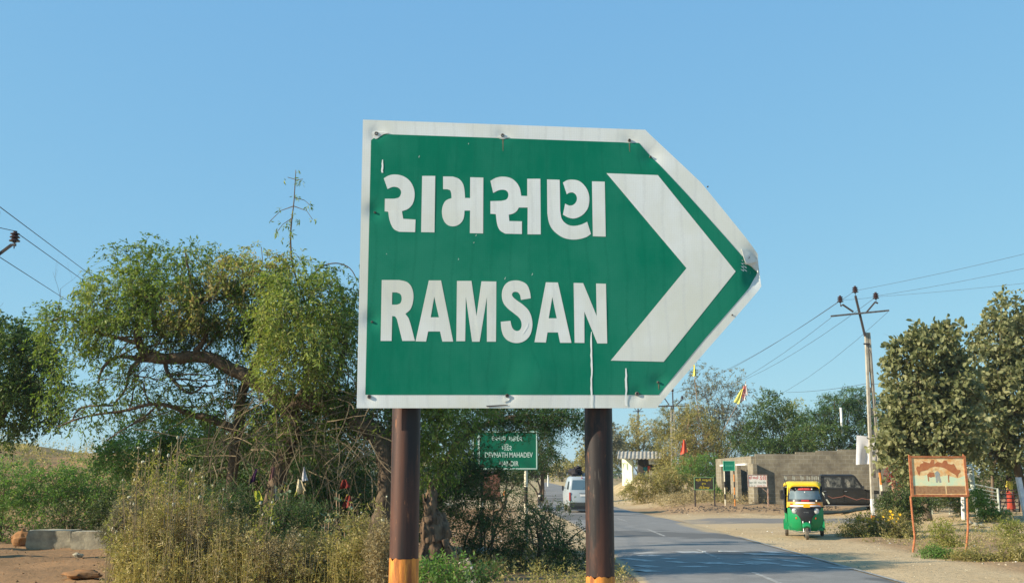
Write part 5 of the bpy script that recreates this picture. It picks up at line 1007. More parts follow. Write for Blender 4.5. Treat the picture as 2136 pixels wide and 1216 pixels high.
mb = MB(); a, b_ = PP(1730, 661, dy=-.2), PP(1851, 649, dy=-.2); mb.tube([a, b_], .05, n=4); mb.build('crossarm', M['grey_metal'], t, True)
for q in (((1777, 652), (1755, 637), (1751, 640)), ((1805, 652), (1822, 632), (1828, 634))):
    mb = MB(); mb.tube([PP(x, y, dy=-.2) for x, y in q], .05, n=4); mb.build('arm', M['dark_steel'], t, True)
for x, y in ((1750, 634), (1781, 614), (1824, 627)): insulator(t, PP(x, y, dy=-.2), 1.0)
mb = MB(); mb.tube([PP(1799, 718, dy=-.15), PP(1812, 718, dy=-.15)], .035, n=6); mb.tube([PP(1806, 720, dy=-.16), PP(1815, 740, dy=-.2), PP(1818, 790, dy=-.2), PP(1822, 850, dy=-.2), PP(1826, 920, dy=-.2)], .015, n=5); mb.build('cable_clamp', M['wire'], t, True)
# striped stay guard beside it and the white banner
t2 = thing('striped_pole', 'thin orange and white striped pole leaning against the large utility pole', 'pole', gp(1838, Yp)); mb = MB(); n_ = 10; cols = ['orange_paint', 'cream_paint', 'black_paint']
pa, pb = PP(1828, 960, dy=-.25), Vector((gp(1842, Yp - .3).x, Yp - .3, 0)); mats = [M[c] for c in cols]
for i in range(n_): mb.tube([pa.lerp(pb, i / n_), pa.lerp(pb, (i + 1) / n_)], .055, n=8, mi=(0 if i in (2, 3, 8) else 2 if i in (1, 5) else 1))
mb.build('striped_tube', mats, t2, True, smooth=True)
def cloth(name, label, cat, pts, m, parent=None, thick=.006, wave=.05, nu=10, nv=10, seed=0, group=None):
    """pts: 4 corners tl,tr,br,bl"""
    a, b_, c, d = pts; vs = []; nn = (b_ - a).cross(d - a).normalized()
    for j in range(nv + 1):
        for i in range(nu + 1):
            u, v = i / nu, j / nv; p = (a * (1 - u) + b_ * u) * (1 - v) + (d * (1 - u) + c * u) * v
            vs.append(p + nn * wave * (noise.noise(Vector((u * 3 + seed, v * 1.5, seed))) + .5 * math.sin(u * 9 + seed + v)) * (.3 + v))
    k = nu + 1; nq = len(vs); back = [v + nn * thick for v in vs]
    f = [(j * k + i, j * k + i + 1, (j + 1) * k + i + 1, (j + 1) * k + i) for j in range(nv) for i in range(nu)]; f2 = [tuple(x + nq for x in q[::-1]) for q in f]
    per = [i for i in range(k)] + [j * k + nu for j in range(1, nv + 1)] + [nv * k + i for i in range(nu - 1, -1, -1)] + [j * k for j in range(nv - 1, 0, -1)]
    side = [(per[q], per[(q + 1) % len(per)], per[(q + 1) % len(per)] + nq, per[q] + nq) for q in range(len(per))]
    mb = MB(); mb.add(vs + back, f + f2 + side); o = mb.build(name, m, parent, True, smooth=True)
    if not parent: tag(o, label, cat, group)
    return o
M['banner'] = mat('banner_cloth', (.80, .80, .82), .8, (.70, .70, .74), 2)
ban = cloth('banner', 'white cloth banner tied to the large utility pole', 'banner', [PP(1790, 907, dy=.2), PP(1834, 912, dy=.2), PP(1834, 966, dy=.2), PP(1788, 969, dy=.2)], M['banner'], seed=3, wave=.07)
# poles behind
def small_pole(px, Y, ytop, label, arm=None, r=(.10, .07), m='concrete', ins=(), group='poles beyond the junction', lean=0., base=None):
    g0 = gp(px, Y) if base is None else base; tp = P(px + lean, ytop, Y); t = thing('utility_pole', label, 'utility pole', g0, group=group); mb = MB(); mb.tube([g0 - Vector((0, 0, .2)), tp], [r[0], r[1]], n=8); mb.build('shaft', M[m], t, True, smooth=True)
    if arm: mb = MB(); mb.tube([P(arm[0], arm[1], Y - .12), P(arm[2], arm[3], Y - .12)], .06, n=4); mb.build('crossarm', M['dark_steel'], t, True)
    for q in ins:
        if len(q) == 4: mb = MB(); mb.tube([P(q[2], q[3], Y - .12), P(q[0], q[1] + 3, Y - .12)], .05, n=4); mb.build('arm', M['dark_steel'], t, True)
        insulator(t, P(q[0], q[1] + 3, Y - .12), .9)
    return t
tj, gj, _ = rail_pole(1406, 94, 848, .50, .30, 'weathered twin rail pole among the withered creepers behind the shop', None, False)
mb = MB(); mb.tube([P(1404, 850, 93.8), P(1403, 818, 93.8)], .07, n=4); mb.build('top_bracket', M['dark_steel'], tj, True)
mb = MB(); mb.tube([P(1373, 847, 93.8), P(1433, 846, 93.8)], .07, n=4); mb.build('crossarm', M['dark_steel'], tj, True)
for x, y, x2, y2 in ((1386, 830, 1396, 845), (1423, 833, 1410, 845)):
    mb = MB(); mb.tube([P(x2, y2, 93.8), P(x, y, 93.8)], .06, n=4); mb.build('arm', M['dark_steel'], tj, True); insulator(tj, P(x, y, 93.8), 1.)
insulator(tj, P(1403, 818, 93.8), 1.)
small_pole(1331, 132, 852, 'farther pole with a small cross arm over the round tree', (1320, 858, 1342, 858), (.14, .1), 'grey_metal', ((1322, 846, 1328, 857), (1341, 846, 1333, 857)))
small_pole(1762, 70, 850, 'thin pale pole standing behind the block wall', None, (.11, .08), 'whitewash', lean=-8)
small_pole(2003, 43, 752, 'white pole showing through the leaves of the rounded tree', None, (.09, .08), 'whitewash', lean=-4)
small_pole(1143, 170, 945, 'distant pole at the bend of the far road', None, (.12, .09), 'whitewash')
# pole at the left edge: outside the picture but for one arm
Yl = 29.; gl = Vector((P(-55, 988, Yl).x, Yl, hz(P(-55, 988, Yl).x, Yl))); t = thing('utility_pole', 'utility pole at the left edge, only one arm and its insulator in view', 'utility pole', gl)
mb = MB(); mb.tube([gl - Vector((0, 0, .2)), Vector((gl.x, Yl, 9.3))], [.17, .11], n=10); mb.build('shaft', M['concrete'], t, True, smooth=True)
mb = MB(); mb.tube([P(-55, 570, Yl), P(24, 511, Yl), P(33, 511, Yl)], .05, n=4); mb.build('arm', M['dark_steel'], t, True); insulator(t, P(30, 508, Yl), 1.05)
# wires
def wire(label, pts, sag=.25, r=.011):
    out = []
    for i in range(len(pts) - 1):
        a, b_ = pts[i], pts[i + 1]
        for k in range(12): u = k / 12; out.append(a.lerp(b_, u) - Vector((0, 0, sag * 4 * u * (1 - u))))
    out.append(pts[-1]); mb = MB(); mb.tube(out, r, n=4); o = mb.build('power_line', M['wire'], None, smooth='all', fix=False); tag(o, label, 'power line', 'power lines'); return o
wire('topmost power line at the left edge, passing above the insulator', [P(-60, 387, 24), P(0, 432, 27.5), P(207, 587, 50), P(640, 900, 100)], .0, .012)
wire('power line tied to the insulator at the left edge', [P(-80, 458, 23), P(30, 482, Yl - .0), P(195, 600, 50), P(600, 890, 100)], .0, .012)
wire('lowest power line at the left edge, below the insulator arm', [P(-50, 505, 26), P(5, 540, 30), P(142, 628, 50), P(560, 900, 100)], .0, .012)
wire('power line from the top insulator of the large pole to the right edge', [PP(1781, 608, dy=-.2), P(2136, 530, 40), P(2300, 495, 38)], .05, .007)
wire('power line from the right insulator of the large pole to the right edge', [PP(1824, 619, dy=-.2), P(2136, 560, 40), P(2300, 528, 38)], .05, .007)
wire('power line from the left insulator of the large pole to the right edge', [PP(1750, 627, dy=-.2), PP(1824, 621, dy=-.25), P(2136, 591, 40), P(2300, 575, 38)], .03, .007)
wire('power line from the top insulator of the large pole to the pole among creepers', [PP(1781, 608, dy=-.2), P(1403, 814, 93.8)], .6, .0085)
wire('power line from the left insulator of the large pole to the pole among creepers', [PP(1750, 628, dy=-.2), P(1386, 824, 93.8)], .6, .0085)
wire('power line from the right insulator of the large pole to the pole among creepers', [PP(1824, 621, dy=-.2), P(1423, 827, 93.8)], 1.0, .0085)
wire('power line from the left end of the cross arm to the pole among creepers', [PP(1731, 664, dy=-.2), P(1375, 848, 93.8)], 1.0, .008)
wire('power line from the right end of the cross arm to the pole among creepers', [PP(1849, 652, dy=-.2), P(1432, 848, 93.8)], 2., .007)
wire('service cable running from the green trees behind the large pole to the broad leaved tree', [P(1640, 818, 66), PP(1816, 798, dy=.3), P(1868, 790, 42)], .1, .012)
# ------------------------------------------------------------------ temple flags in the tall tree
M['flag_yellow'] = mat('flag_yellow', (.75, .68, .16), .8); M['flag_red'] = mat('flag_red', (.70, .10, .05), .8); M['flag_pink'] = mat('flag_faded_red', (.62, .18, .14), .8, (.8, .72, .66), 2, mix=(.5, .6)); M['flag_white'] = mat('flag_white', (.82, .78, .74), .8)
def flag(label, Y, pole, tris, r=.03):
    t = thing('flag', label, 'flag', gp(pole[0][0], Y)); mb = MB(); mb.tube([P(x, y, Y) for x, y in pole], r, n=6); mb.build('flagpole', M['pale_bark'], t, True)
    for i, (pts, m) in enumerate(tris):
        ps = [P(x, y, Y - .05 - .05 * i) for x, y in pts]; cloth('flag_cloth', '', '', [ps[0], ps[1], ps[2], ps[3]], m, t, .01, .10, 6, 6, i)
flag('small yellow flag high in the tall grey tree', 94, [(1480, 960), (1455, 850), (1446, 755)], [([(1447, 760), (1450, 762), (1452, 785), (1445, 784)], M['flag_yellow'])])
flag('white and faded red flag with a yellow ribbon over the tall grey tree', 92, [(1505, 900), (1515, 885), (1545, 830), (1556, 795)], [([(1554, 800), (1558, 803), (1561, 824), (1556, 824)], M['flag_white']), ([(1550, 806), (1556, 804), (1553, 834), (1546, 838)], M['flag_pink']), ([(1546, 812), (1550, 810), (1541, 843), (1530, 838)], M['flag_yellow'])])
flag('small red triangular flag above the green bush right of the creeper pole', 84, [(1433, 1035), (1430, 915)], [([(1425, 917), (1428, 917), (1434, 942), (1419, 948)], M['flag_red'])])
# ------------------------------------------------------------------ cloths caught in the tree
YC = 19.3
def cl(label, x0, y0, x1, y1, col, seed, skew=0, c2=None): 
    m = mat('cloth_' + str(seed), col, .85, c2 or tuple(v * .6 for v in col), 9)
    q_ = random.Random(seed); w_ = x1 - x0
    cloth('cloth_scrap', label, 'cloth', [P(x0 + w_ * q_.uniform(.25, .45), y0, YC), P(x1 - w_ * q_.uniform(.1, .4), y0 + q_.uniform(-3, 5), YC), P(x1 + skew, y1 - (y1 - y0) * q_.uniform(.05, .4), YC), P(x0 + skew + w_ * q_.uniform(-.2, .3), y1, YC)], m, None, .005, .05, 6, 8, seed, 'cloths caught in the tree')
cl('dark purple cloth hanging at the foot of the tree', 528, 978, 541, 1014, (.07, .018, .08), 501, -10); cl('faded pink cloth strip hanging right of the purple one', 563, 974, 575, 1003, (.28, .13, .12), 502, -4)
cl('bright yellow plastic scrap under the purple cloth', 523, 1024, 545, 1046, (.40, .42, .03), 503, 4); cl('pale cream cloth caught high between two twigs', 614, 998, 634, 1034, (.55, .47, .30), 504, 4)
cl('long cream yellow cloth strip hanging to the ground under the tree', 632, 1008, 641, 1108, (.62, .46, .22), 505, -10); cl('upper red cloth behind the milkweed', 706, 1000, 728, 1020, (.22, .025, .015), 506, 3); cl('lower red cloth behind the milkweed', 716, 1030, 738, 1062, (.20, .025, .015), 507, -3)
cl('greyish cloth hanging below the pink strip', 568, 1012, 580, 1044, (.34, .32, .28), 508, 2); cl('white rag right of the cream cloth', 628, 974, 640, 1004, (.55, .52, .52), 509, 2); cl('yellow rag hanging beside the cream cloth', 616, 1020, 626, 1036, (.36, .34, .05), 510, -6)
# ------------------------------------------------------------------ dead stump, stones, litter
YS = 20.5; t = thing('tree_stump', 'gnarled dead tree stump right of the left post', 'stump', gp(905, YS)); mb = MB()
for l in (((905, 1215, 28), (903, 1150, 24), (898, 1100, 20), (897, 1060, 15), (903, 1025, 9), (902, 1003, 3)), ((925, 1210, 14), (930, 1150, 12), (927, 1105, 10), (922, 1080, 8), (918, 1068, 5)), ((885, 1215, 14), (884, 1150, 12), (888, 1100, 9), (890, 1060, 6), (889, 1030, 3)), ((912, 1200, 16), (914, 1140, 15), (912, 1090, 12), (908, 1060, 7)), ((940, 1212, 9), (934, 1170, 10), (930, 1120, 7))):
    P2 = []; R2 = []
    for i in range(len(l) - 1):
        for k in range(9):
            u = k / 9; q = P(l[i][0] * (1 - u) + l[i + 1][0] * u, l[i][1] * (1 - u) + l[i + 1][1] * u, YS + .1 * math.sin(l[0][0])); r_ = (l[i][2] * (1 - u) + l[i + 1][2] * u) * mpp(YS)
            P2.append(q + noise.noise_vector(q * 4) * .06); R2.append(r_ * (1 + .45 * noise.noise(q * 7)))
    mb.tube(P2, R2, n=24)
vv = []
for v in mb.v: q = Vector(v); vv.append(tuple(q + noise.noise_vector(Vector((q.x * 16, q.y * 16, q.z * 3))) * .06 + noise.noise_vector(q * 22) * .02))
mb.v = vv; M['stump'] = mat('dead_wood', (.19, .125, .075), .95, (.07, .045, .03), 9, bump=1., bscale=16, stretch=(1, 1, .2)); mb.build('trunk', M['stump'], t, True, smooth='all')
def rock(label, px, py, w_px, h_px, m, seed, dy=0, boxy=False, name='boulder'):
    q = G(px, py); w = w_px * mpp(q.y); h = h_px * mpp(q.y); bm = bmesh.new()
    if boxy: bmesh.ops.create_cube(bm, size=1); bmesh.ops.subdivide_edges(bm, edges=bm.edges, cuts=6, use_grid_fill=True)
    else: bmesh.ops.create_icosphere(bm, subdivisions=4, radius=.5)
    for v in bm.verts:
        c = v.co.copy()
        if boxy: c = Vector([math.copysign(abs(x) - .07 * max(0, (abs(c[(i + 1) % 3]) + abs(c[(i + 2) % 3]) - .8)), x) for i, x in enumerate(c)])
        nn = noise.noise(c * 2.2 + Vector((seed, 0, 0))) * (.09 if boxy else .3) + noise.noise(c * 7 + Vector((seed, 4, 0))) * (.03 if boxy else .06); c = c * (1 + nn)
        if not boxy: c = Vector([round(x * 3.2, 0) / 3.2 * .35 + x * .65 for x in c])
        v.co = Vector((c.x * w, c.y * w * .7, c.z * h * 1.08 + h * .46))
    mb = MB(); bm.verts.index_update(); mb.add([v.co + q for v in bm.verts], [[v.index for v in f.verts] for f in bm.faces]); bm.free()
    o = mb.build(name, m, None, smooth=True); o.data.transform(Matrix.Translation(-q)); o.location = q; return tag(o, label, 'rock')
M['rock_brown'] = mat('brown_rock', (.30, .15, .06), .95, (.17, .10, .05), 3, bump=.6, bscale=12); M['rock_pale'] = mat('pale_stone', (.40, .36, .26), .95, (.22, .20, .15), 3, bump=.6, bscale=14)
rock('rounded brown boulder, leftmost on the dirt bank', 47, 1139, 46, 34, M['rock_brown'], 1); rock('long flat pale stone block between the brown boulder and the broken block', 113, 1141, 86, 34, M['rock_pale'], 7, boxy=True, name='stone_block'); rock('broken pale stone block at the edge of the weeds', 198, 1141, 76, 32, M['rock_pale'], 12, boxy=True, name='stone_block')
rock('small pale stone lying in front of the two stone blocks', 163, 1162, 22, 9, M['rock_pale'], 21); rock('low orange brown rock in the dirt at the bottom left', 170, 1206, 70, 16, M['rock_brown'], 25)
q = G(1003, 1158); mb = MB(); mb.ell(q + Vector((0, 0, .08)), (.19, .12, .11), n=16, m=10, rough=.6, seed=4); o = mb.build('plastic_bag', M['banner'], None, smooth=True); tag(o, 'crumpled white plastic bag in the shade of the thorn scrub', 'bag')
Ym = 12.; t = thing('marker_stone', 'tilted white marker slab with a pinkish top at the bottom of the verge', 'marker', gp(985, Ym)); a, b_ = P(967, 1168, Ym), P(1003, 1250, Ym); d = (b_ - a).normalized()
M['marker'] = mat('marker_paint', (.60, .57, .52), .7, (.45, .36, .33), 10, mix=(.45, .65)); M['marker_top'] = mat('marker_top', (.45, .26, .22), .7, (.55, .45, .4), 14)
ang = math.atan2(d.x, -d.z); rot = Euler((0, -ang, 0)).to_matrix(); e = gp(985, Ym); e = a + d * ((a.z - e.z) / -d.z * 1.02)
cM = a.lerp(e, .5); Lm = (e - a).length; mb = MB(); mb.box(cM, (.125, .06, Lm), rot=rot, bev=.008); mb.build('slab', M['marker'], t, True); mb = MB(); mb.box(a + d * .045, (.128, .063, .09), rot=rot, bev=.008); mb.build('painted_top', M['marker_top'], t, True)
text_part('lettering', '૨૩', a + d * .17 + Vector((0, -.034, 0)), rot @ X_, rot @ Z_, .07, .1, M['grey_text'], t, .01)
# rubble and litter too small to count
def scatter(name, label, n, reg, size, m, seed, kind='stuff', flat=.6):
    gr = random.Random(seed); mb = MB()
    for k in range(n):
        x, y = reg(gr); s = size * gr.uniform(.4, 1.3); z = hz(x, y); a = gr.uniform(0, 6.3)
        vs = [Vector((math.cos(a + j * 2.1) * s * gr.uniform(.7, 1.2), math.sin(a + j * 2.1) * s * gr.uniform(.7, 1.2), -.01)) for j in range(3)] + [Vector((gr.uniform(-.3, .3) * s, gr.uniform(-.3, .3) * s, s * flat))]
        mb.add([v + Vector((x, y, z)) for v in vs], [(0, 2, 1), (0, 1, 3), (1, 2, 3), (2, 0, 3)])
    o = mb.build(name, m, None); return tag(o, label, 'debris', kind=kind)
scatter('gravel', 'small pale stones scattered over the road shoulder', 900, lambda r_: (r_.uniform(7.4, 16), r_.uniform(20, 56)), .035, M['rock_pale'], 1)
scatter('rubble', 'dark rubble along the far edge of the side road', 420, lambda r_: (r_.uniform(8.3, 17), r_.gauss(56.3, .7)), .085, mat('dark_rubble', (.06, .05, .04), .95, (.14, .115, .085), 6), 2)
scatter('litter', 'white litter and scraps strewn on the verges', 150, lambda r_: (r_.choice((r_.uniform(8.5, 18), r_.uniform(-2, 2))), r_.uniform(22, 58)), .05, M['whitewash'], 3, flat=.3)
scatter('dirt_clods', 'clods of earth and small stones on the dirt bank', 700, lambda r_: (r_.uniform(-14, -4), r_.uniform(20, 31)), .035, M['rock_brown'], 4)
# ------------------------------------------------------------------ gates and posts at the right
M['gate_pale'] = mat('pale_gate', (.52, .56, .48), .5, (.35, .36, .28), 8); M['blue_white'] = mat('whitewashed_post', (.80, .80, .80), .8, (.60, .62, .68), 3, mix=(.45, .6))
YG = 45.; t = thing('metal_gate', 'pale green tubular gate leaf standing half open right of the rusty board', 'gate', gp(2055, YG)); GP = lambda x, y, dy=0.: P(x, y, YG + dy)
mb = MB(); mb.tube([GP(2029, 1009), GP(2082, 1020)], .028, n=8)
for k in range(1, 6): mb.tube([GP(2030, 1009 + k * 8), GP(2082, 1020 + k * 7.6)], .02, n=6)
mb.build('rails', M['gate_pale'], t, True, smooth=True); mb = MB(); mb.tube([GP(2081, 1018), GP(2086, 1086)], .05, n=8); mb.build('gate_post', M['gate_pale'], t, True, smooth=True)
t = thing('metal_gate', 'black grid gate between the pale gate and the striped white post', 'gate', gp(2104, YG + .3)); mb = MB()
for y in (1022, 1031, 1039, 1047): mb.tube([GP(2083, y, .2), GP(2124, y - .5, .2)], .022, n=5)
for x in (2085, 2098, 2112, 2124): mb.tube([GP(x, 1021, .2), GP(x + 1, 1053, .2)], .022, n=5)
mb.build('bars', M['dark_steel'], t, True)
t = thing('leaning_post', 'tall white post with a rounded top leaning beside the rusty board', 'post', gp(2034, 43.5)); mb = MB(); mb.tube([P(2016, 974, 43.5), P(2022, 972, 43.5), P(2026, 985, 43.5), P(2032, 1040, 43.5), gp(2036, 43.5) - Vector((0, 0, .1))], [.09, .1, .1, .085, .08], n=10); mb.build('shaft', M['gate_pale'], t, True, smooth=True)
mb = MB(); mb.tube([P(2018, 1022, 43.3), P(2028, 1022, 43.3)], .06, n=6); mb.build('clamp', M['whitewash'], t, True)
t = thing('gate_pillar', 'whitewashed pillar with a bluish left side at the right edge', 'post', gp(2128, 43)); mb = MB(); a = P(2124, 995, 43); e = gp(2134, 43); lo = []
for i in range(5): c = a.lerp(e, i / 4); lo.append([c + Vector((sx_ * .085, sy_ * .09, 0)) for sx_, sy_ in ((-1, -1), (1, -1), (1, 1), (-1, 1))])
mb.loft(lo); mb.build('shaft', M['blue_white'], t, True)
t = thing('metal_ladder_rack', 'small tubular metal rack standing behind the legs of the rusty board', 'rack', gp(1962, 44)); mb = MB()
for x in (1944, 1980): mb.tube([P(x, 1036, 44), P(x + 1, 1072, 44)], .028, n=6)
for y in (1040, 1049): mb.tube([P(1944, y + 3, 44), P(1980, y - 2, 44)], .02, n=6)
mb.build('frame', M['gate_pale'], t, True)
t = thing('stone_heap', 'small heap of pale rounded stones below the leaning white post', 'stones', gp(2035, 40)); 
for x, y, s in ((2032, 1094, .13), (2046, 1096, .11), (2022, 1090, .1), (2058, 1103, .16)):
    mb = MB(); mb.ell(P(x, y, 40), (s, s, s * .7), rough=.3, seed=int(x)); mb.build('stone', M['rock_pale'], t, True, smooth='all')
# ------------------------------------------------------------------ shop across the junction
YK = 98.; t = thing('roadside_shop', 'small open fronted shop with a corrugated roof on the bank across the junction', 'shop', gp(1335, YK)); K = lambda x, y, dy=0.: P(x, y, YK + dy)
M['cream_wall'] = mat('cream_wall', (.72, .74, .52), .85, (.60, .60, .42), 2); M['sheet'] = mat('corrugated_sheet', (.38, .35, .28), .7, (.25, .22, .17), 1.5)
zf = K(0, 999).z; mb = MB(); a, b_ = K(1297, 953, 1.8), K(1318, 958)
lo = [Vector((a.x, YK + 1.8, zf - .6)), Vector((b_.x, YK, zf - .6)), Vector((b_.x, YK, K(0, 960).z)), Vector((a.x, YK + 1.8, K(0, 953).z))]
mb.poly(lo, None, (.15, .15, 0)); mb.build('side_wall', M['cream_wall'], t, True)
for i, pts in enumerate((((1301, 965), (1308, 965), (1308, 967), (1305, 967), (1304, 976), (1303, 976), (1303, 967), (1301, 967)), ((1309, 966), (1311, 965), (1312, 981), (1310, 979)))):
    mb = MB(); mb.poly([Vector((K(x, y).x * 1., YK + 1.8 - 1.8 * (K(x, y).x - a.x) / (b_.x - a.x) - .03, K(x, y).z)) for x, y in pts], None, (0, .02, 0)); mb.build('painted_mark', M['grey_text'], t, True)
mb = MB(); mb.box(((K(1318, 0).x + K(1385, 0).x) / 2, YK + 2.6, zf + .8), (K(1385, 0).x - K(1318, 0).x, .12, 2.6)); mb.box((K(1385, 0).x, YK + 1.4, zf + .8), (.12, 2.6, 2.6)); mb.box(((K(1318, 0).x + K(1385, 0).x) / 2, YK + 1.3, zf - .6), (K(1385, 0).x - K(1318, 0).x + .4, 3.0, 1.1)); mb.build('inner_walls', mat('shop_inside', (.10, .09, .08), .9), t, True)
mb = MB(); r0, r1 = K(1287, 956, -.5), K(1388, 956, -.5); n_ = 60; A_ = []; B_ = []
for i in range(n_ + 1):
    x = r0.x + (r1.x - r0.x) * i / n_; z = .04 * math.sin(i * 1.3); A_.append(Vector((x, YK - .6, r0.z + z))); B_.append(Vector((x + .5, YK + 3.2, K(0, 941, 3.2).z + z)))
mb.add(A_ + B_ + [v + Vector((0, 0, -.05)) for v in A_ + B_], [(i, i + 1, n_ + 2 + i, n_ + 1 + i) for i in range(n_)] + [(2 * (n_ + 1) + i, 3 * (n_ + 1) + i, 3 * (n_ + 1) + i + 1, 2 * (n_ + 1) + i + 1) for i in range(n_)] + [(i, 2 * (n_ + 1) + i, 2 * (n_ + 1) + i + 1, i + 1) for i in range(n_)])
mb.build('roof', M['sheet'], t, True, smooth=True)
c = K(1364, 962); mb = MB(); mb.box(c, (K(1374, 0).x - K(1354, 0).x, .06, K(0, 956).z - K(0, 968).z)); sg = mb.build('sign_panel', M['white_board'], t, True); text_part('lettering', 'કિરાણા', c + Vector((0, -.035, -.05)), X_, Z_, .6, .2, M['grey_text'], sg, .01)
mb = MB(); mb.box((K(1350, 0).x, YK + .2, zf + .35), (1.6, .5, .8)); mb.build('counter', M['concrete'], t, True)
mb = MB(); mb.box((K(1334, 0).x, YK + .6, zf + .95), (.22, .2, .5), bev=.03); mb.build('hanging_goods', M['flag_red'], t, True)
# brick hut glimpsed behind the small green sign, and orange stone
t = thing('brick_hut', 'low red brick hut glimpsed under the small green sign', 'hut', gp(1020, 58)); mb = MB(); mb.box(P(1022, 990, 58.5) + Vector((0, 0, -.6)), (1.1, 1., 1.5)); mb.build('wall', mat('red_brick', (.20, .085, .055), .9, (.13, .07, .05), 8), t, True); mb = MB(); mb.box(P(1022, 985, 58.5) + Vector((0, 0, .16)), (1.7, 1.3, .08)); mb.build('roof', M['concrete'], t, True)
rock('small orange painted stone on the sandy shoulder left of the far road', 1053, 1038, 7, 14, M['orange_paint'], 33, name='marker_rock')
# ------------------------------------------------------------------ people and the goat
M['skin'] = mat('skin', (.22, .12, .075), .6); M['hair'] = mat('hair', (.015, .012, .01), .6)
def skinned(name, joints, edges, m, parent, sub=2):
    """joints: {name: (x,y,z,r)}; a continuous body grown along the skeleton"""
    ks = list(joints); me = bpy.data.meshes.new(name); me.from_pydata([joints[k][:3] for k in ks], [(ks.index(a), ks.index(b_)) for a, b_ in edges], [])
    o = bpy.data.objects.new(name, me); COL.objects.link(o); o.parent = parent; o.modifiers.new('skin', 'SKIN')
    bm = bmesh.new(); bm.from_mesh(me); sl = bm.verts.layers.skin.verify(); bm.verts.ensure_lookup_table()
    for i, k in enumerate(ks): bm.verts[i][sl].radius = (joints[k][3],) * 2; bm.verts[i][sl].use_root = (i == 0)
    bm.to_mesh(me); bm.free(); s = o.modifiers.new('sub', 'SUBSURF'); s.levels = s.render_levels = sub
    dg = bpy.context.evaluated_depsgraph_get(); me2 = bpy.data.meshes.new_from_object(o.evaluated_get(dg)); o.modifiers.clear(); o.data = me2; me2.name = name; me2.materials.clear(); me2.materials.append(m)
    me2.polygons.foreach_set('use_smooth', [True] * len(me2.polygons)); return o
def person(label, loc, rz, top, bottom, skirt=True, group=None, H_=1.6):
    t = thing('person', label, 'person', loc, rz, group); s = H_ / 1.6
    J = dict(pelvis=(0, 0, .88, .13), waist=(0, 0, 1.02, .11), chest=(0, .01, 1.2, .13), neck=(0, 0, 1.36, .05), head=(0, -.01, 1.47, .085), crown=(0, 0, 1.55, .07), ls=(-.16, 0, 1.29, .05), le=(-.21, .03, 1.05, .038), lw=(-.17, -.12, .88, .026), lh=(-.15, -.17, .82, .03), rs=(.16, 0, 1.29, .05), re=(.22, .04, 1.04, .038), rw=(.22, -.06, .84, .026), rh=(.21, -.09, .77, .03),
             lk=(-.09, -.01, .48, .055), la=(-.09, .02, .09, .035), lf=(-.10, -.12, .035, .032), rk=(.09, -.03, .48, .055), ra=(.1, 0, .09, .035), rf=(.11, -.14, .035, .032), lhip=(-.09, 0, .82, .085), rhip=(.09, 0, .82, .085))
    for sd_, sg in (('l', -1), ('r', 1)):
        hx, hy, hz_, _ = J[sd_ + 'h']
        for k in range(5):
            J[f'{sd_}f{k}a'] = (hx + (k - 2) * .013, hy - .035, hz_ - .035, .009); J[f'{sd_}f{k}b'] = (hx + (k - 2) * .015, hy - .055, hz_ - .075 + .006 * abs(k - 2), .007)
    J = {k: tuple(v * s for v in q) for k, q in J.items()}
    E = [('pelvis', 'waist'), ('waist', 'chest'), ('chest', 'neck'), ('neck', 'head'), ('head', 'crown'), ('chest', 'ls'), ('ls', 'le'), ('le', 'lw'), ('lw', 'lh'), ('chest', 'rs'), ('rs', 're'), ('re', 'rw'), ('rw', 'rh'), ('pelvis', 'lhip'), ('lhip', 'lk'), ('lk', 'la'), ('la', 'lf'), ('pelvis', 'rhip'), ('rhip', 'rk'), ('rk', 'ra'), ('ra', 'rf')]
    for sd_ in 'lr':
        for k in range(5): E += [(sd_ + 'h', f'{sd_}f{k}a'), (f'{sd_}f{k}a', f'{sd_}f{k}b')]
    skinned('body', J, E, M['skin'], t)
    mb = MB(); mb.ell((0, .02 * s, 1.515 * s), (.098 * s, .105 * s, .115 * s), n=14, m=10); mb.ell((0, .105 * s, 1.44 * s), (.05 * s, .045 * s, .06 * s)); mb.ell((0, -.103 * s, 1.47 * s), (.012 * s, .02 * s, .02 * s)); mb.build('hair', M['hair'], t, smooth='all')
    J2 = {k: (J[k][0], J[k][1], J[k][2], J[k][3] * 1.22) for k in ('waist', 'chest', 'ls', 'rs', 'le', 're')}; J2['nk'] = (0, 0, 1.32 * s, .075 * s); J2['base'] = (0, 0, .93 * s, .15 * s)
    skinned('blouse', J2, [('waist', 'chest'), ('chest', 'ls'), ('chest', 'rs'), ('ls', 'le'), ('rs', 're'), ('chest', 'nk'), ('waist', 'base')], top, t)
    mb = MB(); n_ = 28; lo = []
    for z, r_ in ((1.0, .135), (.9, .17), (.7, .18), (.4, .185), (.12, .21)) if skirt else ((1.0, .13), (.85, .17), (.7, .17)):
        lo.append([Vector((math.cos(2 * math.pi * j / n_) * r_ * s * (1 + .05 * math.sin(j * 2.2) * (1.05 - z)), math.sin(2 * math.pi * j / n_) * r_ * .8 * s * (1 + .08 * math.sin(j * 3.1) * (1.05 - z)), z * s)) for j in range(n_)])
    mb.loft(lo); mb.build('skirt', bottom, t, smooth=True)
    return t
M['yellow_cloth'] = mat('yellow_cloth', (.62, .50, .08), .8); M['red_cloth'] = mat('red_cloth', (.42, .06, .03), .85, (.28, .04, .03), 14); M['teal_cloth'] = mat('teal_cloth', (.02, .26, .30), .8)
M['crimson_cloth'] = mat('crimson_cloth', (.40, .02, .05), .8)
g0 = gp(2104, 47.5); person('person in a yellow top and red skirt standing behind the black grid gate', g0, R(35), M['yellow_cloth'], M['red_cloth'])
q = K(1347, 999, .75); person('person in a teal garment inside the small shop', (q.x, YK + .75, zf - .15), R(0), M['teal_cloth'], M['teal_cloth'], H_=1.5)
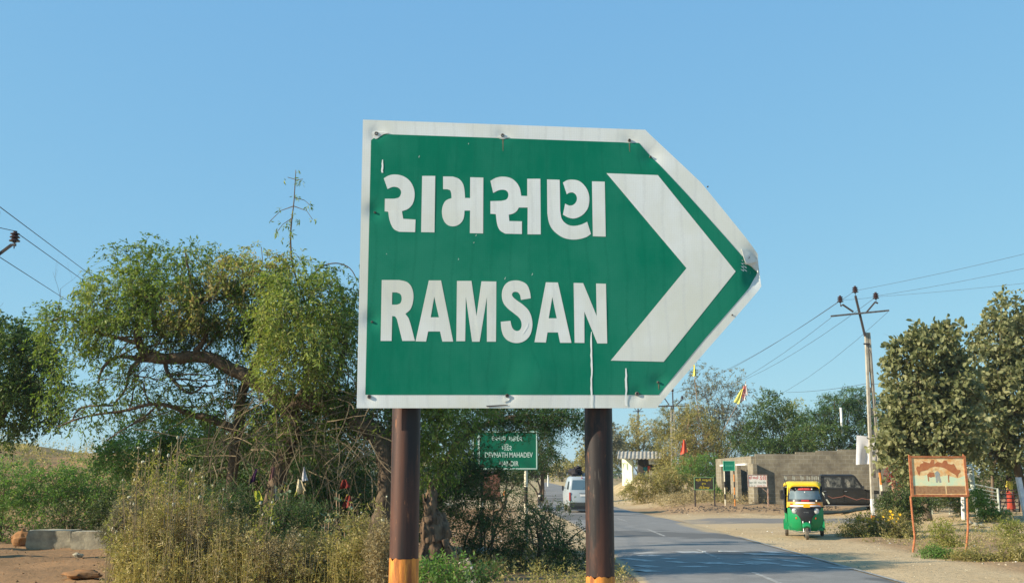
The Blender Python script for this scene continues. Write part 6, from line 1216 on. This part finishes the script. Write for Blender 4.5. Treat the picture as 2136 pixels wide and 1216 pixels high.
# reddish bougainvillea-like blur left of the rusty board: flowering bush
LM['red'] = leafmat('red_leaf', [(.05, .08, .02), (.25, .03, .03), (.45, .04, .05), (.12, .10, .05)], .3)
plant('red_flowering_bush', 'bush with dark red flowers left of the rusty board', 'bush', gp(1870, 52), px_clumps([(1875, 1000, 14, 16), (1860, 985, 10, 14), (1885, 985, 12, 12)], 52, .6), 3500, .08, .04, 'red', 601, tmat='twig', tw=.2, per=7, droop=.1, autotrunk=.02, trunk='stems', varspread=1.)
g0 = gp(1126, 68); t = thing('goat', 'small dark goat with a pale back at the edge of the far road', 'goat', g0, R(8))
M['goat'] = mat('goat_coat', (.02, .018, .018), .8); M['goat_pale'] = mat('goat_pale', (.62, .58, .5), .8)
skinned('body', dict(rump=(0, -.22, .52, .15), mid=(0, 0, .50, .17), chest=(0, .25, .50, .15), neck=(.02, .38, .64, .07), head=(.03, .46, .76, .06), muz=(.03, .57, .70, .035), e1=(-.04, .45, .80, .015), e2=(.10, .45, .80, .015), tail=(0, -.38, .62, .025), h1=(-.09, -.25, .36, .065), k1=(-.09, -.31, .2, .03), f1=(-.09, -.27, .02, .025), h2=(.09, -.25, .36, .065), k2=(.09, -.31, .2, .03), f2=(.09, -.27, .02, .025), s1=(-.08, .25, .32, .05), w1=(-.08, .24, .17, .025), g1=(-.08, .25, .02, .024), s2=(.08, .25, .32, .05), w2=(.08, .24, .17, .025), g2=(.08, .25, .02, .024)),
    [('rump', 'mid'), ('mid', 'chest'), ('chest', 'neck'), ('neck', 'head'), ('head', 'muz'), ('head', 'e1'), ('head', 'e2'), ('rump', 'tail'), ('rump', 'h1'), ('h1', 'k1'), ('k1', 'f1'), ('rump', 'h2'), ('h2', 'k2'), ('k2', 'f2'), ('chest', 's1'), ('s1', 'w1'), ('w1', 'g1'), ('chest', 's2'), ('s2', 'w2'), ('w2', 'g2')], M['goat'], t)
mb = MB(); mb.ell((-.03, -.05, .62), (.10, .3, .075), n=12, m=8); mb.build('pale_back', M['goat_pale'], t, smooth='all')
# ------------------------------------------------------------------ wheels
M['tyre'] = mat('tyre', (.06, .056, .05), .85, (.20, .18, .14), 8, mix=(.4, .6)); M['rim'] = mat('rim', (.30, .30, .30), .4, metal=.6); M['chrome'] = mat('chrome', (.6, .6, .6), .2, metal=.9)
def wheel(parent, c, r, w, axis='x', rim=.55):
    n = 28; mb = MB(); mb.lathe([(r * rim, -w / 2), (r * .9, -w / 2), (r * .98, -w * .38), (r, -w * .2), (r, w * .2), (r * .98, w * .38), (r * .9, w / 2), (r * rim, w / 2), (r * rim, -w / 2)], c, axis, n); o = mb.build('wheel', M['tyre'], parent, smooth=True)
    mb = MB(); mb.lathe([(0, -w * .42), (r * rim * .4, -w * .44), (r * rim * .9, -w * .36), (r * rim, -w * .42)], c, axis, n); mb.lathe([(0, w * .42), (r * rim * .4, w * .44), (r * rim * .9, w * .36), (r * rim, w * .42)], c, axis, n); r_ = mb.build('rim', M['rim'], o, smooth=True); return o
# ------------------------------------------------------------------ auto rickshaw (front towards -Y)
GRN = mat('green_body_paint', (.006, .23, .075), .42, (.05, .22, .09), 5, mix=(.5, .8), spec=.4); YEL = mat('yellow_canopy', (.80, .56, .02), .55, (.72, .48, .02), 3); ORG = mat('orange_cowl', (.85, .33, .04), .4); PAN = mat('black_plastic', (.022, .024, .028), .45); WHT = mat('white_paint', (.82, .80, .76), .4); CAN = mat('black_canvas', (.02, .02, .022), .85); DEC = mat('red_decal', (.45, .03, .03), .5); LAMP = mat('lamp_glass', (.42, .43, .42), .15, (.62, .62, .6), 30, spec=.8)
g0 = G(1671, 1121); bear = math.atan2(g0.x, g0.y); RS = thing('auto_rickshaw', 'green and yellow three wheeled auto rickshaw parked on the sandy shoulder', 'auto rickshaw', (g0.x + .22, g0.y + .3, hz(g0.x, g0.y)), -bear * .86)
def fy(x, z):   # front surface of the cab
    base = np.interp(z, [.24, .34, .5, .7, .95, 1.12, 1.5, 1.6], [-1.02, -1.10, -1.17, -1.21, -1.20, -1.13, -.97, -.93]); return float(base + .42 * (abs(x) / .6) ** 2.4)
def fsheet(name, zs, ws, off, m, th=.02, nx=22, parent=None, x0=None):
    mb = MB(); nz = 14; vs = []; 
    for j in range(nz + 1):
        z = zs[0] + (zs[1] - zs[0]) * j / nz; r_ = float(np.interp(z, ws[0], ws[1])); l_ = -r_ if x0 is None else float(np.interp(z, ws[0], x0))
        for i in range(nx + 1): x = l_ + (r_ - l_) * i / nx; vs.append(Vector((x, fy(x, z) - off, z)))
    k = nx + 1; n = len(vs); f = [(j * k + i, j * k + i + 1, (j + 1) * k + i + 1, (j + 1) * k + i) for j in range(nz) for i in range(nx)]
    per = [i for i in range(k)] + [j * k + nx for j in range(1, nz + 1)] + [nz * k + i for i in range(nx - 1, -1, -1)] + [j * k for j in range(nz - 1, 0, -1)]
    mb.add(vs + [v + Vector((0, th, 0)) for v in vs], f + [tuple(q + n for q in a[::-1]) for a in f] + [(per[q], per[(q + 1) % len(per)], per[(q + 1) % len(per)] + n, per[q] + n) for q in range(len(per))]); return mb.build(name, m, parent or RS, smooth=True)
W_ = [[.24, .3, .42, .6, .95], [.30, .43, .51, .545, .545]]
fsheet('front_body', (.24, .95), W_, 0, GRN, .05)
fsheet('nose_panel', (.50, .99), [[.50, .62, .72, .82, .90, .985, .99], [.15, .17, .24, .36, .46, .49, .49]], .008, PAN); fsheet('lower_nose', (.27, .50), [[.27, .5], [.13, .15]], .009, PAN)
fsheet('cowl', (.99, 1.135), [[.99, 1.135], [.545, .535]], .012, ORG); fsheet('cowl_stripe', (1.0, 1.035), [[1., 1.035], [.46, .46]], .016, WHT, .006); fsheet('cowl_stripe', (1.09, 1.125), [[1.09, 1.125], [.30, .28]], .016, WHT, .006)
fsheet('windscreen_frame', (1.135, 1.60), [[1.135, 1.3, 1.6], [.535, .525, .46]], .0, PAN)
fsheet('windscreen', (1.215, 1.475), [[1.21, 1.3, 1.48], [.485, .48, .43]], .008, mat('rickshaw_glass', (.16, .21, .23), .12, (.09, .12, .13), 2, spec=.8), .006)
fsheet('red_banner', (1.50, 1.57), [[1.5, 1.57], [.20, .19]], .01, DEC, .006); fsheet('red_banner', (1.155, 1.20), [[1.15, 1.2], [.12, .12]], .01, DEC, .006)
for x, z, s in ((-.27, 1.535, .03), (.22, 1.535, .03), (0, 1.44, .025), (-.34, 1.17, .045), (.34, 1.17, .035)): mb = MB(); mb.box((x, fy(x, z) - .016, z), (s * 1.2, .006, s * 1.4), bev=.002); mb.build('sticker', WHT, RS)
for x, s in ((-.40, 1), (.40, 1)): mb = MB(); mb.box((x, fy(x, 1.06) - .018, 1.06), (.13, .02, .055), bev=.008, rot=(0, 0, -.25 if x < 0 else .25)); mb.build('indicator', mat('amber_lens', (.62, .14, .02), .25), RS)
mb = MB(); mb.box((.03, -1.262, 1.02), (.20, .012, .10), bev=.003); pl = mb.build('number_plate', mat('plate_yellow', (.85, .42, .01), .45), RS)
for x in (-.335, .315):
    mb = MB(); y = fy(x, .86); mb.lathe([(.0, -.05), (.05, -.048), (.075, -.03), (.082, 0), (.082, .05)], (x, y, .86), 'y', 24); hl = mb.build('headlight', LAMP, RS, smooth=True); mb = MB(); mb.lathe([(.082, -.012), (.092, -.014), (.098, 0), (.098, .04)], (x, y, .86), 'y', 24); mb.build('bezel', M['chrome'], hl, smooth=True); mb = MB(); mb.lathe([(0, -.054), (.016, -.053), (.018, -.048)], (x + .02, y, .875), 'y', 12); mb.build('bulb_shield', M['grey_metal'], hl)
for x in (-.29, .29): mb = MB(); mb.ell((x, fy(x, .64) - .005, .64), (.028, .012, .035), n=10, m=6); mb.build('indicator', mat('amber_lens', (.55, .12, .03), .25), RS, smooth='all')
text_part('lettering', 'TVS', RS.matrix_basis @ Vector((0, -1.232, .82)), RS.matrix_basis.to_3x3() @ X_, Z_, .16, .035, M['rim'], RS, .01)
text_part('lettering', 'શ્રી ગણેશ', RS.matrix_basis @ Vector((0, fy(0, 1.535) - .02, 1.535)), RS.matrix_basis.to_3x3() @ X_, Z_, .3, .035, mat('pale_red_letters', (.75, .3, .25), .6), RS, .01)
# front mudguard, fork, wheel
mb = MB(); lo = []
for k in range(11):
    a = R(38 + 15 * k); r_ = .27; y, z = -1.28 - math.cos(a) * r_, .23 + math.sin(a) * r_
    if k > 8: break
    w = .135 * (.75 + .25 * math.sin(a)); lo.append([Vector((x * w, y + dy * math.cos(a), z + dz)) for x, dy, dz in ((-1, 0, -.06), (-.8, -.02, .0), (0, -.03, .03), (.8, -.02, 0), (1, 0, -.06), (0, .03, -.01))])
mb.loft(lo); mb.build('front_mudguard', GRN, RS, smooth=True)
for s in (-1, 1): mb = MB(); mb.tube([(s * .10, -1.2, .55), (s * .09, -1.3, .22)], .02, n=8); mb.build('fork', M['rim'], RS, smooth=True)
wheel(RS, (0, -1.30, .22), .22, .10); wheel(RS, (-.56, .72, .23), .23, .11); wheel(RS, (.56, .72, .23), .23, .11)
# tub, floor, rear body, side walls
mb = MB()
mb.box((0, -.1, .30), (1.02, 1.7, .08)); mb.box((0, .95, .55), (1.18, .9, .5), bev=.05); mb.build('tub', GRN, RS)
for s in (-1, 1):
    mb = MB(); lo = []
    for k in range(9):
        a = math.pi * k / 8; lo.append([Vector((s * (.56 + dx), .72 - math.cos(a) * (.30 + dr), .22 + math.sin(a) * (.30 + dr))) for dx, dr in ((-.09, 0), (.085, 0), (.085, .025), (-.09, .03))])
    mb.loft(lo); mb.build('rear_fender', GRN, RS, smooth=True)
    mb = MB(); mb.poly([Vector((s * .5, y, z)) for y, z in ((-.78, .26), (-.30, .26), (-.2, .62), (-.72, .95), (-.80, .95))], None, (s * -.03, 0, 0)); mb.build('door_panel', GRN, RS)
    mb = MB(); mb.tube([(s * .535, -.79, .95), (s * .51, -.70, 1.3), (s * .49, -.62, 1.62)], .028, n=8); mb.build('front_pillar', YEL if s < 0 else PAN, RS, smooth=True)
    mb = MB(); mb.poly([Vector((s * .60, y, z)) for y, z in ((.15, .75), (1.38, .75), (1.34, 1.55), (.25, 1.6))], None, (s * -.02, 0, 0)); mb.build('side_curtain', CAN, RS)
    mb = MB(); mb.tube([(s * .5, -.75, 1.30), (s * .63, -.85, 1.34)], .01, n=6); mb.box((s * .65, -.86, 1.30), (.10, .03, .17), bev=.012); mb.build('mirror', PAN, RS)
mb = MB(); mb.box((0, 1.36, 1.1), (1.15, .03, .9)); mb.build('back_curtain', CAN, RS)
mb = MB(); mb.box((0, .55, .72), (1.0, .45, .12), bev=.03); mb.box((0, .8, .98), (1.0, .12, .5), bev=.03); mb.build('passenger_seat', CAN, RS); mb = MB(); mb.box((0, -.25, .68), (.6, .35, .12), bev=.03); mb.build('driver_seat', CAN, RS)
mb = MB(); lo = []
for y, w, zt2, dz in ((-1.02, .455, 1.655, .10), (-.95, .475, 1.70, .12), (-.6, .50, 1.735, .10), (0, .56, 1.76, .1), (.7, .60, 1.76, .12), (1.25, .60, 1.74, .16), (1.42, .58, 1.66, .10)):
    n_ = 16; lo.append([Vector((-w * math.cos(math.pi * i / n_) * (1 if 0 < i < n_ else 1), y, (zt2 - dz) + dz * min(1, (math.sin(math.pi * i / n_) * 1.5) ** .8))) for i in range(n_ + 1)] + [Vector((w * .96 * math.cos(math.pi * i / n_), y + .01, (zt2 - dz) - .03 + dz * .9 * min(1, (math.sin(math.pi * i / n_) * 1.5) ** .8))) for i in range(n_ + 1)])
mb.loft(lo); mb.build('canopy', YEL, RS, smooth=True)
for s in (-1, 1): mb = MB(); mb.poly([Vector((s * .462, fy(.46, z) - .012 + dy, z)) for dy, z in ((0, 1.60), (0, 1.40), (.10, 1.44), (.2, 1.62))], None, (s * -.045, 0, 0)); mb.build('canopy_corner', YEL, RS)
mb = MB(); mb.tube([(-.40, -1.02, .25), (-.2, -1.06, .2), (.2, -1.06, .2), (.40, -1.02, .25)], .018, n=6); mb.build('bumper_bar', M['chrome'], RS, smooth=True)
mb = MB(); mb.tube([(-.53, -.5, 1.62), (-.6, -.45, 1.86)], .012, n=5); mb.build('flag_stick', PAN, RS)
mb = MB(); mb.box((0, -.2, 1.2), (.02, .02, .02)); 
# ------------------------------------------------------------------ pickup (nose towards +X)
OLV = mat('dark_body_paint', (.017, .017, .016), .35, (.024, .023, .021), 2, spec=.4)
g0 = gp(1768, 53.2); JP = thing('pickup_truck', 'dark double cab pickup with a jagged red stripe, parked in front of the block wall', 'pickup truck', (g0.x, g0.y, hz(g0.x, g0.y)), R(-12))
hw = .84
def side(pts, y0, y1): 
    return [Vector((x, y0, z)) for x, z in pts], (0, y1 - y0, 0)
mb = MB(); low = [(-1.36, .50), (-1.36, 1.13), (.70, 1.13), (.86, 1.10), (1.75, 1.02), (1.84, .95), (1.86, .50), (1.62, .48), (1.58, .62), (1.44, .76), (1.22, .82), (1.0, .76), (.88, .62), (.84, .46), (-1.30, .46)]
p_, t_ = side(low, -hw, hw); mb.poly(p_, None, t_)
cabL = [[Vector((x, s * w, z)) for (x, z, w, s) in ((-1.36, 1.13, hw, -1), (.66, 1.13, hw, -1), (.66, 1.13, hw, 1), (-1.36, 1.13, hw, 1))], [Vector((x, s * w, z)) for (x, z, w, s) in ((-1.34, 1.80, .74, -1), (.24, 1.80, .74, -1), (.24, 1.80, .74, 1), (-1.34, 1.80, .74, 1))], [Vector((x, s * w, z)) for (x, z, w, s) in ((-1.28, 1.85, .66, -1), (.12, 1.85, .66, -1), (.12, 1.85, .66, 1), (-1.28, 1.85, .66, 1))]]
mb.loft(cabL); mb.build('cab_body', OLV, JP, smooth=True)
def gy(z): return -(hw + (.74 - hw) * (z - 1.13) / .67) - .006
for pts in (((-1.20, 1.20), (-.36, 1.20), (-.40, 1.70), (-1.18, 1.70)), ((-.24, 1.20), (.52, 1.20), (.46, 1.30), (.20, 1.70), (-.22, 1.70))):
    mb = MB(); mb.poly([Vector((x, gy(z), z)) for x, z in pts], None, (0, .004, 0)); mb.build('side_window', mat('pickup_glass', (.02, .022, .022), .3, (.13, .13, .115), 6, mix=(.42, .66), spec=.35), JP)
    mb = MB(); mb.poly([Vector((x, gy(z) - .003, z)) for x, z in ((pts[0][0] + .12, 1.24), (pts[0][0] + .26, 1.24), (pts[0][0] + .24, 1.48), (pts[0][0] + .15, 1.6), (pts[0][0] + .1, 1.45))], None, (0, .002, 0)); mb.build('painted_reflection', mat('window_reflection', (.22, .21, .17), .4, (.05, .05, .05), 9), JP)  # pale mottled patch: a reflection painted onto the side glass
mb = MB(); mb.poly([Vector((.655, -.78, 1.16)), Vector((.655, .78, 1.16)), Vector((.275, .68, 1.76)), Vector((.275, -.68, 1.76))], None, (.012, 0, .01)); mb.build('windscreen', M['dark_glass'], JP)
for x0_, x1_ in ((-1.28, -.32), (-.30, .72)):
    mb = MB(); e = .012; yy = -hw - .006
    for a, b_ in (((x0_, .52), (x1_, .52)), ((x0_, 1.12), (x1_, 1.12)), ((x0_, .52), (x0_, 1.12)), ((x1_, .52), (x1_, 1.12))): mb.tube([(a[0], yy, a[1]), (b_[0], yy, b_[1])], .009, n=4)
    d = mb.build('door', mat('door_gap', (.012, .012, .01), .7), JP); mb = MB(); mb.box((x0_ + .09, -hw - .02, 1.03), (.12, .03, .03), bev=.006); mb.build('handle', M['chrome'], d)
mb = MB(); zz = [(-1.22, .90), (-.85, .72), (-.36, .80), (-.30, .86), (.28, .64), (.52, .72), (.80, .66), (1.2, .68), (1.2, .65), (.80, .63), (.52, .68), (.28, .60), (-.30, .81), (-.36, .76), (-.85, .68), (-1.22, .88)]
mb.poly([Vector((x, -hw - .016, z)) for x, z in zz], None, (0, .006, 0)); mb.build('stripe', mat('red_stripe', (.17, .075, .055), .5), JP)
mb = MB(); mb.box((-.15, -hw + .06, .34), (2.1, .22, .035), bev=.01); mb.build('running_board', M['rim'], JP)
mb = MB(); mb.box((-.5, 0, .40), (4.4, 1.0, .14)); mb.build('chassis', PAN, JP)
mb = MB(); mb.box((-2.35, 0, .66), (1.86, 1.62, .06)); mb.box((-2.35, -.80, .86), (1.86, .04, .4)); mb.box((-2.35, .80, .86), (1.86, .04, .4)); mb.box((-3.27, 0, .86), (.04, 1.62, .4)); mb.build('cargo_bed', OLV, JP)
for x in (-1.46, -1.66, -1.9, -2.2, -2.6, -3.0):
    for s in (-1, 1): mb = MB(); mb.box((x, s * .8, 1.35), (.045, .04, .9)); mb.build('bed_rail', mat('rail_grey', (.32, .33, .28), .6), JP)
mb = MB()
for z in (1.3, 1.55, 1.79):
    for s in (-1, 1): mb.box((-2.25, s * .84, z), (1.75, .03, .04))
mb.build('bed_rail', M['grey_metal'], JP)
for s in (-1, 1): wheel(JP, (1.20, s * .72, .34), .34, .2, 'y'); wheel(JP, (-2.1, s * .70, .34), .34, .2, 'y')
mb = MB(); mb.box((1.93, 0, .56), (.12, 1.6, .16), bev=.03); mb.build('bumper', PAN, JP); mb = MB(); mb.box((.62, -hw - .12, 1.2), (.05, .16, .2), bev=.02); mb.build('mirror', PAN, JP)
for s in (-1, 1): mb = MB(); mb.lathe([(0, .03), (.07, .025), (.085, 0)], (1.85, s * .62, .84), 'x', 16); mb.build('headlight', LAMP, JP, smooth=True)
mb = MB(); mb.box((1.855, 0, .84), (.02, .8, .22)); mb.build('grille', PAN, JP)
mb = MB(); mb.poly([Vector((x, -hw - .05, z)) for x, z in ((-1.36, 1.02), (-1.28, .98), (-.98, .44), (-1.06, .42))], None, (0, .03, 0)); mb.build('mud_flap_stay', M['gate_pale'], JP)
# ------------------------------------------------------------------ van (rear towards -Y)
SIL = mat('silver_white_paint', (.32, .37, .40), .3, spec=.6); g0 = gp(1216, 55); VN = thing('van', 'silver white van seen from behind on the road, dark bundle on its roof', 'van', (g0.x, g0.y, .06), R(2))
mb = MB(); lo = []
for z, y0_, w, y1_ in ((.30, .0, .70, 3.4), (.36, -.05, .735, 3.5), (.85, -.06, .745, 3.62), (1.02, -.03, .735, 3.5), (1.15, .0, .725, 3.0), (1.62, .12, .655, 2.3), (1.76, .20, .60, 2.2), (1.81, .32, .52, 2.0)):
    r_ = .12; lo.append([Vector(p + (z,)) for p in ((-w + r_, y0_), (-w + r_ * .3, y0_ + r_ * .3), (-w, y0_ + r_), (-w, y1_), (w, y1_), (w, y0_ + r_), (w - r_ * .3, y0_ + r_ * .3), (w - r_, y0_))])
mb.loft(lo); mb.build('body', SIL, VN, smooth=True)
def ry_(z): return float(np.interp(z, [.36, .85, 1.02, 1.15, 1.62, 1.76], [-.05, -.06, -.03, 0, .12, .20]))
mb = MB(); mb.poly([Vector((x, ry_(z) - .008, z)) for x, z in ((-.60, 1.14), (.60, 1.14), (.53, 1.60), (.50, 1.63), (-.50, 1.63), (-.53, 1.60))], None, (0, .004, 0)); mb.build('rear_window', mat('van_glass', (.09, .15, .19), .1, spec=.8), VN)
mb = MB(); mb.box((0, -.09, .40), (1.46, .12, .22), bev=.04); mb.build('rear_bumper', mat('dark_bumper', (.05, .055, .05), .5), VN); mb = MB(); mb.box((0, .0, .23), (1.3, .5, .16)); mb.build('underbody', PAN, VN)
for s in (-1, 1):
    mb = MB(); mb.box((s * .685, -.015, .80), (.085, .12, .42), bev=.02); mb.build('tail_light', mat('tail_lens', (.42, .05, .03), .25), VN)
    mb = MB(); mb.tube([(s * .70, 2.2, 1.2), (s * .84, 2.2, 1.22)], .015, n=5); mb.box((s * .86, 2.2, 1.20), (.09, .06, .26), bev=.02); mb.build('mirror', PAN, VN)
    for y in (.7, 2.9): wheel(VN, (s * .66, y, .28), .28, .16)
    mb = MB(); mb.poly([Vector((s * (.745 - .10 * (z - 1.15) / .5 + .004), y, z)) for y, z in ((.25, 1.16), (1.1, 1.16), (1.1, 1.56), (.34, 1.56))], None, (s * -.004, 0, 0)); mb.build('side_window', M['dark_glass'], VN)
mb = MB(); mb.box((.02, -.075, .86), (.36, .012, .10), bev=.003); mb.build('number_plate', M['yellow_paint'] if False else WHT, VN); mb = MB(); mb.box((.02, -.08, .98), (.5, .03, .04), bev=.01); mb.build('handle_strip', M['chrome'], VN)
mb = MB(); mb.tube([(0, -.0, 1.17), (.18, .06, 1.38)], .008, n=4); mb.build('wiper', PAN, VN); mb = MB(); mb.box((-.04, .13, 1.74), (.06, .06, .06), bev=.01); mb.build('brake_light', DEC, VN)
q = P(1201, 985, 56); mb = MB(); mb.ell((q.x, 56, 2.08), (.31, .45, .22), n=18, m=12, rough=.35, seed=2); mb.ell((q.x + .08, 56, 2.28), (.2, .3, .12), n=14, m=8, rough=.4, seed=5); o = mb.build('luggage_bundle', mat('dark_bundle', (.025, .022, .026), .8), None, smooth=True); tag(o, 'dark luggage bundle tied on the roof of the van', 'luggage')
q = P(1219, 988, 56.2); mb = MB(); mb.ell((q.x, 56.2, 1.95), (.12, .14, .11), n=12, m=8, rough=.5, seed=9); o = mb.build('luggage_bag', mat('pale_bag', (.42, .38, .35), .8), None, smooth=True); tag(o, 'small pale bag beside the dark bundle on the van roof', 'bag')

# ------------------------------------------------------------------ the dusty air
m, nt, b, L = newmat('haze'); nt.nodes.remove(b); pv = N(nt, 'ShaderNodeVolumePrincipled', Density=.0003, Anisotropy=.2); pv.inputs['Color'].default_value = (.80, .86, .92, 1); L.new(pv.outputs[0], nt.nodes['Material Output'].inputs['Volume'])
mb = MB(); mb.box((0, 1900, 9), (6400, 4400, 22)); hz_o = mb.build('haze', m); tag(hz_o, 'thin dusty haze over the far end of the road', 'haze', kind='stuff')
